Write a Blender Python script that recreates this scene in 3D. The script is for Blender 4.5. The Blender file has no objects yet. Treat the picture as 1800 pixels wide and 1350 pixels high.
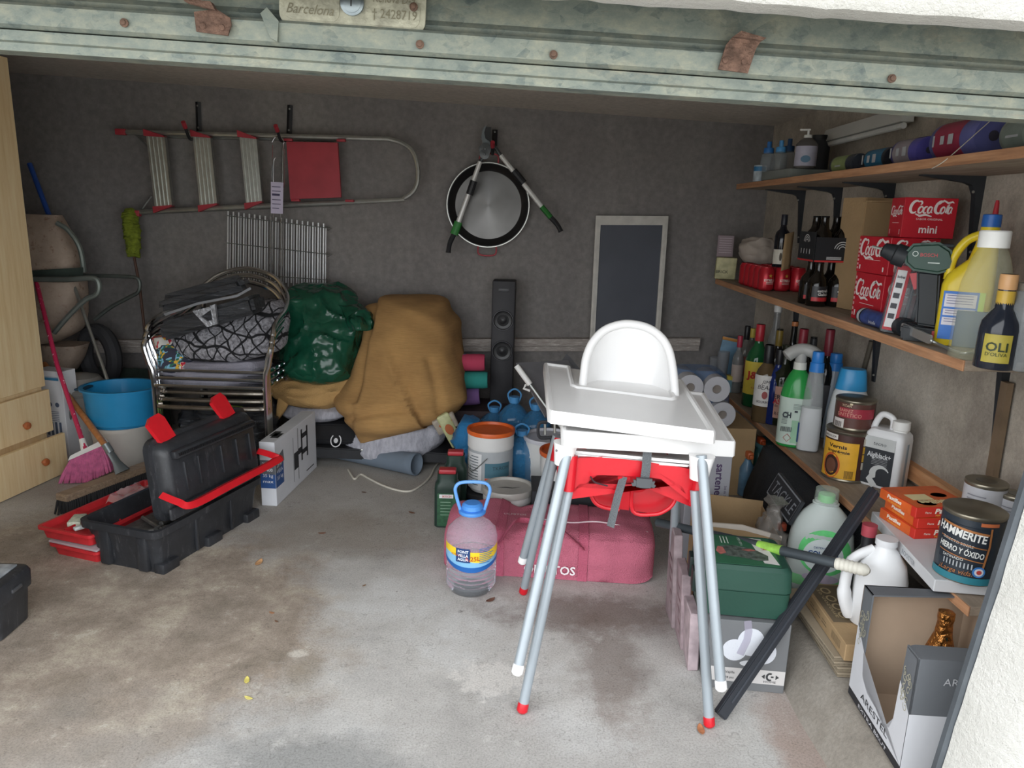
import bpy, bmesh, math, random
from mathutils import Vector, Matrix, noise
R = math.radians
PI = math.pi
random.seed(7)
sc = bpy.context.scene
# ---------------------------------------------------------------- camera
FPX = 1300.0
PITCH, ROLL, CAMZ = R(13.0), 0.03, 1.4
_f = Vector((0, math.cos(PITCH), -math.sin(PITCH)))
_u0 = Vector((0, math.sin(PITCH), math.cos(PITCH)))
_r0 = Vector((1, 0, 0))
_r = _r0 * math.cos(ROLL) + _u0 * math.sin(ROLL)
_u = _u0 * math.cos(ROLL) - _r0 * math.sin(ROLL)
CAM = Vector((0, 0, CAMZ))
cd = bpy.data.cameras.new('camera')
cd.sensor_width = 36.0
cd.lens = FPX / 1800.0 * 36.0
cd.clip_start = 0.02
cam = bpy.data.objects.new('camera', cd)
sc.collection.objects.link(cam)
m = Matrix((( _r.x, _u.x, -_f.x, 0), (_r.y, _u.y, -_f.y, 0), (_r.z, _u.z, -_f.z, CAMZ), (0, 0, 0, 1)))
cam.matrix_world = m
sc.camera = cam
# ---------------------------------------------------------------- sky, exposure
w = bpy.data.worlds.new('overcast_sky')
sc.world = w
w.use_nodes = True
bg = w.node_tree.nodes['Background']
bg.inputs[0].default_value = (0.93, 0.965, 1.0, 1)
bg.inputs[1].default_value = 2.0
sc.view_settings.view_transform = 'Standard'
sc.view_settings.look = 'None'
sc.view_settings.exposure = 1.05
sc.cycles.diffuse_bounces = 8
sc.cycles.max_bounces = 16
sc.cycles.transparent_max_bounces = 24
sc.view_settings.gamma = 1.0
sc.view_settings.use_curve_mapping = False
# daylight through the garage opening: a portal for the sky (adds no light of its own)
pl = bpy.data.lights.new('sky_portal', 'AREA')
pl.shape = 'RECTANGLE'; pl.size = 2.6; pl.size_y = 1.9
pl.cycles.is_portal = True
po = bpy.data.objects.new('sky_portal', pl)
sc.collection.objects.link(po)
po.location = (-0.25, 1.35, 0.9)
po.rotation_euler = (R(90), 0, 0)

# ---------------------------------------------------------------- where things stand
def _ray(x, y): return _f + _r * ((x - 900) / FPX) - _u * ((y - 675) / FPX)
def at_z(x, y, z=0.0): d = _ray(x, y); return CAM + d * ((z - CAMZ) / d.z)
def at_y(x, y, Y): d = _ray(x, y); return CAM + d * (Y / d.y)
def at_x(x, y, X): d = _ray(x, y); return CAM + d * (X / d.x)
def proj(p):
    q = Vector(p) - CAM; z = q.dot(_f)
    return 900 + FPX * q.dot(_r) / z, 675 - FPX * q.dot(_u) / z
def mpp(p): return (Vector(p) - CAM).dot(_f) / FPX      # metres per pixel there
def on_x(px, X, z):      # the point of the line X=const, z=const that is seen at px
    lo, hi = 0.2, 9.0
    s = lambda Y: proj((X, Y, z))[0] - px
    for _ in range(50):
        mid = (lo + hi) / 2
        if (s(mid) > 0) == (X > 0): lo = mid
        else: hi = mid
    return Vector((X, (lo + hi) / 2, z))
def on_y(px, Y, z):      # the point of the line Y=const, z=const that is seen at px
    lo, hi = -6.0, 6.0
    for _ in range(50):
        mid = (lo + hi) / 2
        if proj((mid, Y, z))[0] < px: lo = mid
        else: hi = mid
    return Vector(((lo + hi) / 2, Y, z))
def up_to(p, py):        # height above p of the point of its vertical seen at py
    lo, hi = 0.0, 3.0
    for _ in range(50):
        mid = (lo + hi) / 2
        if proj((p[0], p[1], p[2] + mid))[1] > py: lo = mid
        else: hi = mid
    return (lo + hi) / 2
def face_cam(p): return math.atan2(-p[0], p[1]) if True else 0

# ---------------------------------------------------------------- materials
_mc = {}
def lin(c):
    if isinstance(c, str):
        c = [int(c[i:i + 2], 16) / 255 for i in (0, 2, 4)]
    return tuple((x / 12.92 if x <= 0.04045 else ((x + 0.055) / 1.055) ** 2.4) for x in c[:3]) + (1.0,)
def mat(col, rough=0.5, metal=0.0, var=0.12, vs=8.0, bump=0.05, bs=60.0, trans=0.0, ior=1.45, coat=0.0, alpha=1.0, stretch=None, spec=0.5):
    key = (col, rough, metal, var, vs, bump, bs, trans, ior, coat, alpha, stretch, spec)
    if key in _mc: return _mc[key]
    mt = bpy.data.materials.new('paint_%s' % (col if isinstance(col, str) else 'mix'))
    mt.use_nodes = True
    nt = mt.node_tree; N = nt.nodes; L = nt.links
    b = N['Principled BSDF']
    c = lin(col)
    b.inputs['Roughness'].default_value = rough
    b.inputs['Metallic'].default_value = metal
    b.inputs['IOR'].default_value = ior
    b.inputs['Specular IOR Level'].default_value = spec
    b.inputs['Coat Weight'].default_value = coat
    b.inputs['Transmission Weight'].default_value = trans
    b.inputs['Alpha'].default_value = alpha
    tc = N.new('ShaderNodeTexCoord')
    mp = N.new('ShaderNodeMapping')
    if stretch: mp.inputs['Scale'].default_value = stretch
    L.new(tc.outputs['Object'], mp.inputs[0])
    if var > 0:
        n = N.new('ShaderNodeTexNoise'); n.inputs['Scale'].default_value = vs; n.inputs['Detail'].default_value = 5
        L.new(mp.outputs[0], n.inputs['Vector'])
        r = N.new('ShaderNodeValToRGB')
        r.color_ramp.elements[0].position = 0.3; r.color_ramp.elements[1].position = 0.7
        r.color_ramp.elements[0].color = tuple(x * (1 - var) for x in c[:3]) + (1,)
        r.color_ramp.elements[1].color = tuple(min(1, x * (1 + var * 0.7)) for x in c[:3]) + (1,)
        L.new(n.outputs['Fac'], r.inputs[0]); L.new(r.outputs[0], b.inputs['Base Color'])
    else:
        b.inputs['Base Color'].default_value = c
    if bump > 0:
        n2 = N.new('ShaderNodeTexNoise'); n2.inputs['Scale'].default_value = bs; n2.inputs['Detail'].default_value = 3
        L.new(mp.outputs[0], n2.inputs['Vector'])
        bp = N.new('ShaderNodeBump'); bp.inputs['Strength'].default_value = min(1, bump * 4); bp.inputs['Distance'].default_value = 0.004 * bump * 10
        L.new(n2.outputs['Fac'], bp.inputs['Height']); L.new(bp.outputs[0], b.inputs['Normal'])
    _mc[key] = mt
    return mt
def nmat(name):
    mt = bpy.data.materials.new(name); mt.use_nodes = True
    nt = mt.node_tree; return mt, nt.nodes, nt.links, nt.nodes['Principled BSDF']
def ramp(N, L, src, stops):
    r = N.new('ShaderNodeValToRGB'); cr = r.color_ramp
    while len(cr.elements) < len(stops): cr.elements.new(0.5)
    for e, (p, c) in zip(cr.elements, stops): e.position = p; e.color = lin(c) if isinstance(c, str) else c
    L.new(src, r.inputs[0]); return r.outputs[0]
def tnoise(N, L, vec, scale, detail=6, rough=0.6, kind='ShaderNodeTexNoise'):
    n = N.new(kind); n.inputs['Scale'].default_value = scale
    if 'Detail' in n.inputs: n.inputs['Detail'].default_value = detail
    if 'Roughness' in n.inputs: n.inputs['Roughness'].default_value = rough
    L.new(vec, n.inputs['Vector']); return n
def mixc(N, L, fac, a, b, mode='MIX'):
    x = N.new('ShaderNodeMixRGB'); x.blend_type = mode
    for k, v in ((0, fac), (1, a), (2, b)):
        if isinstance(v, (int, float)): x.inputs[k].default_value = v
        elif isinstance(v, str): x.inputs[k].default_value = lin(v)
        elif isinstance(v, tuple): x.inputs[k].default_value = v
        else: L.new(v, x.inputs[k])
    return x.outputs[0]
def bumpn(N, L, b, h, s=0.4, d=0.01):
    bp = N.new('ShaderNodeBump'); bp.inputs['Strength'].default_value = s; bp.inputs['Distance'].default_value = d
    L.new(h, bp.inputs['Height']); L.new(bp.outputs[0], b.inputs['Normal'])

# ---------------------------------------------------------------- objects
MAT = {}
def world_of(o):
    M_ = Matrix.Identity(4)
    while o is not None:
        M_ = MAT.get(o.name, Matrix.Identity(4)) @ M_; o = o.parent
    return M_
def thing(name, label, cat, loc=(0, 0, 0), rot=(0, 0, 0), group=None, kind=None):
    o = bpy.data.objects.new(name, None)
    o.empty_display_size = 0.05
    sc.collection.objects.link(o)
    o.location = loc
    if isinstance(rot, (int, float)): rot = (0, 0, rot)
    o.rotation_euler = rot
    from mathutils import Euler
    MAT[o.name] = Matrix.Translation(Vector(loc)) @ Euler(rot).to_matrix().to_4x4()
    o['label'] = label; o['category'] = cat
    if group: o['group'] = group
    if kind: o['kind'] = kind
    return o
def tag(o, label=None, cat=None, group=None, kind=None):
    if label: o['label'] = label
    if cat: o['category'] = cat
    if group: o['group'] = group
    if kind: o['kind'] = kind
    return o
def obj(name, bm, mt, parent=None, world=False, smooth=35, label=None, kind=None):
    if world and parent is not None:
        bmesh.ops.transform(bm, matrix=world_of(parent).inverted(), verts=bm.verts)
    bmesh.ops.recalc_face_normals(bm, faces=bm.faces)
    me = bpy.data.meshes.new(name); bm.to_mesh(me); bm.free()
    if smooth:
        me.polygons.foreach_set('use_smooth', [True] * len(me.polygons))
        me.set_sharp_from_angle(angle=R(smooth))
    for mm in (mt if isinstance(mt, (list, tuple)) else [mt]): me.materials.append(mm)
    o = bpy.data.objects.new(name, me)
    sc.collection.objects.link(o)
    if parent is not None: o.parent = parent
    if label: o['label'] = label
    if kind: o['kind'] = kind
    return o
def single(name, bm, mt, label, cat, group=None, kind=None, smooth=35, origin=None):
    """a thing that is one mesh, built in world coordinates"""
    if origin is None:
        n = max(1, len(bm.verts)); c = Vector((0, 0, 0))
        for v in bm.verts: c += v.co
        c /= n; c.z = min(v.co.z for v in bm.verts); origin = c
    bmesh.ops.translate(bm, vec=-Vector(origin), verts=bm.verts)
    o = obj(name, bm, mt, smooth=smooth); o.location = origin
    MAT[o.name] = Matrix.Translation(Vector(origin))
    return tag(o, label, cat, group, kind)
def struct(name, bm, mt, parent=None, smooth=35):
    o = obj(name, bm, mt, parent, smooth=smooth)
    if parent is None: o['kind'] = 'structure'
    return o
def dup(root, loc, rotz=None, label=None, group=None, rot=None):
    from mathutils import Euler
    r = root.copy(); sc.collection.objects.link(r); r.location = loc
    if rotz is not None: r.rotation_euler = (0, 0, rotz)
    if rot is not None: r.rotation_euler = rot
    MAT[r.name] = Matrix.Translation(Vector(loc)) @ r.rotation_euler.to_matrix().to_4x4()
    if label: r['label'] = label
    if group: r['group'] = group
    for ch in list(root.children):
        c = ch.copy(); sc.collection.objects.link(c); c.parent = r
        for g in list(ch.children):
            d = g.copy(); sc.collection.objects.link(d); d.parent = c
    return r
def B(): return bmesh.new()
def tr(x=0, y=0, z=0): return Matrix.Translation((x, y, z))
def rx(a): return Matrix.Rotation(R(a), 4, 'X')
def ry(a): return Matrix.Rotation(R(a), 4, 'Y')
def rz(a): return Matrix.Rotation(R(a), 4, 'Z')
def box(bm, c, s, M=None, bev=0.0, seg=2, taper=None):
    """box with centre c and full size s"""
    g = bmesh.ops.create_cube(bm, size=1.0)
    vs = g['verts']
    for v in vs:
        k = 1.0
        if taper and v.co.z < 0: k = taper
        v.co = Vector((v.co.x * s[0] * k, v.co.y * s[1] * k, v.co.z * s[2]))
    if bev > 0:
        es = list({e for v in vs for e in v.link_edges})
        r_ = bmesh.ops.bevel(bm, geom=es, offset=bev, segments=seg, profile=0.5, affect='EDGES')
        vs = list({v for f in r_['faces'] for v in f.verts} | {v for v in vs if v.is_valid})
    bmesh.ops.translate(bm, vec=Vector(c), verts=vs)
    if M is not None: bmesh.ops.transform(bm, matrix=M, verts=vs)
    return bm
def hexa(bm, p):
    """box from 8 corners: bottom four then top four, same turn"""
    v = [bm.verts.new(Vector(q)) for q in p]
    for f in ((3, 2, 1, 0), (4, 5, 6, 7), (0, 1, 5, 4), (1, 2, 6, 5), (2, 3, 7, 6), (3, 0, 4, 7)):
        bm.faces.new([v[i] for i in f])
    return bm
def tube(bm, pts, r, n=10, cap=True, closed=False, flat=1.0):
    pts = [Vector(p) for p in pts]
    k = len(pts); rr = r if isinstance(r, (list, tuple)) else [r] * k
    rings = []; up = None
    for i, p in enumerate(pts):
        a = pts[(i - 1) % k] if (i > 0 or closed) else p
        b = pts[(i + 1) % k] if (i < k - 1 or closed) else p
        t = (b - a).normalized()
        if up is None:
            up = Vector((0, 0, 1)) if abs(t.z) < 0.9 else Vector((0, 1, 0))
        s = t.cross(up)
        if s.length < 1e-5: s = t.orthogonal()
        s.normalize(); up = s.cross(t).normalized()
        rings.append([bm.verts.new(p + (s * math.cos(2 * PI * j / n) + up * math.sin(2 * PI * j / n) * flat) * rr[i]) for j in range(n)])
    for i in range(k if closed else k - 1):
        A, C_ = rings[i], rings[(i + 1) % k]
        for j in range(n):
            bm.faces.new((A[j], A[(j + 1) % n], C_[(j + 1) % n], C_[j]))
    if cap and not closed:
        bm.faces.new(rings[0][::-1]); bm.faces.new(rings[-1])
    return bm
def smoothpath(pts, k=8, closed=False):
    P_ = [Vector(p) for p in pts]; out = []; n = len(P_)
    rng = n if closed else n - 1
    for i in range(rng):
        p0 = P_[(i - 1) % n] if (i > 0 or closed) else P_[i]
        p1 = P_[i]; p2 = P_[(i + 1) % n]
        p3 = P_[(i + 2) % n] if (i + 2 < n or closed) else p2
        for j in range(k):
            t = j / k
            out.append(0.5 * ((2 * p1) + (p2 - p0) * t + (2 * p0 - 5 * p1 + 4 * p2 - p3) * t * t + (3 * p1 - p0 - 3 * p2 + p3) * t ** 3))
    if not closed: out.append(P_[-1])
    return out
def loft(bm, rings, n=28, cap0=True, cap1=True, M=None, a0=None, a1=None, off=0.0):
    """rings: (z, rx, ry, e, cx, cy); a0..a1 (degrees) makes an open band of it"""
    R_ = []
    full = a0 is None
    for rg in rings:
        z, rx_, ry_ = rg[0], rg[1], rg[2]
        e = rg[3] if len(rg) > 3 else 2.0
        cx = rg[4] if len(rg) > 4 else 0.0
        cy = rg[5] if len(rg) > 5 else 0.0
        row = []
        for j in range(n if full else n + 1):
            t = 2 * PI * j / n if full else R(a0 + (a1 - a0) * j / n)
            c, s = math.cos(t), math.sin(t)
            x = (rx_ + off) * math.copysign(abs(c) ** (2 / e), c); y = (ry_ + off) * math.copysign(abs(s) ** (2 / e), s)
            row.append(bm.verts.new((cx + x, cy + y, z)))
        R_.append(row)
    vs = [v for r in R_ for v in r]
    for i in range(len(R_) - 1):
        A, C_ = R_[i], R_[i + 1]
        for j in range(n):
            if full: bm.faces.new((A[j], A[(j + 1) % n], C_[(j + 1) % n], C_[j]))
            else: bm.faces.new((A[j], A[j + 1], C_[j + 1], C_[j]))
    if full:
        if cap0: bm.faces.new(R_[0][::-1])
        if cap1: bm.faces.new(R_[-1])
    if M is not None: bmesh.ops.transform(bm, matrix=M, verts=vs)
    return bm
def lathe(bm, prof, n=28, M=None, cap0=True, cap1=True):
    return loft(bm, [(z, r, r) for z, r in prof], n, cap0, cap1, M)
def cyl(bm, a, b, r, n=16, r2=None):
    return tube(bm, [a, b], [r, r if r2 is None else r2], n)
def prism(bm, poly, d0, d1, M=None):
    """polygon in x,y pushed from z=d0 to z=d1"""
    A = [bm.verts.new((p[0], p[1], d0)) for p in poly]
    C_ = [bm.verts.new((p[0], p[1], d1)) for p in poly]
    n = len(poly)
    bm.faces.new(A[::-1]); bm.faces.new(C_)
    for i in range(n): bm.faces.new((A[i], A[(i + 1) % n], C_[(i + 1) % n], C_[i]))
    if M is not None: bmesh.ops.transform(bm, matrix=M, verts=A + C_)
    return bm
def rrect(w_, h_, r_, k=4, cx=0, cy=0):
    out = []
    for qx, qy, a in ((1, 1, 0), (-1, 1, 90), (-1, -1, 180), (1, -1, 270)):
        for j in range(k + 1):
            t = R(a + 90 * j / k)
            out.append((cx + qx * (w_ / 2 - r_) + r_ * math.cos(t), cy + qy * (h_ / 2 - r_) + r_ * math.sin(t)))
    return out
def frame(o, x, y):
    """matrix with origin o, x axis along x, y axis along (about) y, z outwards"""
    x = Vector(x).normalized(); z = x.cross(Vector(y)).normalized(); y = z.cross(x)
    o = Vector(o)
    return Matrix(((x.x, y.x, z.x, o.x), (x.y, y.y, z.y, o.y), (x.z, y.z, z.z, o.z), (0, 0, 0, 1)))
def grid(bm, fn, nu, nv, close_u=False):
    V = [[bm.verts.new(Vector(fn(i / (nu if close_u else nu - 1), j / (nv - 1)))) for i in range(nu)] for j in range(nv)]
    for j in range(nv - 1):
        for i in range(nu if close_u else nu - 1):
            a = V[j][i]; b = V[j][(i + 1) % nu]; c = V[j + 1][(i + 1) % nu]; d = V[j + 1][i]
            bm.faces.new((a, b, c, d))
    return V
def nz(p, s=1.0, seed=0): return noise.noise(Vector(p) * s + Vector((seed * 7.1, seed * 3.3, seed * 1.7)))
def interp(tab, t):
    """rows of numbers, Catmull interpolated at t in 0..1"""
    n = len(tab) - 1; x = min(max(t, 0), 1) * n; i = min(int(x), n - 1); f_ = x - i
    g = lambda k: tab[min(max(k, 0), n)]
    out = []
    for a, b, c, d in zip(g(i - 1), g(i), g(i + 1), g(i + 2)):
        out.append(0.5 * (2 * b + (c - a) * f_ + (2 * a - 5 * b + 4 * c - d) * f_ * f_ + (3 * b - a - 3 * c + d) * f_ ** 3))
    return out
def lump(rows, nu=56, nv=44, amp=0.02, fs=5.0, seed=0, fold=0.0, fdir=(1, 0, 0.3), ffreq=20, e=2.4, sub=0):
    """soft closed body; rows (bottom to top): x0, x1, y0, y1, z"""
    bm = B()
    fd = Vector(fdir)
    def fn(u, v):
        x0, x1, y0, y1, z = interp(rows, v)
        t = 2 * PI * u; c, s = math.cos(t), math.sin(t)
        x = (x0 + x1) / 2 + (x1 - x0) / 2 * math.copysign(abs(c) ** (2 / e), c)
        y = (y0 + y1) / 2 + (y1 - y0) / 2 * math.copysign(abs(s) ** (2 / e), s)
        p = Vector((x, y, z)); nrm = Vector((c, s, 0.0))
        d = amp * (nz(p, fs, seed) + 0.5 * nz(p, fs * 2.3, seed + 1))
        if fold:
            q = p.dot(fd) * ffreq + 3.0 * nz(p, fs * 0.8, seed + 2)
            d += fold * (1 - abs(math.sin(q))) ** 2 * (0.5 + nz(p, fs, seed + 5))
            d += fold * 0.8 * (1 - 2 * abs(nz(p, fs * 2, seed + 9))) ** 3
        return p + nrm * d + Vector((0, 0, d * 0.5))
    V = grid(bm, fn, nu, nv, True)
    bm.faces.new(V[0][::-1]); bm.faces.new(V[-1])
    return bm
# ---------------------------------------------------------------- lettering
_tcache = {}
def text_geo(s, bold=0.0, shear=0.0, space=1.0):
    k = (s, bold, shear, space)
    if k in _tcache: return _tcache[k]
    c = bpy.data.curves.new('t', 'FONT'); c.body = s; c.size = 1.0
    c.offset = bold; c.shear = shear; c.space_character = space; c.resolution_u = 2
    c.align_x = 'CENTER'; c.fill_mode = 'FRONT'
    o = bpy.data.objects.new('t', c)
    me = o.to_mesh()
    vs = [v.co.copy() for v in me.vertices]; fs = [tuple(p.vertices) for p in me.polygons]
    o.to_mesh_clear(); bpy.data.objects.remove(o); bpy.data.curves.remove(c)
    if vs:
        h = 0.69
        for v in vs: v.y -= h / 2
    _tcache[k] = (vs, fs)
    return _tcache[k]
def letter(bm, s, x, y, size, M, wrap=None, width=None, bold=0.0, shear=0.0, space=1.0, off=0.0008, rot=0):
    """text centred on x, y of the plane M (or of the cylinder of radius wrap about the z axis of M)"""
    vs, fs = text_geo(s, bold, shear, space)
    if not vs: return bm
    kx = size
    if width:
        w0 = max(v.x for v in vs) - min(v.x for v in vs); kx = width / max(w0, 1e-4)
    ca, sa = math.cos(R(rot)), math.sin(R(rot))
    nv = []
    for v in vs:
        X, Y = v.x * kx, v.y * size
        X, Y = X * ca - Y * sa + x, X * sa + Y * ca + y
        if wrap:
            a = X / wrap
            p = Vector(((wrap + off) * math.sin(a), -(wrap + off) * math.cos(a), Y))
        else: p = Vector((X, Y, off))
        nv.append(bm.verts.new(M @ p))
    for f in fs:
        try: bm.faces.new([nv[i] for i in f])
        except ValueError: pass
    return bm
def patch(bm, poly, M, off=0.0005, wrap=None, th=None):
    """flat print (polygon x,y) on plane M or wrapped on a cylinder (rect only: x0,y0,x1,y1)"""
    if wrap:
        x0, y0, x1, y1 = poly
        n = 14; V = []
        for yy in (y0, y1):
            row = []
            for i in range(n + 1):
                a = (x0 + (x1 - x0) * i / n) / wrap
                row.append(bm.verts.new(M @ Vector(((wrap + off) * math.sin(a), -(wrap + off) * math.cos(a), yy))))
            V.append(row)
        for i in range(n): bm.faces.new((V[0][i], V[0][i + 1], V[1][i + 1], V[1][i]))
        return bm
    if len(poly) == 4 and isinstance(poly[0], (int, float)):
        x0, y0, x1, y1 = poly; poly = [(x0, y0), (x1, y0), (x1, y1), (x0, y1)]
    bm.faces.new([bm.verts.new(M @ Vector((p[0], p[1], off))) for p in poly])
    return bm
def ellipse(cx, cy, a, b, n=20, a0=0, a1=360): return [(cx + a * math.cos(R(a0 + (a1 - a0) * i / n)), cy + b * math.sin(R(a0 + (a1 - a0) * i / n))) for i in range(n)]
def stroke(bm, pts, wd, M, off=0.001, wrap=None):
    """flat ribbon along 2D points"""
    n = len(pts); W_ = wd if isinstance(wd, (list, tuple)) else [wd] * n
    prev = None
    for i, p in enumerate(pts):
        a = pts[max(0, i - 1)]; b = pts[min(n - 1, i + 1)]
        d = Vector((b[0] - a[0], b[1] - a[1])); d = d.normalized() if d.length > 1e-9 else Vector((1, 0))
        nn = Vector((-d.y, d.x)) * W_[i] / 2
        q = []
        for sgn in (1, -1):
            X, Y = p[0] + nn.x * sgn, p[1] + nn.y * sgn
            if wrap: q.append(bm.verts.new(M @ Vector(((wrap + off) * math.sin(X / wrap), -(wrap + off) * math.cos(X / wrap), Y))))
            else: q.append(bm.verts.new(M @ Vector((X, Y, off))))
        if prev: bm.faces.new((prev[0], prev[1], q[1], q[0]))
        prev = q
    return bm
def arc2(cx, cy, a, b, a0, a1, n=12): return [(cx + a * math.cos(R(a0 + (a1 - a0) * i / n)), cy + b * math.sin(R(a0 + (a1 - a0) * i / n))) for i in range(n + 1)]
def cola(bm, cx, cy, W_, M):
    """flowing script word in ribbon strokes, W_ wide"""
    s = W_ / 10.0
    def S(pts, wd=0.32):
        pts = [((x + 0.22 * y - 5.2) * s + cx, (y - 1.2) * s + cy) for x, y in pts]
        k = len(pts)
        stroke(bm, pts, [s * wd * (0.55 + 0.9 * math.sin(PI * i / max(1, k - 1))) for i in range(k)], M)
    S(arc2(1.0, 1.5, 1.0, 1.5, 50, 310, 16), 0.5)
    S(arc2(1.9, 2.4, 0.5, 0.5, 140, -60, 8))
    S(arc2(2.6, 0.8, 0.5, 0.8, 0, 360, 14), 0.34)
    S(arc2(3.8, 0.8, 0.5, 0.8, 60, 310, 12), 0.34)
    S(arc2(4.8, 0.8, 0.45, 0.8, 20, 340, 12), 0.34); S([(5.25, 1.5), (5.2, 0.3), (5.6, 0.1)])
    S([(5.6, 1.3), (6.1, 1.35)])
    S(arc2(7.0, 1.5, 1.0, 1.5, 60, 310, 16), 0.5)
    S([(6.6, 2.2), (7.4, 3.2), (8.6, 2.6), (9.6, 2.9), (10.0, 2.6)], 0.36)
    S(arc2(7.9, 0.8, 0.45, 0.8, 0, 360, 14), 0.34)
    S([(8.6, 0.3), (8.75, 2.0), (9.0, 2.3), (8.9, 1.2), (8.8, 0.2), (9.1, 0.1)], 0.28)
    S(arc2(9.6, 0.8, 0.42, 0.8, 20, 340, 12), 0.34); S([(10.0, 1.5), (9.95, 0.3), (10.3, 0.1)])
    S([(1.6, -0.2), (2.8, -0.7), (4.2, -0.4), (5.8, -0.8)], 0.4)
    return bm
# ================================================================ SETTING
def geo_pos(N):
    g = N.new('ShaderNodeNewGeometry'); return g.outputs['Position']
def concrete(name, dark, mid, light, sc_=1.0, bump=0.35, streak=False, rough=0.9):
    mt, N, L, b = nmat(name)
    P_ = geo_pos(N)
    vec = P_
    if streak:
        mp = N.new('ShaderNodeMapping'); mp.inputs['Scale'].default_value = (1.6, 1.6, 0.45); L.new(P_, mp.inputs[0]); vec = mp.outputs[0]
    a = tnoise(N, L, vec, 1.3 * sc_, 8, 0.65)
    c = ramp(N, L, a.outputs['Fac'], [(0.3, dark), (0.5, mid), (0.72, light)])
    f = tnoise(N, L, P_, 45 * sc_, 6, 0.7)
    fine = ramp(N, L, f.outputs['Fac'], [(0.3, (0.72, 0.72, 0.72, 1)), (0.7, (1.12, 1.12, 1.12, 1))])
    c = mixc(N, L, 0.8, c, fine, 'MULTIPLY')
    L.new(c, b.inputs['Base Color']); b.inputs['Roughness'].default_value = rough
    bumpn(N, L, b, f.outputs['Fac'], bump, 0.006)
    return mt
M_wall = concrete('cement_render_grey', '777372', '84807e', '918c88', 0.6, 0.08, streak=True)
M_wallr = concrete('rough_concrete_wall', '948b80', 'b5ac9f', 'd0c8bc', 2.2, 0.5)
M_ceil = concrete('concrete_soffit', 'c2bab0', 'd0c8bd', 'dad2c8', 0.7, 0.2)
M_plinth = concrete('concrete_kerb', '6d655c', '8d867c', 'a39d94', 2.0, 0.5)
def floor_mat():
    mt, N, L, b = nmat('stained_concrete_floor')
    P_ = geo_pos(N)
    big = tnoise(N, L, P_, 1.6, 9, 0.68)
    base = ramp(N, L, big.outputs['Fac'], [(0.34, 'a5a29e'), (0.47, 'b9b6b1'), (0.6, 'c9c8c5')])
    # pale wash of old paint on the right hand half, tan earth towards the left, grey at the back
    def blob(cx, cy, rx_, ry_, soft, nscale=2.6, namp=1.0):
        mp = N.new('ShaderNodeMapping'); mp.vector_type = 'POINT'
        mp.inputs['Location'].default_value = (-cx / rx_, -cy / ry_, 0); mp.inputs['Scale'].default_value = (1 / rx_, 1 / ry_, 0)
        L.new(P_, mp.inputs[0])
        ln = N.new('ShaderNodeVectorMath'); ln.operation = 'LENGTH'; L.new(mp.outputs[0], ln.inputs[0])
        nn = tnoise(N, L, P_, nscale, 7, 0.7)
        ad = N.new('ShaderNodeMath'); ad.operation = 'MULTIPLY_ADD'; L.new(nn.outputs['Fac'], ad.inputs[0]); ad.inputs[1].default_value = namp; ad.inputs[2].default_value = -0.5 * namp
        s = N.new('ShaderNodeMath'); s.operation = 'ADD'; L.new(ln.outputs['Value'], s.inputs[0]); L.new(ad.outputs[0], s.inputs[1])
        mr = N.new('ShaderNodeMapRange'); mr.inputs['From Min'].default_value = 1 + soft; mr.inputs['From Max'].default_value = 1 - soft
        L.new(s.outputs[0], mr.inputs['Value']); return mr.outputs[0]
    def sc_(v, k):
        m_ = N.new('ShaderNodeMath'); m_.operation = 'MULTIPLY'; L.new(v, m_.inputs[0]); m_.inputs[1].default_value = k; return m_.outputs[0]
    c = base
    mt2 = tnoise(N, L, P_, 4.5, 9, 0.75)
    tan = ramp(N, L, mt2.outputs['Fac'], [(0.36, '7d7060'), (0.5, '98897a'), (0.62, 'b3a794')])
    c = mixc(N, L, sc_(blob(-1.75, 2.15, 1.12, 1.05, 0.12, 2.2, 1.0), 0.9), c, tan)
    c = mixc(N, L, sc_(blob(-0.1, 1.1, 1.6, 0.72, 0.35, 3.0, 1.0), 0.9), c, '8f8c88')  # front floor darkened in colour to offset the stronger daylight near the opening
    c = mixc(N, L, sc_(blob(-0.5, 1.62, 0.24, 0.12, 0.35, 9.0, 2.0), 0.75), c, '7f7f7d')
    c = mixc(N, L, sc_(blob(-1.2, 4.2, 2.2, 1.1, 0.3), 0.6), c, '9c968e')
    c = mixc(N, L, sc_(blob(-0.72, 3.05, 0.42, 0.22, 0.4, 5.0, 1.6), 0.55), c, '85796a')
    c = mixc(N, L, sc_(blob(0.34, 2.42, 0.36, 0.12, 0.4, 7.0, 2.2), 0.7), c, '6e5d55')
    c = mixc(N, L, sc_(blob(0.34, 2.12, 0.10, 0.30, 0.4, 9.0, 2.4), 0.6), c, '74645b')
    c = mixc(N, L, sc_(blob(0.82, 1.75, 0.08, 0.35, 0.4, 8.0, 1.6), 0.55), c, '8f6f5e')
    c = mixc(N, L, sc_(blob(-0.62, 2.02, 0.05, 0.09, 0.5, 9.0, 1.6), 0.5), c, '857a68')
    c = mixc(N, L, sc_(blob(-0.02, 2.02, 0.11, 0.09, 0.2, 22.0, 3.6), 0.6), c, 'd6d2cc')
    c = mixc(N, L, sc_(blob(-0.66, 2.12, 0.03, 0.02, 0.3, 25.0, 1.6), 0.6), c, 'd8d2c6')
    # scattered white splashes, dark specks and a fine grain
    sp = tnoise(N, L, P_, 9, 5, 0.8); c = mixc(N, L, ramp(N, L, sp.outputs['Fac'], [(0.60, '000000'), (0.66, '707070')]), c, 'dad8d2')
    dk = tnoise(N, L, P_, 23, 5, 0.75); c = mixc(N, L, ramp(N, L, dk.outputs['Fac'], [(0.30, 'd0d0d0'), (0.37, '000000')]), c, '57504a')
    # long thin cracks
    wv = tnoise(N, L, P_, 1.7, 5, 0.7)
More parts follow.
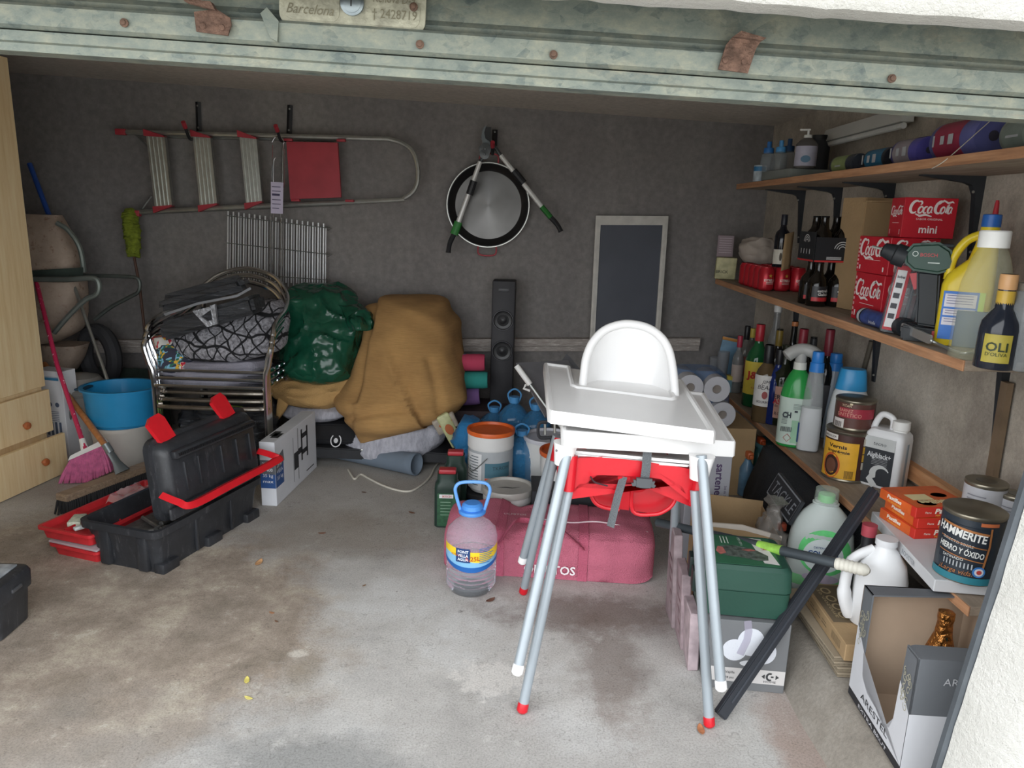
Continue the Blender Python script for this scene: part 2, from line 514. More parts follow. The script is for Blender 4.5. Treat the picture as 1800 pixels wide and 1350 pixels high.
    md = N.new('ShaderNodeMath'); md.operation = 'SUBTRACT'; L.new(wv.outputs['Fac'], md.inputs[0]); md.inputs[1].default_value = 0.52
    ab = N.new('ShaderNodeMath'); ab.operation = 'ABSOLUTE'; L.new(md.outputs[0], ab.inputs[0])
    c = mixc(N, L, ramp(N, L, ab.outputs[0], [(0.0, '909090'), (0.0035, '000000')]), c, '4e4943')
    f = tnoise(N, L, P_, 170, 8, 0.85)
    c = mixc(N, L, 0.95, c, ramp(N, L, f.outputs['Fac'], [(0.34, (0.45, 0.45, 0.45, 1)), (0.5, (1.0, 1.0, 1.0, 1)), (0.68, (1.22, 1.22, 1.22, 1))]), 'MULTIPLY')
    L.new(c, b.inputs['Base Color']); b.inputs['Roughness'].default_value = 0.85
    hh = mixc(N, L, 0.5, f.outputs['Fac'], sp.outputs['Fac'])
    bumpn(N, L, b, hh, 0.4, 0.004)
    return mt
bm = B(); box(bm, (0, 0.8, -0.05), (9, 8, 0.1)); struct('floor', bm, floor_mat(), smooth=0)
bm = B(); box(bm, (0, -18, -0.12), (60, 40, 0.1)); struct('ground', bm, mat('cdc9bf', 0.95, var=0.15, vs=0.8), smooth=0)
bm = B(); box(bm, (-0.8, 4.66, 1.1), (5.4, 0.12, 2.5)); struct('wall_back', bm, M_wall, smooth=0)
bm = B(); box(bm, (1.56, 3.0, 1.1), (0.12, 3.4, 2.5)); struct('wall_right', bm, M_wallr, smooth=0)
bm = B(); box(bm, (-3.26, 3.0, 1.1), (0.12, 3.4, 2.5)); struct('wall_left', bm, M_wall, smooth=0)
zc = lambda X: 2.002 - 0.0375 * X
bm = B(); hexa(bm, [(-3.4, 1.3, zc(-3.4)), (1.7, 1.3, zc(1.7)), (1.7, 4.8, zc(1.7)), (-3.4, 4.8, zc(-3.4)),
                    (-3.4, 1.3, 2.4), (1.7, 1.3, 2.4), (1.7, 4.8, 2.4), (-3.4, 4.8, 2.4)])
struct('ceiling', bm, M_ceil, smooth=0)
# facade of white rough render: right pier, left pier, lintel
def plaster():
    mt, N, L, b = nmat('white_rough_render')
    P_ = geo_pos(N); n = tnoise(N, L, P_, 3, 6, 0.7)
    c = ramp(N, L, n.outputs['Fac'], [(0.3, 'b6b4ad'), (0.6, 'c6c4be')])
    v = tnoise(N, L, P_, 26, 5, 0.8)
    c = mixc(N, L, ramp(N, L, v.outputs['Fac'], [(0.7, '000000'), (0.76, '707070')]), c, '9a9182')
    L.new(c, b.inputs['Base Color']); b.inputs['Roughness'].default_value = 0.95
    f = tnoise(N, L, P_, 70, 5, 0.75); bumpn(N, L, b, f.outputs['Fac'], 0.9, 0.012)
    return mt
M_plast = plaster()
jx = lambda z: 0.945 + (z - 0.3) * 0.11
def pier():
    bm = B()
    rows = []
    nz_ = 60
    for k in range(nz_ + 1):
        z = -0.05 + 3.2 * k / nz_
        x = jx(z) + 0.004 * nz((0, z * 14, 0), 1, 3)
        rows.append([bm.verts.new(p) for p in ((x, 1.36, z), (x + 0.04 + 0.004 * nz((1, z * 9, 0)), 1.27, z), (x + 0.075, 1.245, z), (4.0, 1.24, z), (4.0, 1.36, z))])
    for a, c in zip(rows, rows[1:]):
        for i in range(5): bm.faces.new((a[i], a[(i + 1) % 5], c[(i + 1) % 5], c[i]))
    bm.faces.new(rows[0]); bm.faces.new(rows[-1][::-1])
    return bm
struct('wall_front', pier(), M_plast)
bm = B(); box(bm, (-2.95, 1.3, 1.5), (2.3, 0.12, 3.2)); struct('wall_front_left', bm, M_plast, smooth=0)
def lintel():
    bm = B(); rows = []
    for k in range(121):
        X = -1.85 + 2.93 * k / 120
        z = 1.7355 - 0.0345 * X + 0.004 * nz((X * 16, 0, 0), 1, 8) + 0.002 * nz((X * 50, 0, 0), 1, 2)
        rows.append([bm.verts.new(p) for p in ((X, 1.36, z + 0.02), (X, 1.29, z), (X, 1.25, z + 0.004), (X, 1.24, z + 0.02), (X, 1.24, 3.1), (X, 1.36, 3.1))])
    for a, c in zip(rows, rows[1:]):
        for i in range(6): bm.faces.new((a[i], a[(i + 1) % 6], c[(i + 1) % 6], c[i]))
    bm.faces.new(rows[0]); bm.faces.new(rows[-1][::-1])
    return bm
struct('trim_1', lintel(), M_plast)
# steel door post beside the right pier
M_post = mat('565b60', 0.6, 0.3, var=0.2, vs=12)
bm = B(); hexa(bm, [(jx(0) - 0.012, 1.362, 0), (jx(0) + 0.03, 1.362, 0), (jx(0) + 0.03, 1.375, 0), (jx(0) - 0.012, 1.375, 0),
                    (jx(1.6) - 0.012, 1.362, 1.6), (jx(1.6) + 0.03, 1.362, 1.6), (jx(1.6) + 0.03, 1.375, 1.6), (jx(1.6) - 0.012, 1.375, 1.6)])
struct('trim_2', bm, M_post, smooth=0)
# concrete kerb along the right wall
def kerb():
    bm = B(); rows = []
    for k in range(61):
        Y = 1.37 + 3.22 * k / 60; w_ = 0.012 * nz((Y * 3, 0, 0), 1, 4)
        rows.append([bm.verts.new(p) for p in ((0.85 + w_ * 1.5, Y, -0.02), (0.885 + w_, Y, 0.045 + w_), (0.935 + w_, Y, 0.118), (0.955 + w_, Y, 0.13), (1.5, Y, 0.135), (1.5, Y, -0.02))])
    for a, c in zip(rows, rows[1:]):
        for i in range(6): bm.faces.new((a[i], a[(i + 1) % 6], c[(i + 1) % 6], c[i]))
    bm.faces.new(rows[0]); bm.faces.new(rows[-1][::-1])
    return bm
struct('trim_3', kerb(), M_plinth, smooth=60)
# ledge on the back wall
def ledge_mat():
    mt, N, L, b = nmat('worn_painted_ledge')
    P_ = geo_pos(N); mp = N.new('ShaderNodeMapping'); mp.inputs['Scale'].default_value = (6, 6, 60); L.new(P_, mp.inputs[0])
    n = tnoise(N, L, mp.outputs[0], 3, 7, 0.8)
    L.new(ramp(N, L, n.outputs['Fac'], [(0.35, '8c827b'), (0.55, 'b0a8a2'), (0.62, 'd5cfc8')]), b.inputs['Base Color']); b.inputs['Roughness'].default_value = 0.8
    return mt
M_led = ledge_mat()
lz = lambda X: 0.598 + 0.0336 * X
for nme, d0, d1, dep in (('trim_4', -0.004, 0.04, 0.06), ('trim_5', -0.04, -0.008, 0.045)):
    bm = B()
    hexa(bm, [(-2.95, 4.6 - dep, lz(-2.95) + d0), (1.16, 4.6 - dep, lz(1.16) + d0), (1.16, 4.61, lz(1.16) + d0), (-2.95, 4.61, lz(-2.95) + d0),
              (-2.95, 4.6 - dep, lz(-2.95) + d1), (1.16, 4.6 - dep, lz(1.16) + d1), (1.16, 4.61, lz(1.16) + d1), (-2.95, 4.61, lz(-2.95) + d1)])
    struct(nme, bm, M_led, smooth=0)
# wooden cleat on the right wall behind the lower shelf
# ---------------------------------------------------------------- the up-and-over door
def galv():
    mt, N, L, b = nmat('weathered_galvanised_sheet')
    P_ = geo_pos(N)
    mp = N.new('ShaderNodeMapping'); mp.inputs['Scale'].default_value = (1, 1, 1.6); L.new(P_, mp.inputs[0])
    v = tnoise(N, L, mp.outputs[0], 30, 2, 0.5, 'ShaderNodeTexVoronoi')
    g = N.new('ShaderNodeSeparateColor'); L.new(v.outputs['Color'], g.inputs[0])
    n = tnoise(N, L, mp.outputs[0], 16, 7, 0.75)
    c = ramp(N, L, n.outputs['Fac'], [(0.3, '465250'), (0.46, '626b64'), (0.6, '7d7f70'), (0.74, '97937c')])
    c = mixc(N, L, 0.35, c, ramp(N, L, g.outputs[0], [(0.2, '4a5558'), (0.8, '888d82')]))
    st = N.new('ShaderNodeMapping'); st.inputs['Scale'].default_value = (1.2, 1, 20); L.new(P_, st.inputs[0])
    s = tnoise(N, L, st.outputs[0], 2.2, 7, 0.8)
    c = mixc(N, L, ramp(N, L, s.outputs['Fac'], [(0.6, '000000'), (0.72, 'b0b0b0')]), c, '8f6f55')
    d = tnoise(N, L, st.outputs[0], 5, 7, 0.8)
    c = mixc(N, L, ramp(N, L, d.outputs['Fac'], [(0.3, '909090'), (0.40, '000000')]), c, '47483f')
    L.new(c, b.inputs['Base Color']); b.inputs['Roughness'].default_value = 0.6; b.inputs['Metallic'].default_value = 0.25
    bumpn(N, L, b, n.outputs['Fac'], 0.25, 0.004)
    return mt
M_galv = galv()
M_rust = mat('6e5548', 0.9, 0.1, var=0.45, vs=60, bump=0.2, bs=150)
DY = 1.45
dz = lambda X: 1.630 - 0.0355 * X
door = thing('door_1', 'raised galvanised steel up-and-over garage door with rusty brackets, its lower rail overhead', 'garage door', (0, DY, 1.63), kind='structure')
def door_prof(prof, x0=-1.7, x1=1.02, nx=40):
    bm = B(); rows = []
    for k in range(nx + 1):
        X = x0 + (x1 - x0) * k / nx
        rows.append([bm.verts.new((X, DY + p[1] + 0.0012 * nz((X * 9, p[0] * 30, 0), 1, 5), dz(X) + p[0])) for p in prof])
    for a, c in zip(rows, rows[1:]):
        for i in range(len(prof)): bm.faces.new((a[i], a[(i + 1) % len(prof)], c[(i + 1) % len(prof)], c[i]))
    bm.faces.new(rows[0]); bm.faces.new(rows[-1][::-1])
    return bm
obj('bottom_rail', door_prof([(0, 0.05), (0, 0), (0.014, -0.001), (0.0165, -0.008), (0.034, -0.008), (0.036, 0.0), (0.036, 0.05)]), M_galv, door, True)
obj('ribbed_rail', door_prof([(0.037, 0.05), (0.037, -0.006), (0.043, -0.014), (0.074, -0.02), (0.079, -0.016), (0.081, 0.0), (0.081, 0.05)]), M_galv, door, True)
obj('door_sheet', door_prof([(0.082, 0.04), (0.082, 0.0), (0.09, -0.006), (0.1, 0.002), (0.30, 0.004), (0.34, 0.02), (0.35, 0.4), (0.36, 0.4), (0.36, 0.0), (0.31, -0.01)][:9]), M_galv, door, True)
def bolt(px, py, r=0.005):
    p = at_y(px, py, DY - 0.02); bm = B()
    lathe(bm, [(-0.002, r * 1.5), (0.001, r * 1.5), (0.002, r), (0.006, r * 0.9), (0.007, 0.001)], 12, Matrix.Translation(p) @ rx(90))
    obj('bolt', bm, mat('6b5447', 0.85, 0.2, var=0.4, vs=80), door, True)
for q in ((218, 40), (738, 78), (973, 96), (1568, 138), (1290, 74), (727, 12)): bolt(*q)
def bracket_plate(px, py, flip):
    M = frame(at_y(px, py, DY - 0.024), (1, 0, -0.06), (0, 0, 1)); bm = B()
    prism(bm, [(-0.034, 0.016), (-0.03, -0.016), (0.026, -0.018), (0.032, 0.0), (0.030, 0.012), (0.006, 0.024)] if not flip else [(-0.028, -0.022), (0.026, -0.024), (0.034, 0.018), (0.04, 0.03), (-0.012, 0.032), (-0.02, 0.02)], 0, 0.004, M)
    prism(bm, [(-0.05, 0.034), (-0.045, 0.029), (0.008, 0.02), (0.0, 0.033)] if not flip else [(-0.012, 0.032), (0.04, 0.03), (0.046, 0.034), (0.0, 0.042)], 0, 0.016, M)
    for x in (-0.018, 0.016): lathe(bm, [(0.004, 0.006), (0.007, 0.005), (0.008, 0.001)], 10, M @ tr(x, -0.006, 0))
    obj('hinge_bracket', bm, M_rust, door, True, label='rusty bracket')
bracket_plate(376, 42, False); bracket_plate(1292, 102, True)
bm = B(); prism(bm, [(-0.02, 0.02), (-0.008, 0.03), (0.012, 0.008), (0.008, -0.026), (-0.004, -0.02)], 0, 0.012, frame(at_y(482, 48, DY - 0.012), (1, 0, 0), (0, 0, 1)))
obj('lock_tab', bm, M_galv, door, True)
LM = frame(at_y(621, 8, DY - 0.006), (1, 0, -0.045), (0, 0, 1))
bm = B(); prism(bm, rrect(0.262, 0.085, 0.02, 5, 0, 0.0), 0, 0.006, LM)
for sgn in (-1, 1): prism(bm, rrect(0.098, 0.066, 0.014, 4, sgn * 0.072, 0), 0.006, 0.0075, LM)
lp = obj('lock_plate', bm, mat('a3a18f', 0.6, 0.2, var=0.3, vs=40, bump=0.15), door, True)
bm = B()
LM2 = LM @ tr(0, 0, 0.008)
letter(bm, "B. Ramón", -0.075, 0.012, 0.022, LM2, shear=0.3); letter(bm, "Barcelona", -0.076, -0.015, 0.024, LM2, width=0.085, shear=0.35)
letter(bm, "Renova D-9", 0.074, 0.012, 0.02, LM2, width=0.075, shear=0.15); letter(bm, "† 2428719", 0.076, -0.013, 0.022, LM2, width=0.08)
obj('lettering', bm, mat('77725f', 0.7, 0.2, var=0.2), lp, True)
bm = B(); lathe(bm, [(0.006, 0.021), (0.012, 0.021), (0.014, 0.017), (0.016, 0.017), (0.018, 0.013)], 24, LM)
lc = obj('lock_cylinder', bm, mat('8d979c', 0.35, 0.8), door, True)
bm = B(); box(bm, (0, 0, 0.0185), (0.002, 0.014, 0.001), LM); obj('keyhole', bm, mat('1c1c1c', 0.8), lc, True)
# ================================================================ HUNG ON THE BACK WALL
WY = 4.6
M_alu = mat('b9bbb6', 0.35, 0.85, var=0.1, vs=30)
M_alud = mat('8f918e', 0.42, 0.8, var=0.15, vs=30)
M_chrome = mat('d6d8da', 0.16, 1.0, var=0.06, vs=20, bump=0.01)
M_redp = mat('a83540', 0.5, var=0.15)
M_blk = mat('26272a', 0.5, var=0.25, vs=14)
M_blkm = mat('3b3c40', 0.75, var=0.25, vs=14)
M_white = mat('e9e9e6', 0.5, var=0.04)
def Y_(px, py, Y): return at_y(px, py, Y)
# step ladder
LY = 4.47
lad = thing('step_ladder', 'aluminium step ladder with red platform hung sideways on the back wall', 'ladder', Y_(470, 373, LY))
bm = B(); tube(bm, smoothpath([Y_(215, 232, LY), Y_(420, 237, LY), Y_(640, 243, LY), Y_(690, 246, LY), Y_(722, 262, LY), Y_(734, 295, LY), Y_(731, 328, LY), Y_(712, 347, LY), Y_(680, 352, LY), Y_(430, 363, LY), Y_(240, 373, LY)], 8), 0.0135, 8)
obj('rail', bm, M_alu, lad, True)
bm = B(); tube(bm, [Y_(236, 234, LY + .03), Y_(266, 262, LY + .03)], 0.006, 6); tube(bm, [Y_(266, 345, LY + .03), Y_(246, 372, LY + .03)], 0.006, 6)
tube(bm, [Y_(245, 236, LY + .06), Y_(300, 240, LY + .06), Y_(600, 246, LY + .06)], 0.011, 8); tube(bm, [Y_(250, 374, LY + .06), Y_(600, 358, LY + .06)], 0.011, 8)
obj('rear_frame', bm, M_alud, lad, True)
for (a, b_, c, d) in (((258, 236), (291, 240), (304, 362), (274, 366)), ((340, 237), (371, 241), (383, 359), (353, 364)), ((422, 238), (452, 243), (462, 355), (434, 360))):
    A, B_, C_, D = [Y_(p[0], p[1], LY - 0.02) for p in (a, b_, c, d)]
    up_ = Vector((0, -0.012, 0)); bk = Vector((0, 0.02, 0))
    bm = B()
    n = 9
    for k in range(n):   # grooved tread: proud and sunk ribs side by side
        t0, t1 = k / n, (k + 1) / n
        q = up_ if k % 2 == 0 else up_ * 0.35
        p = [A.lerp(B_, t0), A.lerp(B_, t1), D.lerp(C_, t1), D.lerp(C_, t0)]
        hexa(bm, [x + bk for x in p] + [x + q for x in p])
    td = obj('tread', bm, M_alu, lad, True)
    for p, q, s in ((A, B_, 1), (D, C_, -1)):
        bm = B(); v = (C_ - B_).normalized() * 0.022 * s
        e0, e1 = p - (q - p) * 0.1, q
        hexa(bm, [e0 - v * 1.2 + bk, e1 - v * 0.1 + bk, e1 + v * 0.25 + bk, e0 + v * 0.5 + bk, e0 - v * 1.2 + up_ * 1.6, e1 - v * 0.1 + up_ * 1.6, e1 + v * 0.25 + up_ * 1.6, e0 + v * 0.5 + up_ * 1.6])
        obj('end_cap', bm, M_redp, td, True, label='red plastic end cap')
for q in ((213, 232), (238, 375)):
    p = Y_(q[0], q[1], LY); bm = B(); box(bm, p, (0.06, 0.035, 0.035), None, 0.006); obj('foot', bm, M_redp, lad, True)
bm = B(); P4 = [Y_(*q, LY - 0.03) for q in ((504, 249), (594, 251), (600, 347), (511, 350))]
hexa(bm, [p + Vector((0, 0.015, 0)) for p in P4] + [p - Vector((0, 0.008, 0)) for p in P4])
pf = obj('platform', bm, M_redp, lad, True)
for q in ((507, 246), (600, 247), (520, 352), (615, 353)):
    bm = B(); box(bm, Y_(q[0], q[1], LY - .02), (0.05, 0.03, 0.014), None, 0.003); obj('bracket', bm, M_redp, pf, True)
# wall hooks
def wall_hook(lbl, top, bot, tip=None, knee=None):
    base = Y_(bot[0], bot[1], WY - 0.02)
    t = thing('wall_hook', lbl, 'hook', base)
    bm = B(); a, c = Y_(top[0], top[1], WY - 0.012), Y_(bot[0], bot[1], WY - 0.012)
    tube(bm, [a, c], 0.016, 4, flat=0.5); obj('backplate', bm, M_blk, t, True)
    for k in (0.12, 0.8):
        bm = B(); p = a.lerp(c, k); lathe(bm, [(0, 0.006), (0.003, 0.005), (0.004, 0.001)], 8, Matrix.Translation(p + Vector((0, -0.01, 0))) @ rx(90)); obj('screw', bm, M_alud, t, True)
    if tip:
        bm = B(); k1 = Y_(knee[0], knee[1], LY - 0.06); t1 = Y_(tip[0], tip[1], LY - 0.12)
        tube(bm, smoothpath([c, Y_(bot[0] - 4, bot[1] + 6, WY - 0.07), k1, t1]), 0.009, 8); obj('arm', bm, M_blk, t, True)
        bm = B(); d = (t1 - k1).normalized(); tube(bm, [t1 - d * 0.01, t1 + d * 0.03], 0.0125, 8); obj('tip', bm, M_redp, t, True, label='red rubber tip')
    return t
wall_hook('black wall hook with red tip holding the ladder, left one', (348, 179), (350, 236), (325, 222), (334, 244))
wall_hook('black wall hook with red tip above the red ladder platform', (510, 185), (508, 240), (487, 228), (494, 247))
wall_hook('short black wall hook with red tip above the paella pan', (870, 228), (869, 262), (866, 256), (866, 270))
# grill tongs with a price tag
tg = thing('barbecue_tongs', 'chrome wire barbecue tongs with a lilac price tag, hooked over the ladder', 'tongs', Y_(486, 375, LY - 0.08))
bm = B(); y = LY - 0.08
tube(bm, smoothpath([Y_(478, 250, y), Y_(484, 241, y), Y_(492, 241, y), Y_(499, 250, y), Y_(497, 260, y), Y_(496, 330, y)], 5), 0.0035, 6)
tube(bm, smoothpath([Y_(485, 277, y), Y_(481, 285, y), Y_(480, 330, y)], 5), 0.0035, 6); tube(bm, [Y_(479, 255, y), Y_(477, 330, y)], 0.003, 6); tube(bm, [Y_(500, 262, y), Y_(499, 330, y)], 0.003, 6)
for x in (476, 481, 494, 498): tube(bm, [Y_(x, 368, y), Y_(x - 2, 500, y)], 0.0035, 6)
obj('wire', bm, M_chrome, tg, True)
bm = B(); M = frame(Y_(487, 348, y - 0.01), (1, 0, -0.03), (0, 0, 1)); prism(bm, [(-0.037, -0.088), (0.033, -0.088), (0.038, 0.088), (-0.034, 0.088)], 0, 0.002, M)
tag_ = obj('price_tag', bm, mat('c9c2d8', 0.7, var=0.08), tg, True)
bm = B()
for k, (w_, h_) in enumerate(((0.05, 0.004), (0.05, 0.004), (0.045, 0.012), (0.05, 0.004), (0.05, 0.004), (0.04, 0.004))): patch(bm, (-0.028, 0.06 - k * 0.024, -0.028 + w_, 0.06 - k * 0.024 + h_), M, 0.003)
obj('print', bm, mat('4b4763', 0.8, var=0), tag_, True, smooth=0)
# grill grate
gr = thing('grill_grate', 'chromed wire grill grate hanging below the ladder', 'grill', Y_(485, 500, 4.52))
gy = 4.52
for k in range(19):
    t = k / 18; x = 401 + 168 * t; y0 = 371 + 22 * t; y1 = 492 + 8 * t
    for j, (dx, dy, yy) in enumerate(((0, 0, gy), (4, 7, gy + 0.02))):
        bm = B(); tube(bm, [Y_(x + dx, y0 + dy, yy), Y_(x + dx - 1, y1 + dy, yy)], 0.0048 if j == 0 else 0.003, 6)
        obj('rod', bm, mat('e6e8ea', .35, .5, var=0, bump=0), gr, True)
for ya, yb in ((379, 401), (427, 447), (480, 492)):
    bm = B(); tube(bm, [Y_(399, ya, gy - .005), Y_(577, yb, gy - .005)], 0.003, 6); tube(bm, [Y_(573, yb - 3, gy), Y_(584, yb + 1, gy - .01), Y_(576, yb + 4, gy)], 0.003, 6)
    obj('cross_wire', bm, M_alud, gr, True)
# paella pan
c = Y_(858, 361, 4.53)
pan = thing('paella_pan', 'large round steel paella pan hanging on the back wall', 'pan', c, (R(90), 0, 0))
S_ = 72 * mpp(c)
def pan_mat():
    mt, N, L, b = nmat('spun_steel')
    tc = N.new('ShaderNodeTexCoord'); g = N.new('ShaderNodeTexGradient'); g.gradient_type = 'RADIAL'; L.new(tc.outputs['Object'], g.inputs[0])
    w_ = N.new('ShaderNodeTexNoise'); w_.inputs['Scale'].default_value = 6
    tg_ = N.new('ShaderNodeTangent'); tg_.direction_type = 'RADIAL'; tg_.axis = 'Z'
    L.new(tg_.outputs[0], b.inputs['Tangent']); b.inputs['Anisotropic'].default_value = 0.85
    b.inputs['Metallic'].default_value = 1; b.inputs['Roughness'].default_value = 0.36
    L.new(tc.outputs['Object'], w_.inputs['Vector']); L.new(ramp(N, L, w_.outputs['Fac'], [(0.3, '565554'), (0.7, '646362')]), b.inputs['Base Color'])
    return mt
bm = B(); lathe(bm, [(-0.03, S_ * 0.80), (-0.028, S_ * 0.86), (0.012, S_ * 0.985), (0.012, S_ * 1.0), (0.016, S_ * 1.0), (0.016, S_ * 0.975), (-0.022, S_ * 0.84), (-0.026, S_ * 0.80)][::1], 64, cap0=False, cap1=False)
obj('pan_wall', bm, mat('4b4b4c', 0.4, 0.9, var=0.1), pan)
bm = B(); lathe(bm, [(-0.028, S_ * 0.83), (-0.025, S_ * 0.83), (-0.0245, 0.001)], 64); obj('pan_base', bm, pan_mat(), pan)
bm = B(); tube(bm, [(S_ * math.cos(2 * PI * k / 64), S_ * math.sin(2 * PI * k / 64), 0.015) for k in range(64)], 0.004, 6, closed=True); obj('rim', bm, M_alu, pan)
for s in (-1, 1):
    bm = B(); tube(bm, smoothpath([(-0.055, s * S_ * 0.985, 0.01), (-0.045, s * (S_ + 0.045), 0.014), (0.045, s * (S_ + 0.045), 0.014), (0.055, s * S_ * 0.985, 0.01)], 6), 0.005, 6)
    obj('handle', bm, M_redp, pan, label='red wire handle')
# loppers
ly = 4.44
lp_ = thing('loppers', 'long garden loppers with white arms and green grips hanging over the pan', 'loppers', Y_(857, 268, ly))
M_wht = mat('d9d9d6', 0.4, 0.2, var=0.05); M_grn = mat('2d7a35', 0.5, var=0.1); M_dkgrey = mat('55585a', 0.4, 0.6)
bm = B(); prism(bm, [(0.0, 0.0), (-0.028, 0.03), (-0.045, 0.08), (-0.036, 0.13), (-0.014, 0.15), (-0.028, 0.11), (-0.02, 0.075), (0.004, 0.06), (0.02, 0.03)], -0.004, 0.004, frame(Y_(859, 268, ly), (1, 0, 0), (0, 0, 1)))
obj('blade', bm, mat('63696c', 0.4, 0.5), lp_, True)
bm = B(); prism(bm, [(-0.01, 0.0), (-0.02, 0.08), (-0.005, 0.14), (0.03, 0.14), (0.035, 0.08), (0.018, 0.02)], -0.014, -0.006, frame(Y_(853, 268, ly), (1, 0, 0), (0, 0, 1)))
obj('hook_blade', bm, M_blk, lp_, True)
bm = B(); lathe(bm, [(0, 0.035), (0.008, 0.034), (0.01, 0.008), (0.014, 0.006)], 20, Matrix.Translation(Y_(853, 262, ly - 0.01)) @ rx(90)); lathe(bm, [(0, 0.03), (0.01, 0.029), (0.012, 0.007), (0.015, 0.004)], 20, Matrix.Translation(Y_(852, 271, ly - 0.01)) @ rx(90))
obj('pivot', bm, M_dkgrey, lp_, True)
def lop(pts, s):
    a = [Y_(p[0], p[1], ly - 0.01) for p in pts]
    bm = B(); tube(bm, [a[0], a[1]], 0.011, 10); obj('shank', bm, M_dkgrey, lp_, True)
    bm = B(); tube(bm, [a[1], a[4]], [0.013, 0.015], 10); ar = obj('arm', bm, M_wht, lp_, True)
    bm = B(); tube(bm, [a[2], a[3]], 0.021, 10); obj('collar', bm, M_blk, ar, True)
    bm = B(); tube(bm, smoothpath([a[4], a[5]], 4), 0.024, 10, flat=0.7); obj('grip', bm, M_grn, lp_, True, label='green grip end')
    bm = B(); tube(bm, smoothpath([a[5], a[5].lerp(a[6], 0.5) + Vector((0.008 * s, 0, 0)), a[6]], 4), [0.022] * 4 + [0.02] * 4 + [0.024], 10, flat=0.7); obj('grip', bm, M_blk, lp_, True, label='black grip end')
lop([(851, 273), (844, 284), (833, 318), (825, 342), (806, 390), (798, 412), (788, 444)], -1)
lop([(868, 255), (880, 273), (903, 300), (921, 322), (952, 363), (968, 382), (986, 407)], 1)
# white framed dark screen leaning on the back wall
c4 = [at_y(*q, Y) for q, Y in (((1036, 600), 4.50), ((1158, 602), 4.50), ((1174, 380), 4.56), ((1047, 379), 4.56))]
fs = thing('framed_panel', 'tall dark panel in a white frame leaning on the back wall', 'frame', (c4[0] + c4[1]) / 2)
cc = (c4[0] + c4[1] + c4[2] + c4[3]) / 4
inn = [p + (cc - p).normalized() * 0.062 for p in c4]
M_frm = mat('c9c6bf', 0.6, var=0.12, vs=20)
for k in range(4):
    a, b_ = c4[k], c4[(k + 1) % 4]; ia, ib = inn[k], inn[(k + 1) % 4]
    bm = B(); f_ = Vector((0, -0.02, 0)); hexa(bm, [a - f_ * 0, b_, ib, ia, a + f_, b_ + f_, ib + f_, ia + f_]); st = obj('frame_bar', bm, M_frm, fs, True)
    bm = B(); m1, m2, m3, m4 = a.lerp(ia, .35), b_.lerp(ib, .35), b_.lerp(ib, .6), a.lerp(ia, .6); g = f_ * 1.25; hexa(bm, [m1 + f_ * .9, m2 + f_ * .9, m3 + f_ * .9, m4 + f_ * .9, m1 + g, m2 + g, m3 + g, m4 + g]); obj('bead', bm, M_frm, st, True)
bm = B(); hexa(bm, [p - Vector((0, 0.002, 0)) for p in inn] + [p - Vector((0, 0.008, 0)) for p in inn]); obj('panel', bm, mat('4a4e58', 0.55, var=0.1, vs=5), fs, True)

# ================================================================ LEFT SIDE
def wood(name, a, b_, c, sc_=1.0, axis='Z', rough=0.55):
    mt, N, L, b = nmat(name)
    tc = N.new('ShaderNodeTexCoord'); mp = N.new('ShaderNodeMapping')
    mp.inputs['Scale'].default_value = {'Z': (14, 14, 0.9), 'X': (0.9, 14, 14), 'Y': (14, 0.9, 14)}[axis]
    L.new(tc.outputs['Object'], mp.inputs[0])
    n = tnoise(N, L, mp.outputs[0], 3.2 * sc_, 7, 0.65)
    L.new(ramp(N, L, n.outputs['Fac'], [(0.3, a), (0.5, b_), (0.7, c)]), b.inputs['Base Color'])
    b.inputs['Roughness'].default_value = rough; bumpn(N, L, b, n.outputs['Fac'], 0.15, 0.002)
    return mt
M_beech = wood('pale_beech_veneer', 'dcbf8e', 'e6cc9e', 'ecd8ae')
cb = thing('wardrobe', 'tall pale beech wardrobe with two drawers pulled out at its foot, left edge', 'wardrobe', (-2.40, 3.70, 0), R(-8))
def lb(name, x0, x1, y0, y1, z0, z1, mt=M_beech, par=cb, bev=0.002, **k):
    bm = B(); box(bm, ((x0 + x1) / 2, (y0 + y1) / 2, (z0 + z1) / 2), (x1 - x0, y1 - y0, z1 - z0), None, bev, 1); return obj(name, bm, mt, par, **k)
lb('body', -0.52, -0.03, -1.0, 0.0, 0.03, 2.04)
lb('door', -0.028, -0.006, -1.0, 0.0, 0.462, 2.04)
M_knob = mat('b8683c', 0.35, var=0.2, vs=40, coat=0.4)
for (z0, z1, x1, yk, zk) in ((0.225, 0.445, 0.012, (42, 748), 0), (0.004, 0.216, 0.075, (75, 812), 0)):
    dr = lb('drawer', x1 - 0.022, x1, -1.0, 0.0, z0, z1)
    lb('drawer_box', x1 - 0.45, x1 - 0.023, -0.97, -0.03, z0 + 0.02, z1 - 0.04, par=dr)
    M_inv = world_of(cb).inverted()
    # knob on the drawer front, where the front plane meets the line of sight
    o_, d_ = M_inv @ CAM, (M_inv.to_3x3() @ _ray(*yk)); t = (x1 - o_.x) / d_.x; kp = o_ + d_ * t
    bm = B(); lathe(bm, [(0, 0.008), (0.008, 0.008), (0.012, 0.017), (0.02, 0.02), (0.028, 0.016), (0.031, 0.001)], 20, tr(x1, kp.y, kp.z) @ ry(90)); obj('knob', bm, M_knob, dr, label='turned reddish wooden knob')
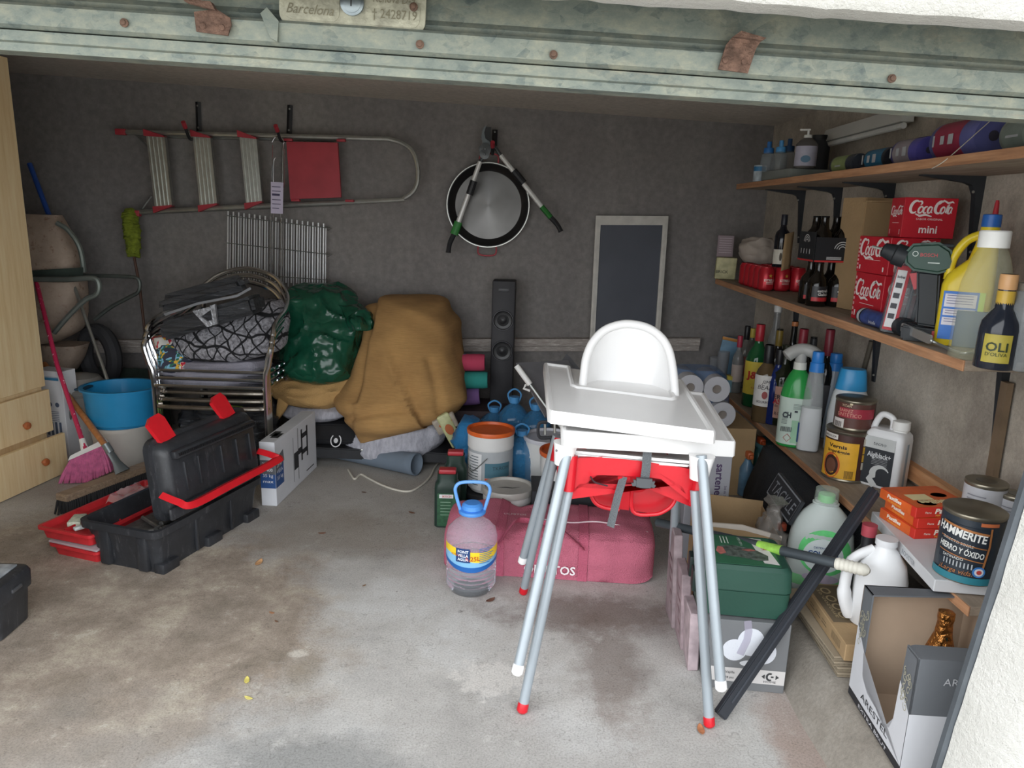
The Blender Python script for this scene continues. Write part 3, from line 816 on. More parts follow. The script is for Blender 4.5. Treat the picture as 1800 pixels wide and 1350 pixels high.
# white carton behind the drawers
c = at_z(100, 812, 0); c = Vector((c.x, c.y, 0))
ct = thing('carton', 'tall white printed carton standing beside the drawers', 'box', c, R(-12))
H = up_to(c, 652); W_ = 56 * mpp(c)
bm = B(); box(bm, (0, 0.05, H / 2), (W_, 0.1, H), None, 0.002, 1); obj('body', bm, mat('dcdde0', 0.7, var=0.05), ct)
M = frame((0, -0.001, 0), (1, 0, 0), (0, 0, 1)); bm = B(); patch(bm, (-0.07, H - 0.05, 0.07, H - 0.035), M); patch(bm, (-0.07, H - 0.032, 0.07, H - 0.03), M)
obj('band', bm, mat('3f7fa5', 0.6, var=0), ct, smooth=0)
bm = B()
for x in (-0.045, 0.0, 0.045): patch(bm, ellipse(x, H * 0.64, 0.013, 0.013), M)
for k in range(6): patch(bm, (-0.06, H * 0.56 - k * 0.01, 0.05, H * 0.56 - k * 0.01 + 0.003), M)
for k in range(5): patch(bm, (-0.06 + k * 0.026, H * 0.3, -0.045 + k * 0.026, H * 0.45), M)
obj('print', bm, mat('5a6478', 0.7, var=0), ct, smooth=0)
# wheelbarrow standing on its nose
wb = thing('wheelbarrow', 'rust-speckled beige wheelbarrow standing upright in the back left corner', 'wheelbarrow', (-2.6, 4.35, 0))
def rustpaint():
    mt, N, L, b = nmat('rusty_beige_enamel')
    P_ = geo_pos(N); n = tnoise(N, L, P_, 5, 6, 0.7); s = tnoise(N, L, P_, 30, 5, 0.75)
    c = ramp(N, L, n.outputs['Fac'], [(0.3, '8f7f72'), (0.65, 'b29f8e')])
    c = mixc(N, L, ramp(N, L, s.outputs['Fac'], [(0.57, '000000'), (0.66, 'd0d0d0')]), c, '6e4632')
    L.new(c, b.inputs['Base Color']); b.inputs['Roughness'].default_value = 0.7; return mt
M_rp = rustpaint()
wy = 4.25
def rows_px(rows):   # (py, pxL, pxR, Ycentre, depth)
    out = []
    for py, a, b_, Yc, dp in rows:
        p, q = at_y(a, py, Yc), at_y(b_, py, Yc)
        out.append((p.x, q.x, Yc - dp / 2, Yc + dp / 2, (p.z + q.z) / 2))
    return out[::-1]
bm = lump(rows_px([(377, 40, 106, wy, .1), (400, 30, 116, wy, .18), (440, 28, 136, wy, .22), (474, 30, 143, wy, .22)]), 40, 20, 0.004, e=3.5, seed=2); obj('tray', bm, M_rp, wb, True, smooth=50)
bm = lump(rows_px([(492, 30, 146, wy, .24), (530, 34, 147, wy, .26), (575, 38, 140, wy, .26), (600, 50, 100, wy, .2)]), 40, 20, 0.006, e=3, seed=3); obj('tray', bm, M_rp, wb, True, smooth=50)
bm = lump(rows_px([(604, 80, 150, wy, .2), (630, 78, 142, wy, .2), (650, 90, 130, wy, .15)]), 32, 10, 0.006, e=3, seed=5); obj('nose_plate', bm, M_rp, wb, True, smooth=50)
M_grnm = mat('3f4a44', 0.6, 0.3, var=0.3, vs=20)
bm = B(); hexa(bm, [at_y(*q, Y) for Y in (wy + .1, wy - .14) for q in ((30, 492), (146, 488), (146, 470), (30, 477))]); obj('crossbar', bm, M_grnm, wb, True)
bm = B(); tube(bm, smoothpath([Y_(100, 392, wy - .12), Y_(120, 405, wy - .12), Y_(140, 435, wy - .12), Y_(148, 478, wy - .1)], 6), 0.014, 8); obj('rim', bm, mat('7e8680', 0.5, 0.5, var=0.3), wb, True)
for pts, mt_ in (([(60, 491), (120, 491), (160, 489), (172, 494), (174, 508), (168, 519), (150, 527), (120, 556), (95, 585)], mat('79807b', 0.5, 0.5, var=0.3)), ([(66, 483), (140, 484), (215, 486), (240, 489), (246, 500), (242, 514), (228, 522), (195, 540), (166, 562)], mat('5c625e', 0.5, 0.5, var=0.3))):
    yy = wy - 0.2 if pts[0][0] == 60 else wy - 0.02
    bm = B(); tube(bm, smoothpath([Y_(x, y_, yy) for x, y_ in pts], 5), 0.0145 if pts[0][0] == 60 else 0.011, 8); obj('handle', bm, mt_, wb, True)
p = Y_(175, 625, wy + 0.1); bm = B(); tube(bm, [(p.x + 0.02 * math.sin(0), p.y + 0.13 * math.cos(2 * PI * k / 32), p.z + 0.15 * math.sin(2 * PI * k / 32)) for k in range(32)], 0.045, 10, closed=True)
bmesh.ops.rotate(bm, cent=p, matrix=Matrix.Rotation(R(65), 3, 'Z'), verts=bm.verts); obj('tyre', bm, mat('3a3a3d', 0.8), wb, True)
bm = B(); box(bm, (0.12, 0.1, 0.2), (0.7, 0.02, 0.4)); obj('stand', bm, M_grnm, wb)
# feather duster on a stick
du = thing('feather_duster', 'lime green feather duster on a long stick leaning by the wall', 'duster', at_y(262, 600, 4.35))
bm = B(); ctrl = [Y_(226, 366, 4.45), Y_(229, 390, 4.45), Y_(233, 420, 4.44), Y_(235, 452, 4.43)]
pp = smoothpath(ctrl, 12); tube(bm, pp, [0.012 + 0.032 * math.sin(PI * min(1, (k + 1) / len(pp) * 0.9)) ** 0.7 + 0.005 * (k % 2) for k in range(len(pp))], 14)
for v in bm.verts: v.co += Vector((nz(v.co, 40), 0, nz(v.co, 40, 3))) * 0.015
obj('feathers', bm, mat('7c8a2a', 0.9, var=0.3, vs=40, bump=0.2), du, True)
bm = B(); tube(bm, [Y_(235, 448, 4.43), Y_(245, 500, 4.40), (Y_(262, 600, 4.35).x, 4.35, 0.0)], 0.008, 8); obj('stick', bm, mat('5a3f33', 0.6, var=0.2), du, True)
# telescopic pole
te = thing('telescopic_pole', 'long pole, blue above and silver below, leaning behind the grey bin', 'pole', at_y(187, 660, 4.0))
bm = B(); tube(bm, [Y_(52, 288, 4.42), Y_(98, 410, 4.3), Y_(122, 484, 4.22)], 0.014, 10); obj('blue_tube', bm, mat('2c4f9a', 0.4, var=0.08), te, True, label='blue upper tube')
bm = B(); a = Y_(122, 480, 4.22); b_ = Y_(186, 660, 4.02); tube(bm, [a, b_, b_ + (b_ - a) * 0.9], 0.0095, 10); obj('silver_tube', bm, M_alu, te, True, label='silver lower tube')
bm = B(); tube(bm, [Y_(118, 472, 4.22), Y_(127, 492, 4.21)], 0.018, 10); obj('clamp', bm, M_blk, te, True)
# grey bin with lid
c = at_y(160, 800, 4.05); c = Vector((c.x - 0.02, 4.05, 0)); k_ = mpp(c)
bn = thing('pedal_bin', 'grey plastic bin with a domed grey lid behind the blue basin', 'bin', c)
zt = up_to(c, 683)
bm = B(); lathe(bm, [(0, 0.13), (0.01, 0.14), (zt - 0.03, 0.17), (zt, 0.175)], 32); obj('body', bm, mat('b1aea8', 0.45, var=0.05), bn)
bm = B(); lathe(bm, [(zt - 0.015, 0.19), (zt, 0.192), (zt + 0.02, 0.18), (zt + 0.03, 0.13), (zt + 0.07, 0.10), (zt + 0.085, 0.05), (zt + 0.088, 0.001)], 32); obj('lid', bm, mat('8f8c87', 0.4, var=0.05), bn)
bm = B(); tube(bm, smoothpath([(0.02, -0.18, zt - 0.02), (0.05, -0.2, zt - 0.1), (0.0, -0.18, zt - 0.2)], 6), 0.008, 8); obj('handle', bm, mat('6c6b6a', 0.5), bn)
# bucket with blue basin on top
def bucket(c, r0, r1, h, mt, name, lbl, cat, dark_in=True, n=40):
    t = thing(name, lbl, cat, c)
    bm = B(); lathe(bm, [(0, r0 * 0.97), (0.004, r0), (h - 0.02, r1), (h - 0.02, r1 + 0.008), (h, r1 + 0.009), (h, r1 - 0.003), (h - 0.03, r1 - 0.006), (0.008, r0 - 0.004), (0.008, 0.001)], n, cap1=False)
    obj('body', bm, mt, t); return t
c = at_z(222, 818, 0); rr = 50 * mpp(c); hb = up_to(c, 742)
bk = bucket(c, rr * 0.82, rr, hb, mat('c8c3bb', 0.45, var=0.05), 'bucket', 'beige plastic bucket on the floor holding the blue basin', 'bucket')
cz = hb - 0.06
ba = thing('wash_basin', 'bright blue oval plastic basin sitting in the beige bucket', 'basin', c + Vector((0.01, 0, cz)))
hz = up_to(c + Vector((0, 0, cz)), 668)
W2 = 60 * mpp(c)
bm = B(); loft(bm, [(0, rr * 0.72, rr * 0.72), (0.01, rr * 0.76, rr * 0.76), (0.06, rr * 0.86, rr * 0.9), (0.075, W2 * 0.93, W2 * 0.85), (hz * 0.85, W2, W2 * 0.9), (hz * 0.86, W2 + 0.015, W2 * 0.9 + 0.015), (hz * 0.9, W2 + 0.016, W2 * 0.9 + 0.016), (hz * 0.9, W2 - 0.004, W2 * 0.9 - 0.004), (0.07, W2 * 0.9, W2 * 0.82), (0.012, rr * 0.7, rr * 0.7), (0.012, 0.001, 0.001)], 44, cap1=False)
obj('body', bm, mat('2a8fc4', 0.35, var=0.06), ba)
bm = B(); box(bm, (-W2 * 0.97, -0.03, hz * 0.86), (0.05, 0.10, 0.012), None, 0.005); obj('grip_hole', bm, mat('1d3f55', 0.5), ba)
# pink broom
M_pinkp = mat('c73a63', 0.4, var=0.0)
def flower_mat():
    mt, N, L, b = nmat('pink_flowered_plastic'); P_ = geo_pos(N)
    v = tnoise(N, L, P_, 40, 2, 0.5, 'ShaderNodeTexVoronoi')
    c = ramp(N, L, v.outputs['Distance'], [(0.0, 'f0e6e8'), (0.5, 'eeb9c4'), (0.6, 'c22f56')]); L.new(c, b.inputs['Base Color']); b.inputs['Roughness'].default_value = 0.4; return mt
hp = at_z(152, 845, 0.0); 
br = thing('broom', 'pink bristled broom with a flowered handle by the drawers', 'broom', hp)
bh = at_y(150, 790, hp.y + 0.02)
bm = B(); tube(bm, [bh, at_y(100, 640, hp.y + 0.22), at_y(63, 492, 4.15)], 0.0115, 10); obj('handle', bm, flower_mat(), br, True)
bm = B(); a, b_ = at_y(128, 803, hp.y), at_y(182, 776, hp.y + 0.05); n_ = (b_ - a).normalized()
hexa(bm, [a + Vector((-.01, -.03, -.012)), b_ + Vector((.01, -.03, -.012)), b_ + Vector((.01, .03, -.012)), a + Vector((-.01, .03, -.012)),
          a + Vector((0, -.02, .012)), b_ + Vector((0, -.02, .012)), b_ + Vector((0, .02, .012)), a + Vector((0, .02, .012))]); obj('head', bm, M_white, br, True)
bm = B(); tube(bm, [bh + Vector((0, 0, -0.02)), bh + (at_y(100, 640, hp.y + 0.22) - bh).normalized() * 0.06], [0.02, 0.014], 10); obj('socket', bm, M_white, br, True)
bm = B(); rnd = random.Random(4)
for i in range(26):
    for j in range(3):
        t = i / 25; top = a.lerp(b_, t) + Vector((0, (j - 1) * 0.02, -0.01)); spread = (t - 0.45) * 0.10
        bot = Vector((top.x + spread + rnd.uniform(-.004, .004), top.y + (j - 1) * 0.02 - 0.02, 0.004 + max(0, (t - 0.5)) * 0.10))
        tube(bm, [top, top.lerp(bot, .6) + Vector((spread * .1, 0, 0)), bot], [0.005, 0.006, 0.0045], 5)
obj('bristles', bm, mat('cf6f9c', 0.6, var=0.25, vs=50), br, True, kind='stuff')
# yard brush with wooden head and pole
p0 = at_z(108, 884, 0.06); p1 = at_z(262, 826, 0.06)
yb = thing('yard_brush', 'wide black-bristled yard brush with an orange wooden pole and grey socket', 'brush', (p0 + p1) / 2 - Vector((0, 0, 0.06)))
d = (p1 - p0).normalized(); n_ = Vector((-d.y, d.x, 0))
M_head = wood('worn_wood_head', '7d6a58', '9b8570', 'b09a82', 2, 'X')
def bar(name, a, b_, wd, z0, z1, mt, par, sl=0):
    bm = B(); q = [a - n_ * wd / 2, b_ - n_ * wd / 2, b_ + n_ * wd / 2, a + n_ * wd / 2]
    hexa(bm, [Vector((v.x, v.y, z0)) for v in q] + [Vector((v.x, v.y, z1)) for v in q])
    bmesh.ops.bevel(bm, geom=list(bm.edges), offset=0.004, segments=2, affect='EDGES'); return obj(name, bm, mt, par, True)
bar('head', p0, p1, 0.07, 0.066, 0.10, M_head, yb)
bm = B()
for i in range(46):
    for j in range(4):
        t = (i + 0.5) / 46; top = p0.lerp(p1, t) + n_ * (j - 1.5) * 0.017; top.z = 0.07; k = (j - 1.5) * 0.008
        bot = top + n_ * k + d * rnd.uniform(-.006, .006) - d * 0.012; bot.z = 0.003; tube(bm, [top, bot], [0.0065, 0.0045], 5)
obj('bristles', bm, mat('2c2c2e', 0.7, var=0.2), yb, True, kind='stuff')
s0 = at_y(216, 838, p1.y - 0.12); s1 = at_y(194, 795, p1.y - 0.08)
cm = p0.lerp(p1, 0.68)
bm = B(); M_zinc = mat('8e9698', 0.4, 0.6, var=0.15)
s0 = Vector((cm.x, cm.y, 0.10)); top = at_y(192, 792, cm.y + 0.02)
tube(bm, [s0, s0.lerp(top, .45), top], [0.045, 0.024, 0.019], 12, flat=0.45); tube(bm, [top + (top - s0) * -0.1, top + (top - s0) * 0.3], 0.0195, 12); obj('socket', bm, M_zinc, yb, True)
bm = B(); tube(bm, [top, at_y(78, 640, 4.1)], 0.0155, 12); obj('pole', bm, wood('orange_beech', 'a8693a', 'bd7c48', 'cd9160', 1, 'Z', 0.4), yb, True)
# blue dustpan
c = at_z(150, 792, 0.0) + Vector((0.02, 0.1, 0)); dp = thing('dustpan', 'blue plastic dustpan behind the pink broom', 'dustpan', c)
bm = B(); prism(bm, rrect(0.24, 0.2, 0.03, 4), 0.0, 0.006); prism(bm, [(-.12, .09), (.12, .09), (.12, .1), (-.12, .1)], 0.006, 0.06); obj('pan', bm, mat('2f86b8', 0.4), dp)
bm = B(); tube(bm, [(0, 0.1, 0.04), (0, 0.22, 0.07)], 0.014, 8); obj('handle', bm, mat('2f86b8', 0.4), dp)
# ================================================================ BLACK TOOLBOX, ORGANISERS
def plastic_scuffed():
    mt, N, L, b = nmat('scuffed_black_plastic')
    P_ = geo_pos(N); n = tnoise(N, L, P_, 5, 8, 0.8); mp = N.new('ShaderNodeMapping'); mp.inputs['Scale'].default_value = (3, 3, 0.6); L.new(P_, mp.inputs[0])
    s = tnoise(N, L, mp.outputs[0], 14, 8, 0.85)
    c = ramp(N, L, n.outputs['Fac'], [(0.35, '232427'), (0.7, '34363a')])
    c = mixc(N, L, ramp(N, L, s.outputs['Fac'], [(0.56, '000000'), (0.68, 'a0a0a0')]), c, '808083')
    L.new(c, b.inputs['Base Color']); b.inputs['Roughness'].default_value = 0.42; bumpn(N, L, b, s.outputs['Fac'], 0.1, 0.003); return mt
M_tb = plastic_scuffed()
M_red = mat('d0202a', 0.35, var=0.08, vs=20)
P2 = at_z(281, 1008); ang = math.atan2(0.56, 0.165)
tb = thing('toolbox', 'big scuffed black toolbox with its lid up, red latches and a red carrying handle', 'toolbox', P2, ang)
hz = up_to(P2, 930)
LL, WW = 0.60, 0.30
def tbx(name, c, s, mt=M_tb, par=None, bev=0.006, **k):
    bm = B(); box(bm, c, s, None, bev); return obj(name, bm, mt, par or tb, **k)
# tapered tub, open at the top
bm = B(); n = 44
def rr_ring(x0, x1, y0, y1, r, z, k=5):
    return [(p[0], p[1], z) for p in rrect(x1 - x0, y1 - y0, r, k, (x0 + x1) / 2, (y0 + y1) / 2)]
rings = [rr_ring(0, LL, 0, WW, .03, 0.0), rr_ring(-.01, LL + .01, -.008, WW + .012, .03, hz * .55), rr_ring(-.02, LL + .02, -.014, WW + .03, .03, hz - .035), rr_ring(-.035, LL + .035, -.028, WW + .045, .035, hz - .03), rr_ring(-.037, LL + .037, -.03, WW + .047, .035, hz), rr_ring(-.02, LL + .02, -.014, WW + .03, .03, hz), rr_ring(-.012, LL + .012, -.006, WW + .022, .03, hz - .04), rr_ring(.01, LL - .01, .01, WW - .01, .03, 0.012)]
V = [[bm.verts.new(p) for p in r] for r in rings]; n = len(V[0])
for a, b_ in zip(V, V[1:]):
    for i in range(n): bm.faces.new((a[i], a[(i + 1) % n], b_[(i + 1) % n], b_[i]))
bm.faces.new(V[0][::-1]); bm.faces.new(V[-1])
for x in (0.04, LL - 0.04, LL * .5): box(bm, (x, 0.0, 0.015), (0.09, 0.05, 0.05), None, 0.008)
for x in (0.2, 0.42): box(bm, (x, -0.012, hz * .45), (0.012, 0.014, hz * .8), None, 0.004)
for y in (0.06, WW - .06): box(bm, (-0.008, y, hz * .45), (0.03, 0.05, hz * .85), None, 0.01)
obj('tub', bm, M_tb, tb)
# lid standing open on the right-hand long side
zl = hz - 0.005
Hl = up_to(P2 + Vector((0, 0, zl)), 785)
bm = B()
def lid_ring(y, m, r=0.045): return [(p[0], y, p[1]) for p in rrect(LL + 0.0 - 2 * m, Hl - 2 * m, r, 6, LL / 2 + .055, zl + Hl / 2)]
Ml = Matrix.Translation((0, -.02, zl)) @ rx(-6) @ Matrix.Translation((0, .02, -zl))
rings = [lid_ring(.03, .012), lid_ring(.055, 0), lid_ring(.03, 0), lid_ring(.026, .014), lid_ring(.0, .018), lid_ring(-.02, .03), lid_ring(-.03, .045)]
V = [[bm.verts.new(p) for p in r] for r in rings]; n = len(V[0])
for a, b_ in zip(V, V[1:]):
    for i in range(n): bm.faces.new((a[i], a[(i + 1) % n], b_[(i + 1) % n], b_[i]))
bm.faces.new(V[0][::-1]); bm.faces.new(V[-1])
box(bm, (LL / 2 + .05, -.04, zl + Hl * .80), (LL - .1, .03, .035), None, .01)
for x in (.16, .24, .38, .48, .57): box(bm, (x, -.033, zl + Hl * .5), (.007, .012, Hl * .36), None, .003)
box(bm, (LL / 2, -.038, zl + Hl * .14), (LL - .08, .02, .05), None, .01)
bmesh.ops.transform(bm, matrix=Ml, verts=bm.verts)
lid = obj('lid', bm, M_tb, tb)
bm = B()
for k in range(46): box(bm, (.12 + k * .0105, -.057, zl + Hl * .80), (.005, .003, .012))
bmesh.ops.transform(bm, matrix=Ml, verts=bm.verts); obj('grip_ribs', bm, mat('141416', 0.5), lid)
zr = zl + Hl * .31
bm = B(); tube(bm, smoothpath([(.045, .0, zr + .02), (.05, -.075, zr + .0), (.075, -.11, zr - .012), (LL * .5, -.11, zr - .012), (LL + .02, -.11, zr - .01), (LL + .05, -.09, zr), (LL + .055, .0, zr + .012)], 6), 0.022, 4, flat=.75)
obj('carrying_handle', bm, M_red, tb, label='red carrying handle')
for x in (.12, .49):
    bm = B(); Mx = Ml @ Matrix.Translation((x + .03, .02, zl + Hl - .01)) @ rx(-24) @ ry(-8)
    prism(bm, [(-.045, -.01), (.04, -.01), (.045, .075), (.03, .1), (-.02, .1), (-.05, .08)], -.008, .008, Mx @ rx(90)); obj('latch', bm, M_red, tb, label='red latch')
bm = B(); rnd = random.Random(3)
for k in range(16): cyl(bm, (rnd.uniform(.03, .5), rnd.uniform(.05, .24), hz * .45 + rnd.uniform(-.03, .05)), (rnd.uniform(.03, .5), rnd.uniform(.05, .24), hz * .45 + rnd.uniform(-.03, .05)), rnd.uniform(.006, .014), 8)
box(bm, (LL / 2, WW / 2, hz * .3), (LL - .06, WW - .06, .1))
obj('tool_clutter', bm, mat('6b6a68', 0.45, 0.5, var=0.5, vs=30), tb, kind='stuff')
# two red organisers stacked beside it
Q = at_z(172, 992); a2 = ang - 0.03
M_redo = mat('bf2b31', 0.4, var=0.15, vs=25)
org = []
for k, (z0, off) in enumerate(((0.0, 0.0), (0.07, 0.02))):
    t = thing('organiser', ('red organiser case with a clear lid on the floor, lower of two', 'open red organiser tray of small tools on top of the other organiser')[k], 'organiser', Q + Vector((-.02 * k, 0, z0)), a2 + .02 * k)
    bm = B(); LO, WO = (.42, .24) if k == 0 else (.56, .26)
    rings = [rr_ring(.012, LO - .012, .012, WO - .012, .015, 0), rr_ring(.005, LO - .005, .005, WO - .005, .015, .038), rr_ring(-.008, LO + .008, -.008, WO + .008, .02, .04), rr_ring(-.008, LO + .008, -.008, WO + .008, .02, .052), rr_ring(.004, LO - .004, .004, WO - .004, .012, .052), rr_ring(.014, LO - .014, .014, WO - .014, .012, .03)]
    V = [[bm.verts.new(p) for p in r] for r in rings]; n = len(V[0])
    for a, b_ in zip(V, V[1:]):
        for i in range(n): bm.faces.new((a[i], a[(i + 1) % n], b_[(i + 1) % n], b_[i]))
    bm.faces.new(V[0][::-1]); bm.faces.new(V[-1])
    obj('tray', bm, M_redo, t)
    bm = B()
    for x in (LO * .3, LO * .62): box(bm, (x, WO / 2, .04), (.004, WO - .03, .022))
    box(bm, (LO / 2, WO * .55, .04), (LO - .03, .004, .022)); obj('divider', bm, M_redo, t)
    if k == 0:
        bm = B(); box(bm, (LO / 2, WO / 2, .058), (LO + .01, WO + .01, .01), None, .004); obj('clear_lid', bm, mat('d8c4c8', 0.15, alpha=0.55, var=0), t, label='clear lid')
    else:
        for (nm, c_, s_, col, rzz) in (('drill_bit_case', (.10, .17, .05), (.09, .05, .02), 'c9cdb8', 30), ('blue_card', (.2, .13, .046), (.08, .07, .006), '5f8aa3', 12), ('glue_tube', (.13, .06, .05), (.16, .022, .018), 'b3a68f', 20), ('cutter', (.05, .1, .05), (.05, .02, .015), 'c7ccc9', -20), ('label_card', (.36, .12, .052), (.12, .1, .004), 'bfb3b0', 8)):
            bm = B(); box(bm, (0, 0, 0), s_, tr(*c_) @ rz(rzz), .004); obj(nm, bm, mat(col, 0.4, var=0.3, vs=60), t, label={'drill_bit_case': 'pale green and clear case', 'blue_card': 'blue card', 'glue_tube': 'grey brown tube', 'cutter': 'pale cutter', 'label_card': 'crumpled pale card'}[nm])
        bm = B(); grid(bm, lambda u, v: (.28 + .2 * u, .05 + .16 * v, .06 + .03 * nz((u * 3, v * 3, 0), 1.5) + .03 * math.sin(3 * u) * v), 14, 10); obj('plastic_wrap', bm, mat('c9c0c0', 0.2, alpha=0.45, var=0), t, label='crumpled clear plastic')
# small black toolbox at the left edge
c = Vector((-1.61, 2.10, 0)); H = up_to(c, 1042)
st = thing('toolbox', 'small black toolbox with a grey clear-topped lid at the left edge', 'toolbox', (-1.80, 2.20, 0), R(2))
bm = B(); loft(bm, [(0, .165, .085, 8), (.004, .172, .092, 8), (H * .62, .182, .1, 8), (H * .64, .19, .108, 8), (H * .9, .192, .11, 8), (H * .97, .186, .104, 8), (H, .17, .09, 8)], 48); obj('body', bm, M_tb, st)
bm = B(); box(bm, (0, 0, H + .003), (.31, .15, .008), None, .003); tp = obj('lid_window', bm, mat('9a9fa3', 0.25, var=0.35, vs=25), st, label='grey translucent lid window')
bm = B(); box(bm, (.193, 0, H * .78), (.008, .05, .012), None, .002); obj('latch', bm, mat('4a4b4e', 0.4), st)

# ================================================================ CHAIRS AND WHAT LIES ON THEM
cx_, cy_ = (-1.835 - 1.21) / 2, 3.62
hw = 0.312
def make_chair(lbl):
    t = thing('stacking_chair', lbl, 'chair', (cx_, cy_, 0), 0, 'stacked aluminium bistro chairs')
    bm = B()
    side = lambda s: [(s * (hw - .03), .0, .0), (s * (hw - .03), 0, .25), (s * (hw - .03), 0, .54), (s * (hw - .012), 0, .62), (s * (hw + .005), .0, .70), (s * (hw + .0), .035, .735), (s * (hw - .005), .12, .76), (s * (hw - .02), .3, .79), (s * (hw - .06), .46, .85)]
    pts = side(-1) + [(-hw * .5, .54, .94), (0, .56, .98), (hw * .5, .54, .94)] + side(1)[::-1]
    tube(bm, smoothpath(pts, 6), .0135, 10); obj('arm_frame', bm, M_chrome, t)
    for s in (-1, 1):
        bm = B(); tube(bm, smoothpath([(s * (hw - .06), .5, 0), (s * (hw - .07), .47, .45), (s * (hw - .08), .50, .8)], 5), .0125, 10); obj('leg', bm, M_chrome, t)
        bm = B(); tube(bm, [(s * (hw - .045), .02, .495), (s * (hw - .07), .47, .475)], .011, 8); obj('seat_rail', bm, M_chrome, t)
    bm = B(); tube(bm, smoothpath([(-hw + .05, .03, .40), (-hw + .07, .0, .392), (hw - .07, .0, .392), (hw - .05, .03, .40)], 5), .0115, 8); obj('stretcher', bm, mat('c6beb3', 0.25, 1.0, var=0.35, vs=12), t)
    for k in range(6):
        bm = B(); y = .01 + .085 * k; box(bm, (0, y, .505 - .004 * k), (2 * hw - .08, .06, .016), None, .004, 1); obj('seat_slat', bm, M_chrome, t)
    for k in range(2):
        bm = B(); tube(bm, smoothpath([(-hw + .09, .49, .60 + .11 * k), (0, .53, .61 + .11 * k), (hw - .09, .49, .60 + .11 * k)], 6), .016, 8, flat=1); obj('back_slat', bm, M_chrome, t)
    return t
ch = make_chair('chrome stacking armchair, bottom one of the stack of three')
dup(ch, (cx_, cy_ + .022, .035), 0, 'chrome stacking armchair, middle one of the stack of three')
dup(ch, (cx_, cy_ + .044, .07), 0, 'chrome stacking armchair, top one of the stack, carrying blankets and cases')
sz = .575
def px_lump(name, rows, mt, label, cat, group=None, e=2.4, **k):
    bm = lump(rows_px(rows), e=e, **k); return single(name, bm, mt, label, cat, group, smooth=60)
M_greyb = mat('8d8b95', 0.95, var=0.15, vs=6, bump=0.15, bs=120)
px_lump('blanket', [(628, 292, 474, 3.88, .34), (645, 280, 480, 3.87, .42), (662, 284, 478, 3.87, .42), (668, 300, 468, 3.87, .38)], M_greyb, 'grey folded blanket lying on the chair seat', 'blanket', amp=.02, fs=6, fold=.012, ffreq=24, fdir=(.4, .2, 1), seed=4)
def floral():
    mt, N, L, b = nmat('multicoloured_printed_cloth'); P_ = geo_pos(N)
    wn = tnoise(N, L, P_, 4, 3, .6); ad = N.new('ShaderNodeVectorMath'); ad.operation = 'ADD'; L.new(P_, ad.inputs[0])
    sc2 = N.new('ShaderNodeVectorMath'); sc2.operation = 'SCALE'; sc2.inputs[3].default_value = 0.25; L.new(wn.outputs['Color'], sc2.inputs[0]); L.new(sc2.outputs[0], ad.inputs[1])
    v = tnoise(N, L, ad.outputs[0], 13, 2, .5, 'ShaderNodeTexVoronoi'); s = N.new('ShaderNodeSeparateColor'); L.new(v.outputs['Color'], s.inputs[0])
    c = ramp(N, L, s.outputs[0], [(0.0, 'd9d6d0'), (0.3, 'c23040'), (0.45, 'dcd9d3'), (0.6, 'd8ab3c'), (0.72, '2f6b58'), (0.84, '7fb6cf'), (0.93, '3a3b4a')])
    c.node.color_ramp.interpolation = 'CONSTANT'
    L.new(c, b.inputs['Base Color']); b.inputs['Roughness'].default_value = .95; return mt
px_lump('printed_cloth', [(590, 272, 300, 3.80, .14), (612, 270, 330, 3.78, .2), (640, 272, 345, 3.76, .2), (655, 290, 380, 3.74, .12)], floral(), 'multicoloured printed cloth sticking out at the left of the chair seat', 'cloth', amp=.014, fold=.008, seed=8)
def crackle():
    mt, N, L, b = nmat('grey_cloth_with_black_lines'); P_ = geo_pos(N)
    out = None
    for k, (rot_, sc_) in enumerate((((0, R(35), 0), 17), ((0, R(-40), 0), 15), ((0, R(80), R(10)), 12))):
        mp = N.new('ShaderNodeMapping'); mp.inputs['Rotation'].default_value = rot_; L.new(P_, mp.inputs[0])
        wv = N.new('ShaderNodeTexWave'); wv.inputs['Scale'].default_value = sc_ * .33; wv.inputs['Distortion'].default_value = 4; wv.inputs['Detail'].default_value = 1.5; wv.inputs['Detail Scale'].default_value = 1.5; L.new(mp.outputs[0], wv.inputs['Vector'])
        c = ramp(N, L, wv.outputs['Fac'], [(0.02, (0, 0, 0, 1)), (0.065, (1, 1, 1, 1))])
        out = c if out is None else mixc(N, L, 1.0, out, c, 'MULTIPLY')
    n = tnoise(N, L, P_, 60, 3, .7); base = ramp(N, L, n.outputs['Fac'], [(0.4, '6c6b70'), (0.6, 'a3a2a8')])
    L.new(mixc(N, L, out, '17171a', base), b.inputs['Base Color']); b.inputs['Roughness'].default_value = .95; return mt
px_lump('cushion', [(528, 430, 492, 4.02, .2), (552, 330, 504, 3.95, .26), (585, 292, 502, 3.88, .3), (612, 300, 492, 3.84, .3), (630, 330, 440, 3.82, .2)], crackle(), 'grey cushion with a black criss-cross line pattern on the chair', 'cushion', amp=.015, fold=.006, seed=9)
def shinybag():
    mt, N, L, b = nmat('black_plastic_wrap'); P_ = geo_pos(N)
    mp = N.new('ShaderNodeMapping'); mp.inputs['Rotation'].default_value = (0, R(16), 0); mp.inputs['Scale'].default_value = (3, 8, 30); L.new(P_, mp.inputs[0])
    n = tnoise(N, L, mp.outputs[0], 1.6, 5, .7)
    L.new(ramp(N, L, n.outputs['Fac'], [(0.35, '1c1d20'), (0.62, '3c3e42'), (0.72, '8a8c92')]), b.inputs['Base Color']); b.inputs['Roughness'].default_value = .28; bumpn(N, L, b, n.outputs['Fac'], .8, .02); return mt
M_shb = shinybag()
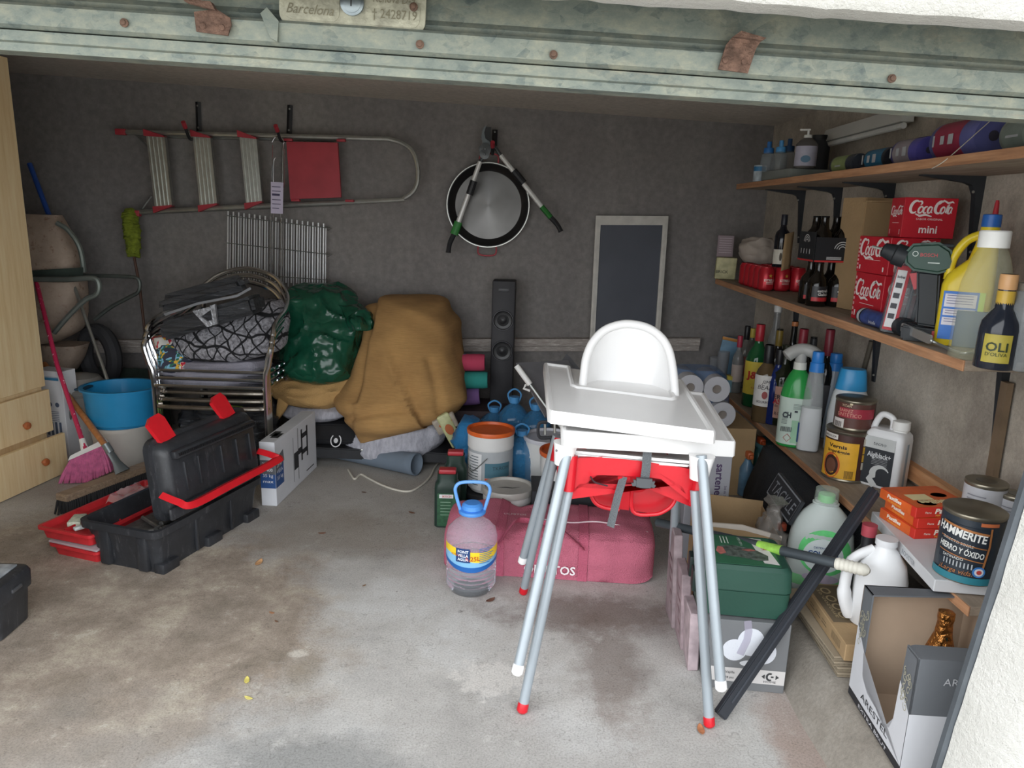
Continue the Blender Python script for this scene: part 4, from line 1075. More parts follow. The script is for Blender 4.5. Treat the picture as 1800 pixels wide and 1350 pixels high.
def tilted(name, lbl, cat, quad, Y, dep, mt, r=.02, dY=0.0, seg=6):
    """soft slab whose front face is the px quad (bl, br, tr, tl) at Y, dep deep"""
    p = [at_y(*q, Y + (dY if i in (2, 3) else 0)) for i, q in enumerate(quad)]
    c = (p[0] + p[1]) / 2; t = thing(name, lbl, cat, c)
    bm = B(); dv = Vector((0, dep, 0)); hexa(bm, [p[0], p[1], p[1] + dv, p[0] + dv, p[3], p[2], p[2] + dv, p[3] + dv])
    bmesh.ops.bevel(bm, geom=list(bm.edges), offset=r, segments=4, affect='EDGES')
    bmesh.ops.subdivide_edges(bm, edges=[e for e in bm.edges if e.calc_length() > .05], cuts=5, use_grid_fill=True)
    for v in bm.verts: v.co += Vector((nz(v.co, 12, 1), nz(v.co, 12, 2), nz(v.co, 12, 3))) * .006
    return t, bm, p
t, bm, p = tilted('wrapped_case', 'black shiny wrapped case with a silver handle, lower of the two on the chair', 'case', ((283, 602), (448, 552), (440, 520), (276, 568)), 3.66, .2, M_shb)
obj('body', bm, M_shb, t, True)
M = frame(at_y(367, 557, 3.645), p[1] - p[0], (0, 0, 1)); bm = B()
stroke_pts = [(-.045, .035), (-.03, -.025), (.03, -.025), (.045, .035)]
prism(bm, [(-.06, .05), (-.02, -.045), (.035, -.045), (.06, .05), (.033, .05), (.02, -.018), (-.008, -.018), (-.03, .012), (.03, .03), (.03, .045)], 0, .018, M)
obj('handle', bm, mat('9fa1a6', 0.25, 0.3, var=0.4, vs=40, bump=0.2), t, True, label='silver plastic handle')
t, bm, p = tilted('wrapped_case', 'black shiny wrapped case, upper of the two on the chair', 'case', ((272, 552), (434, 510), (418, 484), (276, 520)), 3.68, .12, M_shb, .03); obj('body', bm, M_shb, t, True)
bm = B(); pts = [at_y(281, 547, 3.66) + Vector((0, 0, .0)), at_y(425, 508, 3.66)]
M = frame(at_y(290, 553, 3.655), p[1] - p[0], (0, 0, 1)); stroke(bm, [(0, 0), (.18, .012), (.38, .0), (.46, .02)], .012, M, .006); obj('tape', bm, mat('77797d', 0.4, var=.2), t, True, label='grey tape strip')
# under the chairs
M_bag = shinybag()
px_lump('rubbish_bag', [(706, 340, 470, 4.0, .3), (735, 330, 480, 3.98, .36), (780, 325, 485, 3.96, .4), (812, 335, 480, 3.95, .36)], M_bag, 'black plastic bag under the chairs', 'bag', amp=.03, fold=.03, seed=12)
px_lump('green_bag', [(716, 388, 422, 3.80, .06), (730, 384, 428, 3.79, .1), (744, 390, 424, 3.79, .08)], mat('9fc45a', 0.4, var=.2), 'lime green bag bulging out above the black bag under the chairs', 'bag', amp=.01, fold=.01, seed=13)
c = at_z(310, 850); c.y = 3.95
cr = thing('storage_crate', 'light grey plastic crate with a black clip under the chairs', 'crate', (-1.62, 4.0, 0), R(6)); H = up_to((-1.62, 3.9, 0), 740)
bm = B(); loft(bm, [(0, .15, .1, 8), (H - .03, .165, .12, 8), (H - .03, .175, .13, 8), (H, .175, .13, 8)], 40); obj('body', bm, mat('9a9ea3', 0.5, var=.08), cr)
bm = B(); box(bm, (-.06, -.13, H - .01), (.16, .02, .03), rz(0), .006); obj('clip', bm, M_blk, cr)
bm = B(); M = frame((-.02, -.131, H * .35), (1, 0, 0), (0, 0, 1)); patch(bm, (-.05, 0, .03, .05), M); obj('sticker', bm, mat('5f9a3c', 0.6), cr, label='green sticker')

# ================================================================ THE PILE IN THE MIDDLE
# rolled camping mat
bm = B(); tube(bm, [(-1.20, 4.13, .035), (-1.0, 4.03, .045), (-.55, 3.81, .064), (-.50, 3.785, .066)], [.03, .04, .06, .062], 28, cap=False)
mr = single('rolled_mat', bm, mat('6d7986', 0.8, var=.06), 'blue-grey rolled mat lying under the black board', 'mat', smooth=60)
sm = mr.modifiers.new('thick', 'SOLIDIFY'); sm.thickness = .008
# black board
bd = thing('folded_table', 'flat black folded table under the grey quilt', 'table', (-.78, 4.1, .13))
bm = B(); p = [at_y(558, 805, 3.88), at_y(792, 812, 3.88), at_y(800, 790, 3.88), at_y(560, 787, 3.88)]
zb = (p[0].z, p[3].z); hexa(bm, [(-1.08, 3.88, zb[0]), (p[1].x, 3.88, zb[0] - .01), (p[1].x + .05, 4.5, zb[0] - .01), (-1.08, 4.5, zb[0]), (-1.08, 3.88, zb[1]), (p[1].x, 3.88, zb[1] - .012), (p[1].x + .05, 4.5, zb[1] - .012), (-1.08, 4.5, zb[1])])
bmesh.ops.bevel(bm, geom=list(bm.edges), offset=.006, segments=2, affect='EDGES'); obj('board', bm, M_blk, bd, True)
bm = B(); 
for q in ((-1.0, 4.4), (-.4, 4.4), (-.9, 4.3)): cyl(bm, (q[0], q[1], 0), (q[0], q[1], zb[0]), .012, 8)
obj('folded_leg', bm, M_blk, bd, True)
bm = B(); lathe(bm, [(0, .007), (.004, .006), (.006, .001)], 10, Matrix.Translation(at_y(636, 791, 3.879)) @ rx(90)); obj('stud', bm, M_alu, bd, True)
ztop = zb[1]
def quilt_mat():
    mt, N, L, b = nmat('crinkled_grey_quilt'); P_ = geo_pos(N); mp = N.new('ShaderNodeMapping'); mp.inputs['Rotation'].default_value = (0, R(30), R(20)); mp.inputs['Scale'].default_value = (8, 2, 3); L.new(P_, mp.inputs[0])
    n = tnoise(N, L, mp.outputs[0], 6, 6, .7); L.new(ramp(N, L, n.outputs['Fac'], [(0.3, '9c9ca6'), (0.6, 'b9b9c2'), (.75, 'c9c9d0')]), b.inputs['Base Color']); b.inputs['Roughness'].default_value = .9; bumpn(N, L, b, n.outputs['Fac'], .8, .012); return mt
M_q = quilt_mat()
px_lump('quilt', [(722, 690, 770, 4.14, .3), (738, 660, 796, 4.1, .4), (758, 620, 790, 4.08, .44), (778, 610, 772, 4.06, .44), (790, 620, 758, 4.05, .40)], M_q, 'light grey crinkled quilt below the ochre blanket', 'quilt', amp=.02, fold=.014, ffreq=30, seed=20)
# folded black garment bag with a handle and a wreath emblem
p = [at_y(*q) for q in ((500, 797, 3.92), (648, 797, 3.90), (650, 765, 3.92), (560, 742, 3.98))]
gb = thing('folding_case', 'black folded bag with a carrying handle and a silver wreath emblem', 'bag', (-1.0, 4.05, ztop))
gx0, gx1 = at_y(498, 780, 3.95).x, at_y(654, 790, 3.95).x
gz = at_y(600, 722, 4.25).z
bm = B(); prof = [(3.93, ztop + .004), (3.92, ztop + .03), (4.0, ztop + .10), (4.16, gz - .02), (4.25, gz), (4.42, gz), (4.42, ztop + .004)]
V = [[bm.verts.new((x + (.02 if i < 3 else 0) * (1 if x == gx0 else -1) + (0 if i < 3 else -.03 * (x == gx1)), y, z)) for i, (y, z) in enumerate(prof)] for x in (gx0, gx1)]
for i in range(len(prof)): bm.faces.new((V[0][i], V[0][(i + 1) % len(prof)], V[1][(i + 1) % len(prof)], V[1][i]))
bm.faces.new(V[0]); bm.faces.new(V[1][::-1]); bmesh.ops.bevel(bm, geom=list(bm.edges), offset=.008, segments=2, affect='EDGES'); obj('body', bm, M_blk, gb, True)
bm = B(); tube(bm, smoothpath([at_y(556, 730, 4.2), at_y(562, 716, 4.2), at_y(580, 712, 4.2), at_y(596, 719, 4.2), at_y(600, 732, 4.2)], 5), .006, 8); obj('handle', bm, M_blk, gb, True)
bm = B(); nrm_p = at_y(592, 774, 3.93); M = frame(nrm_p + Vector((0, -.01, 0)), (1, 0, 0), (0, .45, 1)); stroke(bm, arc2(0, 0, .028, .034, 125, 415, 22), .006, M, .012); patch(bm, ellipse(0, 0, .012, .014), M, .012); obj('emblem', bm, mat('c4c4c4', 0.4), gb, True, label='silver wreath emblem')
M_tan = mat('b8935f', 0.95, var=.14, vs=7, bump=.2, bs=160)
px_lump('quilt', [(702, 512, 606, 4.18, .25), (712, 500, 618, 4.16, .3), (724, 498, 614, 4.14, .3), (732, 510, 600, 4.14, .25)], M_q, 'white-grey quilt between the black folded bag and the tan cloth', 'quilt', amp=.01, fold=.008, seed=21)
px_lump('tan_cloth', [(660, 500, 640, 4.22, .34), (672, 484, 640, 4.2, .4), (688, 482, 632, 4.18, .42), (700, 500, 612, 4.17, .38), (708, 530, 600, 4.17, .3)], M_tan, 'tan cloth bunched up beneath the green plastic bag', 'cloth', amp=.014, fold=.022, ffreq=26, fdir=(.5, 0, 1), seed=22)
px_lump('tan_cloth', [(686, 486, 516, 4.06, .06), (700, 488, 512, 4.03, .05), (720, 486, 503, 4.0, .04), (737, 486, 490, 3.99, .03)], M_tan, 'corner of tan cloth hanging beside the chair leg', 'cloth', amp=.004, seed=24, nu=28, nv=20)
# green plastic bag
def greenbag():
    mt, N, L, b = nmat('green_plastic_film'); P_ = geo_pos(N); n = tnoise(N, L, P_, 7, 5, .65); L.new(ramp(N, L, n.outputs['Fac'], [(0.3, '12402f'), (0.7, '1c5540')]), b.inputs['Base Color']); b.inputs['Roughness'].default_value = .22
    r_ = N.new('ShaderNodeMath'); r_.operation = 'ABSOLUTE'; s = N.new('ShaderNodeMath'); s.operation = 'SUBTRACT'; m_ = tnoise(N, L, P_, 4.5, 3, .5); L.new(m_.outputs['Fac'], s.inputs[0]); s.inputs[1].default_value = .5; L.new(s.outputs[0], r_.inputs[0])
    bumpn(N, L, b, r_.outputs[0], .9, .09); return mt
px_lump('plastic_bag', [(500, 545, 585, 4.32, .12), (512, 520, 612, 4.3, .26), (535, 508, 632, 4.27, .36), (565, 503, 650, 4.25, .44), (600, 498, 640, 4.23, .5), (635, 497, 634, 4.2, .5), (658, 512, 626, 4.19, .44), (668, 548, 600, 4.18, .3)], greenbag(), 'crumpled dark green plastic bag on the tan cloth', 'bag', amp=.03, fs=3.2, fold=.03, ffreq=8, fdir=(.8, 0, .6), seed=30, nu=110, nv=80, e=2.2)
px_lump('plastic_bag', [(538, 600, 622, 4.16, .08), (560, 606, 652, 4.12, .16), (578, 614, 655, 4.1, .16)], greenbag(), 'knotted corner of green plastic bag resting against the ochre blanket', 'bag', amp=.012, fold=.02, seed=31)
# ochre blanket
def blanket_mat():
    mt, N, L, b = nmat('ochre_ribbed_blanket'); P_ = geo_pos(N); n = tnoise(N, L, P_, 4, 5, .6)
    mp = N.new('ShaderNodeMapping'); mp.inputs['Scale'].default_value = (3, 3, 34); mp.inputs['Rotation'].default_value = (0, R(-8), 0); L.new(P_, mp.inputs[0]); s = tnoise(N, L, mp.outputs[0], 5, 4, .6)
    c = ramp(N, L, n.outputs['Fac'], [(0.3, '9c774a'), (0.7, 'b58d58')]); c = mixc(N, L, .5, c, ramp(N, L, s.outputs['Fac'], [(.35, (.78, .78, .78, 1)), (.65, (1.1, 1.1, 1.1, 1))]), 'MULTIPLY')
    L.new(c, b.inputs['Base Color']); b.inputs['Roughness'].default_value = 1.0; bumpn(N, L, b, s.outputs['Fac'], .35, .006); return mt
def blanket():
    rows = [(519, 706, 756, 4.40, .16), (526, 672, 784, 4.38, .30), (545, 646, 790, 4.33, .42), (575, 640, 803, 4.27, .5), (610, 634, 812, 4.22, .56), (645, 626, 818, 4.18, .60), (675, 614, 820, 4.14, .62), (700, 596, 816, 4.1, .62), (725, 604, 790, 4.06, .56), (745, 614, 746, 3.98, .36), (760, 620, 700, 3.93, .18), (776, 630, 645, 3.90, .06)]
    bm = B(); R_ = rows_px(rows)
    def fn(u, v):
        x0, x1, y0, y1, z = interp(R_, v); t = 2 * PI * u; c, s = math.cos(t), math.sin(t); e = 2.5
        p = Vector(((x0 + x1) / 2 + (x1 - x0) / 2 * math.copysign(abs(c) ** (2 / e), c), (y0 + y1) / 2 + (y1 - y0) / 2 * math.copysign(abs(s) ** (2 / e), s), z))
        d = .025 * nz(p, 4, 3) + .01 * nz(p, 9, 5)
        # long folds falling down to the lower left corner and along the left side
        q = (p.x + .62) * 1.0 + (p.z - .5) * .55; d += .03 * math.exp(-((q) / .02) ** 2) * max(0, min(1, (.72 - p.z) * 4)) - .03 * math.exp(-((q - .05) / .03) ** 2) * max(0, min(1, (.7 - p.z) * 4))
        q = p.x + .84 - .1 * (p.z - .6); d += -.035 * math.exp(-(q / .022) ** 2) * (1 if p.z > .38 else .3)
        q = (p.z - .36) + .5 * (p.x + .62) ** 2 - .1 * (p.x + .6); d += -.02 * math.exp(-(q / .02) ** 2) * (1 if p.x < -.45 else .4)
        q = (p.z - .80) + .35 * (p.x + .45); d += .02 * math.exp(-(q / .03) ** 2)
        q = p.x + .42 + .3 * (p.z - .5) ; d += -.02 * math.exp(-(q / .025) ** 2) * (p.z < .62)
        return p + Vector((c, s, .3)) * d
    V = grid(bm, fn, 120, 90, True); bm.faces.new(V[0][::-1]); bm.faces.new(V[-1]); return bm
single('ochre_blanket', blanket(), blanket_mat(), 'large ochre blanket draped over the pile in the middle of the room', 'blanket', smooth=70)
px_lump('ochre_blanket', [(735, 690, 760, 4.0, .2), (744, 680, 748, 3.98, .24), (752, 664, 735, 3.97, .2)], blanket_mat(), 'folded edge of ochre blanket above the grey quilt', 'blanket', amp=.006, fold=.006, seed=40, nv=16)
# foam rolls stacked beside the loudspeaker
Yr = 4.22
def roll(pxa, pxb, py, rpx, col, lbl, tilt=0, r2=None):
    a, b_ = at_y(pxa, py + tilt, Yr), at_y(pxb, py, Yr); r_ = rpx * mpp(b_)
    t = thing('foam_roll', lbl, 'roll', (a + b_) / 2 - Vector((0, 0, r_)), 0, 'foam exercise rolls')
    bm = B(); tube(bm, [a, a.lerp(b_, .96), b_], [r_ if r2 is None else r_ * r2, r_, r_ * .93], 28); o = obj('roll', bm, mat(col, 0.85, var=.08), t, True)
    d = (b_ - a).normalized(); bm = B(); tube(bm, [b_ - d * .002, b_ + d * .002], [r_ * .55] * 2, 20); obj('end_hole', bm, mat('3a3338', 0.9), t, True)
    bm = B(); 
    for k in (.15, .5, .85): tube(bm, [a.lerp(b_, k), a.lerp(b_, k) + d * .004], [r_ * 1.01 if r2 is None else r_ * (r2 + (1 - r2) * k) * 1.01] * 2, 28)
    obj('seam', bm, mat(col, 0.95, var=.2), t, True)
roll(700, 857, 668, 15, '2f8f86', 'teal foam roll between the red and the purple ones')
roll(700, 852, 637, 15, 'b8405c', 'pinkish red foam roll on top of the stack beside the loudspeaker')
roll(700, 824, 636, 14, '4b62a0', 'blue foam roll behind the red one')
roll(690, 843, 696, 15, '7a5a90', 'purple foam roll at the bottom of the stack', 12, .8)
bx = thing('storage_box', 'dark storage box behind the buckets under the foam rolls', 'box', (-.25, 4.3, 0)); zt = at_y(820, 715, 4.2).z - .01
bm = B(); loft(bm, [(0, .2, .14, 9), (zt - .03, .215, .15, 9)], 40); obj('body', bm, mat('3a3034', 0.7, var=.2), bx)
bm = B(); loft(bm, [(zt - .03, .222, .157, 9), (zt, .222, .157, 9)], 40); obj('lid', bm, mat('423539', 0.6, var=.2), bx)
# tower loudspeaker
c = Vector((at_y(884, 600, 4.35).x, 4.42, 0)); Hs = up_to(c, 492); wS = 40 * mpp(c + Vector((0, 0, .8)))
sp = thing('loudspeaker', 'slim black tower loudspeaker standing against the back wall', 'loudspeaker', c, R(-2))
bm = B(); box(bm, (0, 0, Hs / 2), (wS, .15, Hs), None, .008); obj('cabinet', bm, mat('2d2c30', 0.55, var=.1), sp)
for zz in (up_to(c, 560), up_to(c, 613)):
    bm = B(); r_ = 17 * mpp(c); M = tr(0, -.075, zz) @ rx(90)
    lathe(bm, [(0, r_ * 1.03), (.006, r_ * 1.03), (.008, r_), (.006, r_ * .93), (.004, r_ * .85)], 40, M, cap1=False); dv = obj('driver', bm, mat('1d1d1f', 0.4), sp)
    bm = B(); lathe(bm, [(.004, r_ * .85), (-.002, r_ * .45), (-.001, r_ * .4), (.006, r_ * .18), (.007, .001)], 40, M, cap0=False); obj('cone', bm, mat('2a2a2c', 0.35, var=.15), dv)
    bm = B(); tube(bm, [(M @ Vector((r_ * .97 * math.cos(2 * PI * k / 40), r_ * .97 * math.sin(2 * PI * k / 40), .007))) for k in range(40)], .0015, 6, closed=True); obj('trim_ring', bm, mat('5a5a5e', 0.3, .8), dv)
bm = B(); box(bm, (0, -.076, up_to(c, 508)), (wS * .45, .003, .02), None, .001); obj('badge', bm, mat('3c3c40', 0.4), sp)
# packets beside the blue bag
for q, col, lb_, w_, h_ in (((806, 752), 'b8b98a', 'crumpled yellow and green packet beside the blue bag', .07, .2), ((790, 742), 'a59a8c', 'crumpled beige packet with an orange print below the purple roll', .13, .09)):
    p = at_y(*q, 3.86); t = thing('packet', lb_, 'packet', (p.x, 3.86, p.z - h_ / 2), (0, R(-28), R(10)))
    bm = B(); box(bm, (0, 0, h_ / 2), (w_, .03, h_), None, .012, 3); 
    for v in bm.verts: v.co += Vector((nz(v.co, 25), nz(v.co, 25, 2), nz(v.co, 25, 3))) * .008
    obj('wrapper', bm, mat(col, 0.4, var=.2, vs=30), t)
    bm = B(); M = frame((0, -.017, h_ * .55), (1, 0, 0), (0, 0, 1)); patch(bm, ellipse(0, 0, w_ * .3, h_ * .16), M, .003); obj('print', bm, mat('b5643a', 0.5), t, label='orange print')
# white cable
cp = [(612, 826), (618, 836), (624, 842), (634, 834), (648, 841), (672, 853), (700, 862), (722, 863), (742, 852), (756, 838), (764, 822), (772, 812)]
bm = B(); tube(bm, smoothpath([at_z(x, y_, .006) for x, y_ in cp], 6), .0055, 8)
single('cable', bm, mat('cfcabd', 0.5, var=.03), 'thick cream cable curling on the floor in front of the rolled mat', 'cable', smooth=60)
# slim white carton with a bracket drawing
A, B_, C_ = at_z(487, 890), at_z(463, 888), at_z(557, 821)
dl = (C_ - A); LX = dl.length; aa = math.atan2(dl.y, dl.x)
pb = thing('carton', 'slim white carton with a blue end and a black bracket drawing, beside the toolbox', 'box', A, aa)
H = up_to(A, 778); wd = .075
bm = B(); box(bm, (LX / 2, wd / 2, H / 2), (LX, wd, H), None, .002, 1); obj('body', bm, mat('cfd1d6', 0.6, var=.05), pb)
Ms = frame((0, 0, 0), (1, 0, 0), (0, 0, 1)); Me = frame((0, wd, 0), (0, -1, 0), (0, 0, 1)); Mt = frame((0, 0, H), (1, 0, 0), (0, 1, 0))
bm = B(); patch(bm, (0, H * .28, .10, H * .62), Ms); patch(bm, (0.001, H * .28, wd - .001, H * .62), Me); obj('blue_panel', bm, mat('2c4f86', 0.6, var=.1), pb, label='blue end panel', smooth=0)
bm = B(); prism(bm, [(0, H * .5), (.11, H * .62), (.10, H * .80), (.0, H * .72)], 0, .0006, Ms); patch(bm, (0.001, H * .5, wd - .001, H * .72), Me, .0007); obj('grey_panel', bm, mat('5f6166', 0.6), pb, label='grey end panel', smooth=0)
bm = B()
for k in range(3): letter(bm, ('23-43"', 'VESA', '35 kg')[k], .05, H * (.62 - .1 * k), .026, Ms, width=.07, off=.0016)
for k in range(4): letter(bm, ('23-43"', 'x 400', '35 kg', 'max')[k], wd / 2, H * (.66 - .09 * k), .022, Me, width=.05, off=.0016)
obj('lettering', bm, mat('e2e4e8', 0.6, var=0), pb, smooth=0)
bm = B(); patch(bm, (LX * .42, H * .30, LX * .52, H * .58), Ms); patch(bm, (LX * .405, H * .12, LX * .412, H * .85), Ms); patch(bm, (LX * .52, H * .1, LX * .53, H * .95), Ms)
for s in (.60, .74): patch(bm, (LX * s, H * .36, LX * (s + .035), H * .88), Ms)
patch(bm, (LX * .53, H * .5, LX * .62, H * .6), Ms); patch(bm, (LX * .6, H * .72, LX * .76, H * .8), Ms); patch(bm, (LX * .6, H * .45, LX * .76, H * .53), Ms); patch(bm, (LX * .72, H * .1, LX * .92, H * .12), Ms); patch(bm, (LX * .12, .01, LX * .26, .05), Mt); patch(bm, (LX * .17, .03, LX * .31, .065), Mt)
obj('bracket_drawing', bm, mat('2a2b2e', 0.6, var=0), pb, label='black wall bracket drawing', smooth=0)
# ================================================================ MIDDLE FLOOR
# blue carrier bag and blue water bottles
M_blub = mat('2a6fa0', 0.35, var=.2, vs=12, bump=.2, bs=30)
px_lump('carrier_bag', [(738, 812, 842, 3.62, .12), (760, 806, 846, 3.6, .18), (800, 804, 842, 3.58, .2), (850, 806, 840, 3.55, .2), (895, 806, 838, 3.52, .2)], M_blub, 'crumpled blue carrier bag behind the orange-lidded paint bucket', 'bag', amp=.012, fold=.025, ffreq=40, fdir=(1, 0, .1), seed=50)
M_bw = mat('3f7fae', 0.12, var=.1, vs=10, bump=.05, alpha=.62)
M_bwc = mat('4d8fc4', 0.3, var=.05)
def bwater(px, Y, lbl, H=.40, r=.085):
    p = on_y(px, Y, .2); c = Vector((p.x, Y, 0)); t = thing('water_bottle', lbl, 'bottle', c, 0, 'empty blue water bottles behind the paint buckets')
    bm = B(); prof = []
    for k in range(13):
        z = H * .72 * k / 12; prof.append((z, r * (1 - .035 * (k % 2)), r * (1 - .035 * (k % 2)), 2.6))
    prof += [(H * .8, r * .9, r * .9, 2.3), (H * .88, r * .55, r * .55, 2), (H * .92, r * .26, r * .26, 2), (H * .97, r * .26, r * .26, 2)]
    loft(bm, prof, 28); obj('body', bm, M_bw, t)
    bm = B(); lathe(bm, [(H * .93, r * .31), (H, r * .31)], 16); obj('cap', bm, M_bwc, t)
    bm = B(); tube(bm, smoothpath([(-r * .25, 0, H * .93), (-r * .4, 0, H * 1.03), (0, 0, H * 1.09), (r * .4, 0, H * 1.03), (r * .25, 0, H * .93)], 4), .005, 6); obj('handle', bm, M_bwc, t)
    return t
bwater(916, 3.50, 'blue water bottle in front, right behind the orange-lidded bucket', .36)
bwater(902, 3.78, 'blue water bottle below the loudspeaker, leftmost of the three at the back', .46)
bwater(940, 3.72, 'blue water bottle at the back beside the grey folding panel', .44)
bwater(868, 3.86, 'blue water bottle at the back, standing by the storage box', .38)
# buckets
c = at_y(862, 850, 3.30); zt = c.z
c = at_z(860, 884, 0); dk = thing('tub', 'black plastic tub under the paint bucket with the orange lid', 'tub', (at_y(861, 850, 3.40).x, 3.40, 0)); zt = at_y(861, 856, 3.40).z
bm = B(); lathe(bm, [(0, .11), (zt - .02, .13), (zt - .02, .14), (zt, .14), (zt - .004, .12), (zt - .004, .001)], 32, cap1=False); obj('body', bm, M_blk, dk)
def paintbucket(c, r, h, lidcol, name, lbl, lid_h=.02, bodycol='d6d6d4'):
    t = thing(name, lbl, 'bucket', c)
    bm = B(); lathe(bm, [(0, r * .86), (.004, r * .88), (h * .72, r * .96), (h * .72, r * 1.0), (h - lid_h, r)], 44); obj('body', bm, mat(bodycol, 0.45, var=.05), t)
    bm = B(); lathe(bm, [(h - lid_h, r * 1.03), (h - .004, r * 1.045), (h, r * 1.03), (h, r * .95), (h - .012, r * .92), (h - .013, .001)], 44, cap0=False); obj('lid', bm, mat(lidcol, 0.4, var=.1, vs=20), t, label='%s lid' % ('orange' if lidcol[0] == 'd' else 'dusty grey'))
    return t
c = Vector((dk.location.x, 3.40, zt)); r_ = 40 * mpp(c); h = up_to(c, 743) ; h = at_y(861, 752, 3.40).z - zt
ob = paintbucket(c, r_, h, 'd4622a', 'paint_bucket', 'white paint bucket with an orange lid and blue-grey label')
M0 = tr(0, 0, 0)
bm = B(); patch(bm, (-r_ * 1.6, h * .1, r_ * 1.5, h * .7), M0, .0012, wrap=r_ * .965); lb_ = obj('label', bm, mat('a9adb0', 0.5, var=.1), ob, label='grey printed label')
bm = B(); patch(bm, (-r_ * 1.45, h * .06, -r_ * .35, h * .66), M0, .0022, wrap=r_ * .965); obj('white_panel', bm, mat('dcdcdc', 0.5, var=.05), lb_)
bm = B(); patch(bm, (-r_ * .2, h * .28, r_ * .95, h * .52), M0, .0022, wrap=r_ * .965); obj('blue_panel', bm, mat('48707f', 0.5, var=.1), lb_)
bm = B(); patch(bm, (-r_ * .2, h * .24, r_ * .95, h * .275), M0, .0022, wrap=r_ * .965); obj('orange_line', bm, mat('c8573a', 0.5), lb_)
bm = B()
for k in range(11): patch(bm, (-r_ * (1.2 - .3 * (k % 3 == 0)), h * (.6 - .046 * k), -r_ * .5, h * (.612 - .046 * k)), M0, .003, wrap=r_ * .965)
letter(bm, 'TKROM', r_ * .5, h * .44, .025, M0, wrap=r_ * .965, off=.003); letter(bm, 'pro', r_ * .45, h * .14, .02, M0, wrap=r_ * .965, off=.003)
obj('lettering', bm, mat('3a4a52', 0.6, var=0), lb_, smooth=0)
bm = B(); tube(bm, smoothpath([(-r_ * .9, -r_ * .35, h * .62), (-r_ * .8, -r_ * .75, h * .36), (-r_ * .1, -r_ * 1.1, h * .62)], 6), .002, 6); obj('wire_handle', bm, M_alud, ob)
c = Vector((at_y(893, 855, 3.12).x, 3.12, 0)); r2 = 43 * mpp(c); h2 = at_y(893, 853, 3.12).z
wbk = paintbucket(c, r2, h2, 'a9a6a0', 'paint_bucket', 'white bucket with a dusty grey lid behind the pink bag', .03)
bm = B(); prism(bm, [(-.05, 0.0), (-.01, .012), (.02, .004), (.06, .016), (.02, -.004), (-.01, .002)], 0, .0006, tr(0, 0, h2 - .0128)); patch(bm, ellipse(-.07, .03, .008, .006), tr(0, 0, h2 - .0128)); obj('dried_paint', bm, mat('3a3a3a', 0.6), wbk, label='dark dried paint marks')
c = Vector((at_y(955, 770, 3.5).x + .03, 3.5, 0)); b3 = paintbucket(c, .125, .34, 'd6d6d0'.replace('d6', 'c9'), 'paint_bucket', 'white paint bucket with a crumpled sheet on it, behind the high chair legs')
c = Vector((at_y(985, 820, 3.25).x + .02, 3.25, 0)); b4 = paintbucket(c, .115, at_y(985, 790, 3.25).z, 'd1602c', 'paint_bucket', 'small white paint bucket with an orange lid partly hidden by the high chair legs')
# black clamp
cl = thing('bike_carrier', 'black metal clamp arm leaning on the buckets behind the high chair', 'clamp', at_y(968, 800, 3.2))
Yc = 3.15; bm = B(); tube(bm, smoothpath([at_y(x, y_, Yc) for x, y_ in ((962, 742), (948, 744), (946, 762), (952, 770), (975, 768), (992, 765))], 3), .008, 6); tube(bm, [at_y(972, 768, Yc), at_y(976, 800, Yc), at_y(990, 850, Yc)], .015, 8); obj('frame', bm, M_blkm, cl, True)
bm = B(); tube(bm, [at_y(958, 745, Yc - .02), at_y(958, 764, Yc - .02)], .006, 6); tube(bm, [at_y(975, 745, Yc - .02), at_y(975, 764, Yc - .02)], .006, 6); obj('bolt', bm, M_alu, cl, True)
# green jerry cans
def jerry(px, py, wpx, top, lbl, sticker):
    c = at_z(px, py, 0); H = up_to(c, top + 8); w_ = wpx * mpp(c) / 2
    t = thing('oil_can', lbl, 'can', c, face_cam(c) * .3)
    bm = B(); loft(bm, [(0, w_ * .93, .035, 5), (.006, w_, .04, 5), (H * .72, w_, .04, 5), (H * .8, w_ * .97, .04, 4), (H * .86, w_ * .8, .036, 3), (H, w_ * .78, .034, 4)], 40)
    obj('body', bm, mat('20352d', 0.4, var=.15), t)
    bm = B(); box(bm, (0, -.0, H + .008), (w_ * 1.35, .05, .022), None, .006); obj('cap', bm, mat('a92f38', 0.4), t, label='red cap')
    if sticker:
        M = frame((0, -.0405, H * .35), (1, 0, 0), (0, 0, 1)); bm = B(); prism(bm, rrect(w_ * 1.5, H * .62, .006, 3, 0, 0), 0, .001, M); s = obj('sticker', bm, mat('2f5a3e', 0.5, var=.3, vs=60), t, label='green printed sticker')
        bm = B(); patch(bm, (-w_ * .6, H * .22, w_ * .5, H * .29), M, .0016); obj('white_plate', bm, mat('e3e3e3', 0.5), s)
        bm = B(); letter(bm, 'BOSCH', -.0, H * .255, .014, M, width=w_ * .7, bold=.02, off=.002); obj('lettering', bm, mat('b5322f', 0.5, var=0), s)
        bm = B()
        for k in range(5): patch(bm, (-w_ * .5, H * (.14 - .06 * k), w_ * .3, H * (.15 - .06 * k)), M, .0016)
        obj('print', bm, mat('8fae97', 0.6, var=0), s)
    return t
jerry(786, 922, 44, 822, 'dark green oil can with a red cap and a printed sticker, the front one', True)
jerry(800, 898, 40, 790, 'dark green oil can with a red cap, behind the one with the sticker', False)
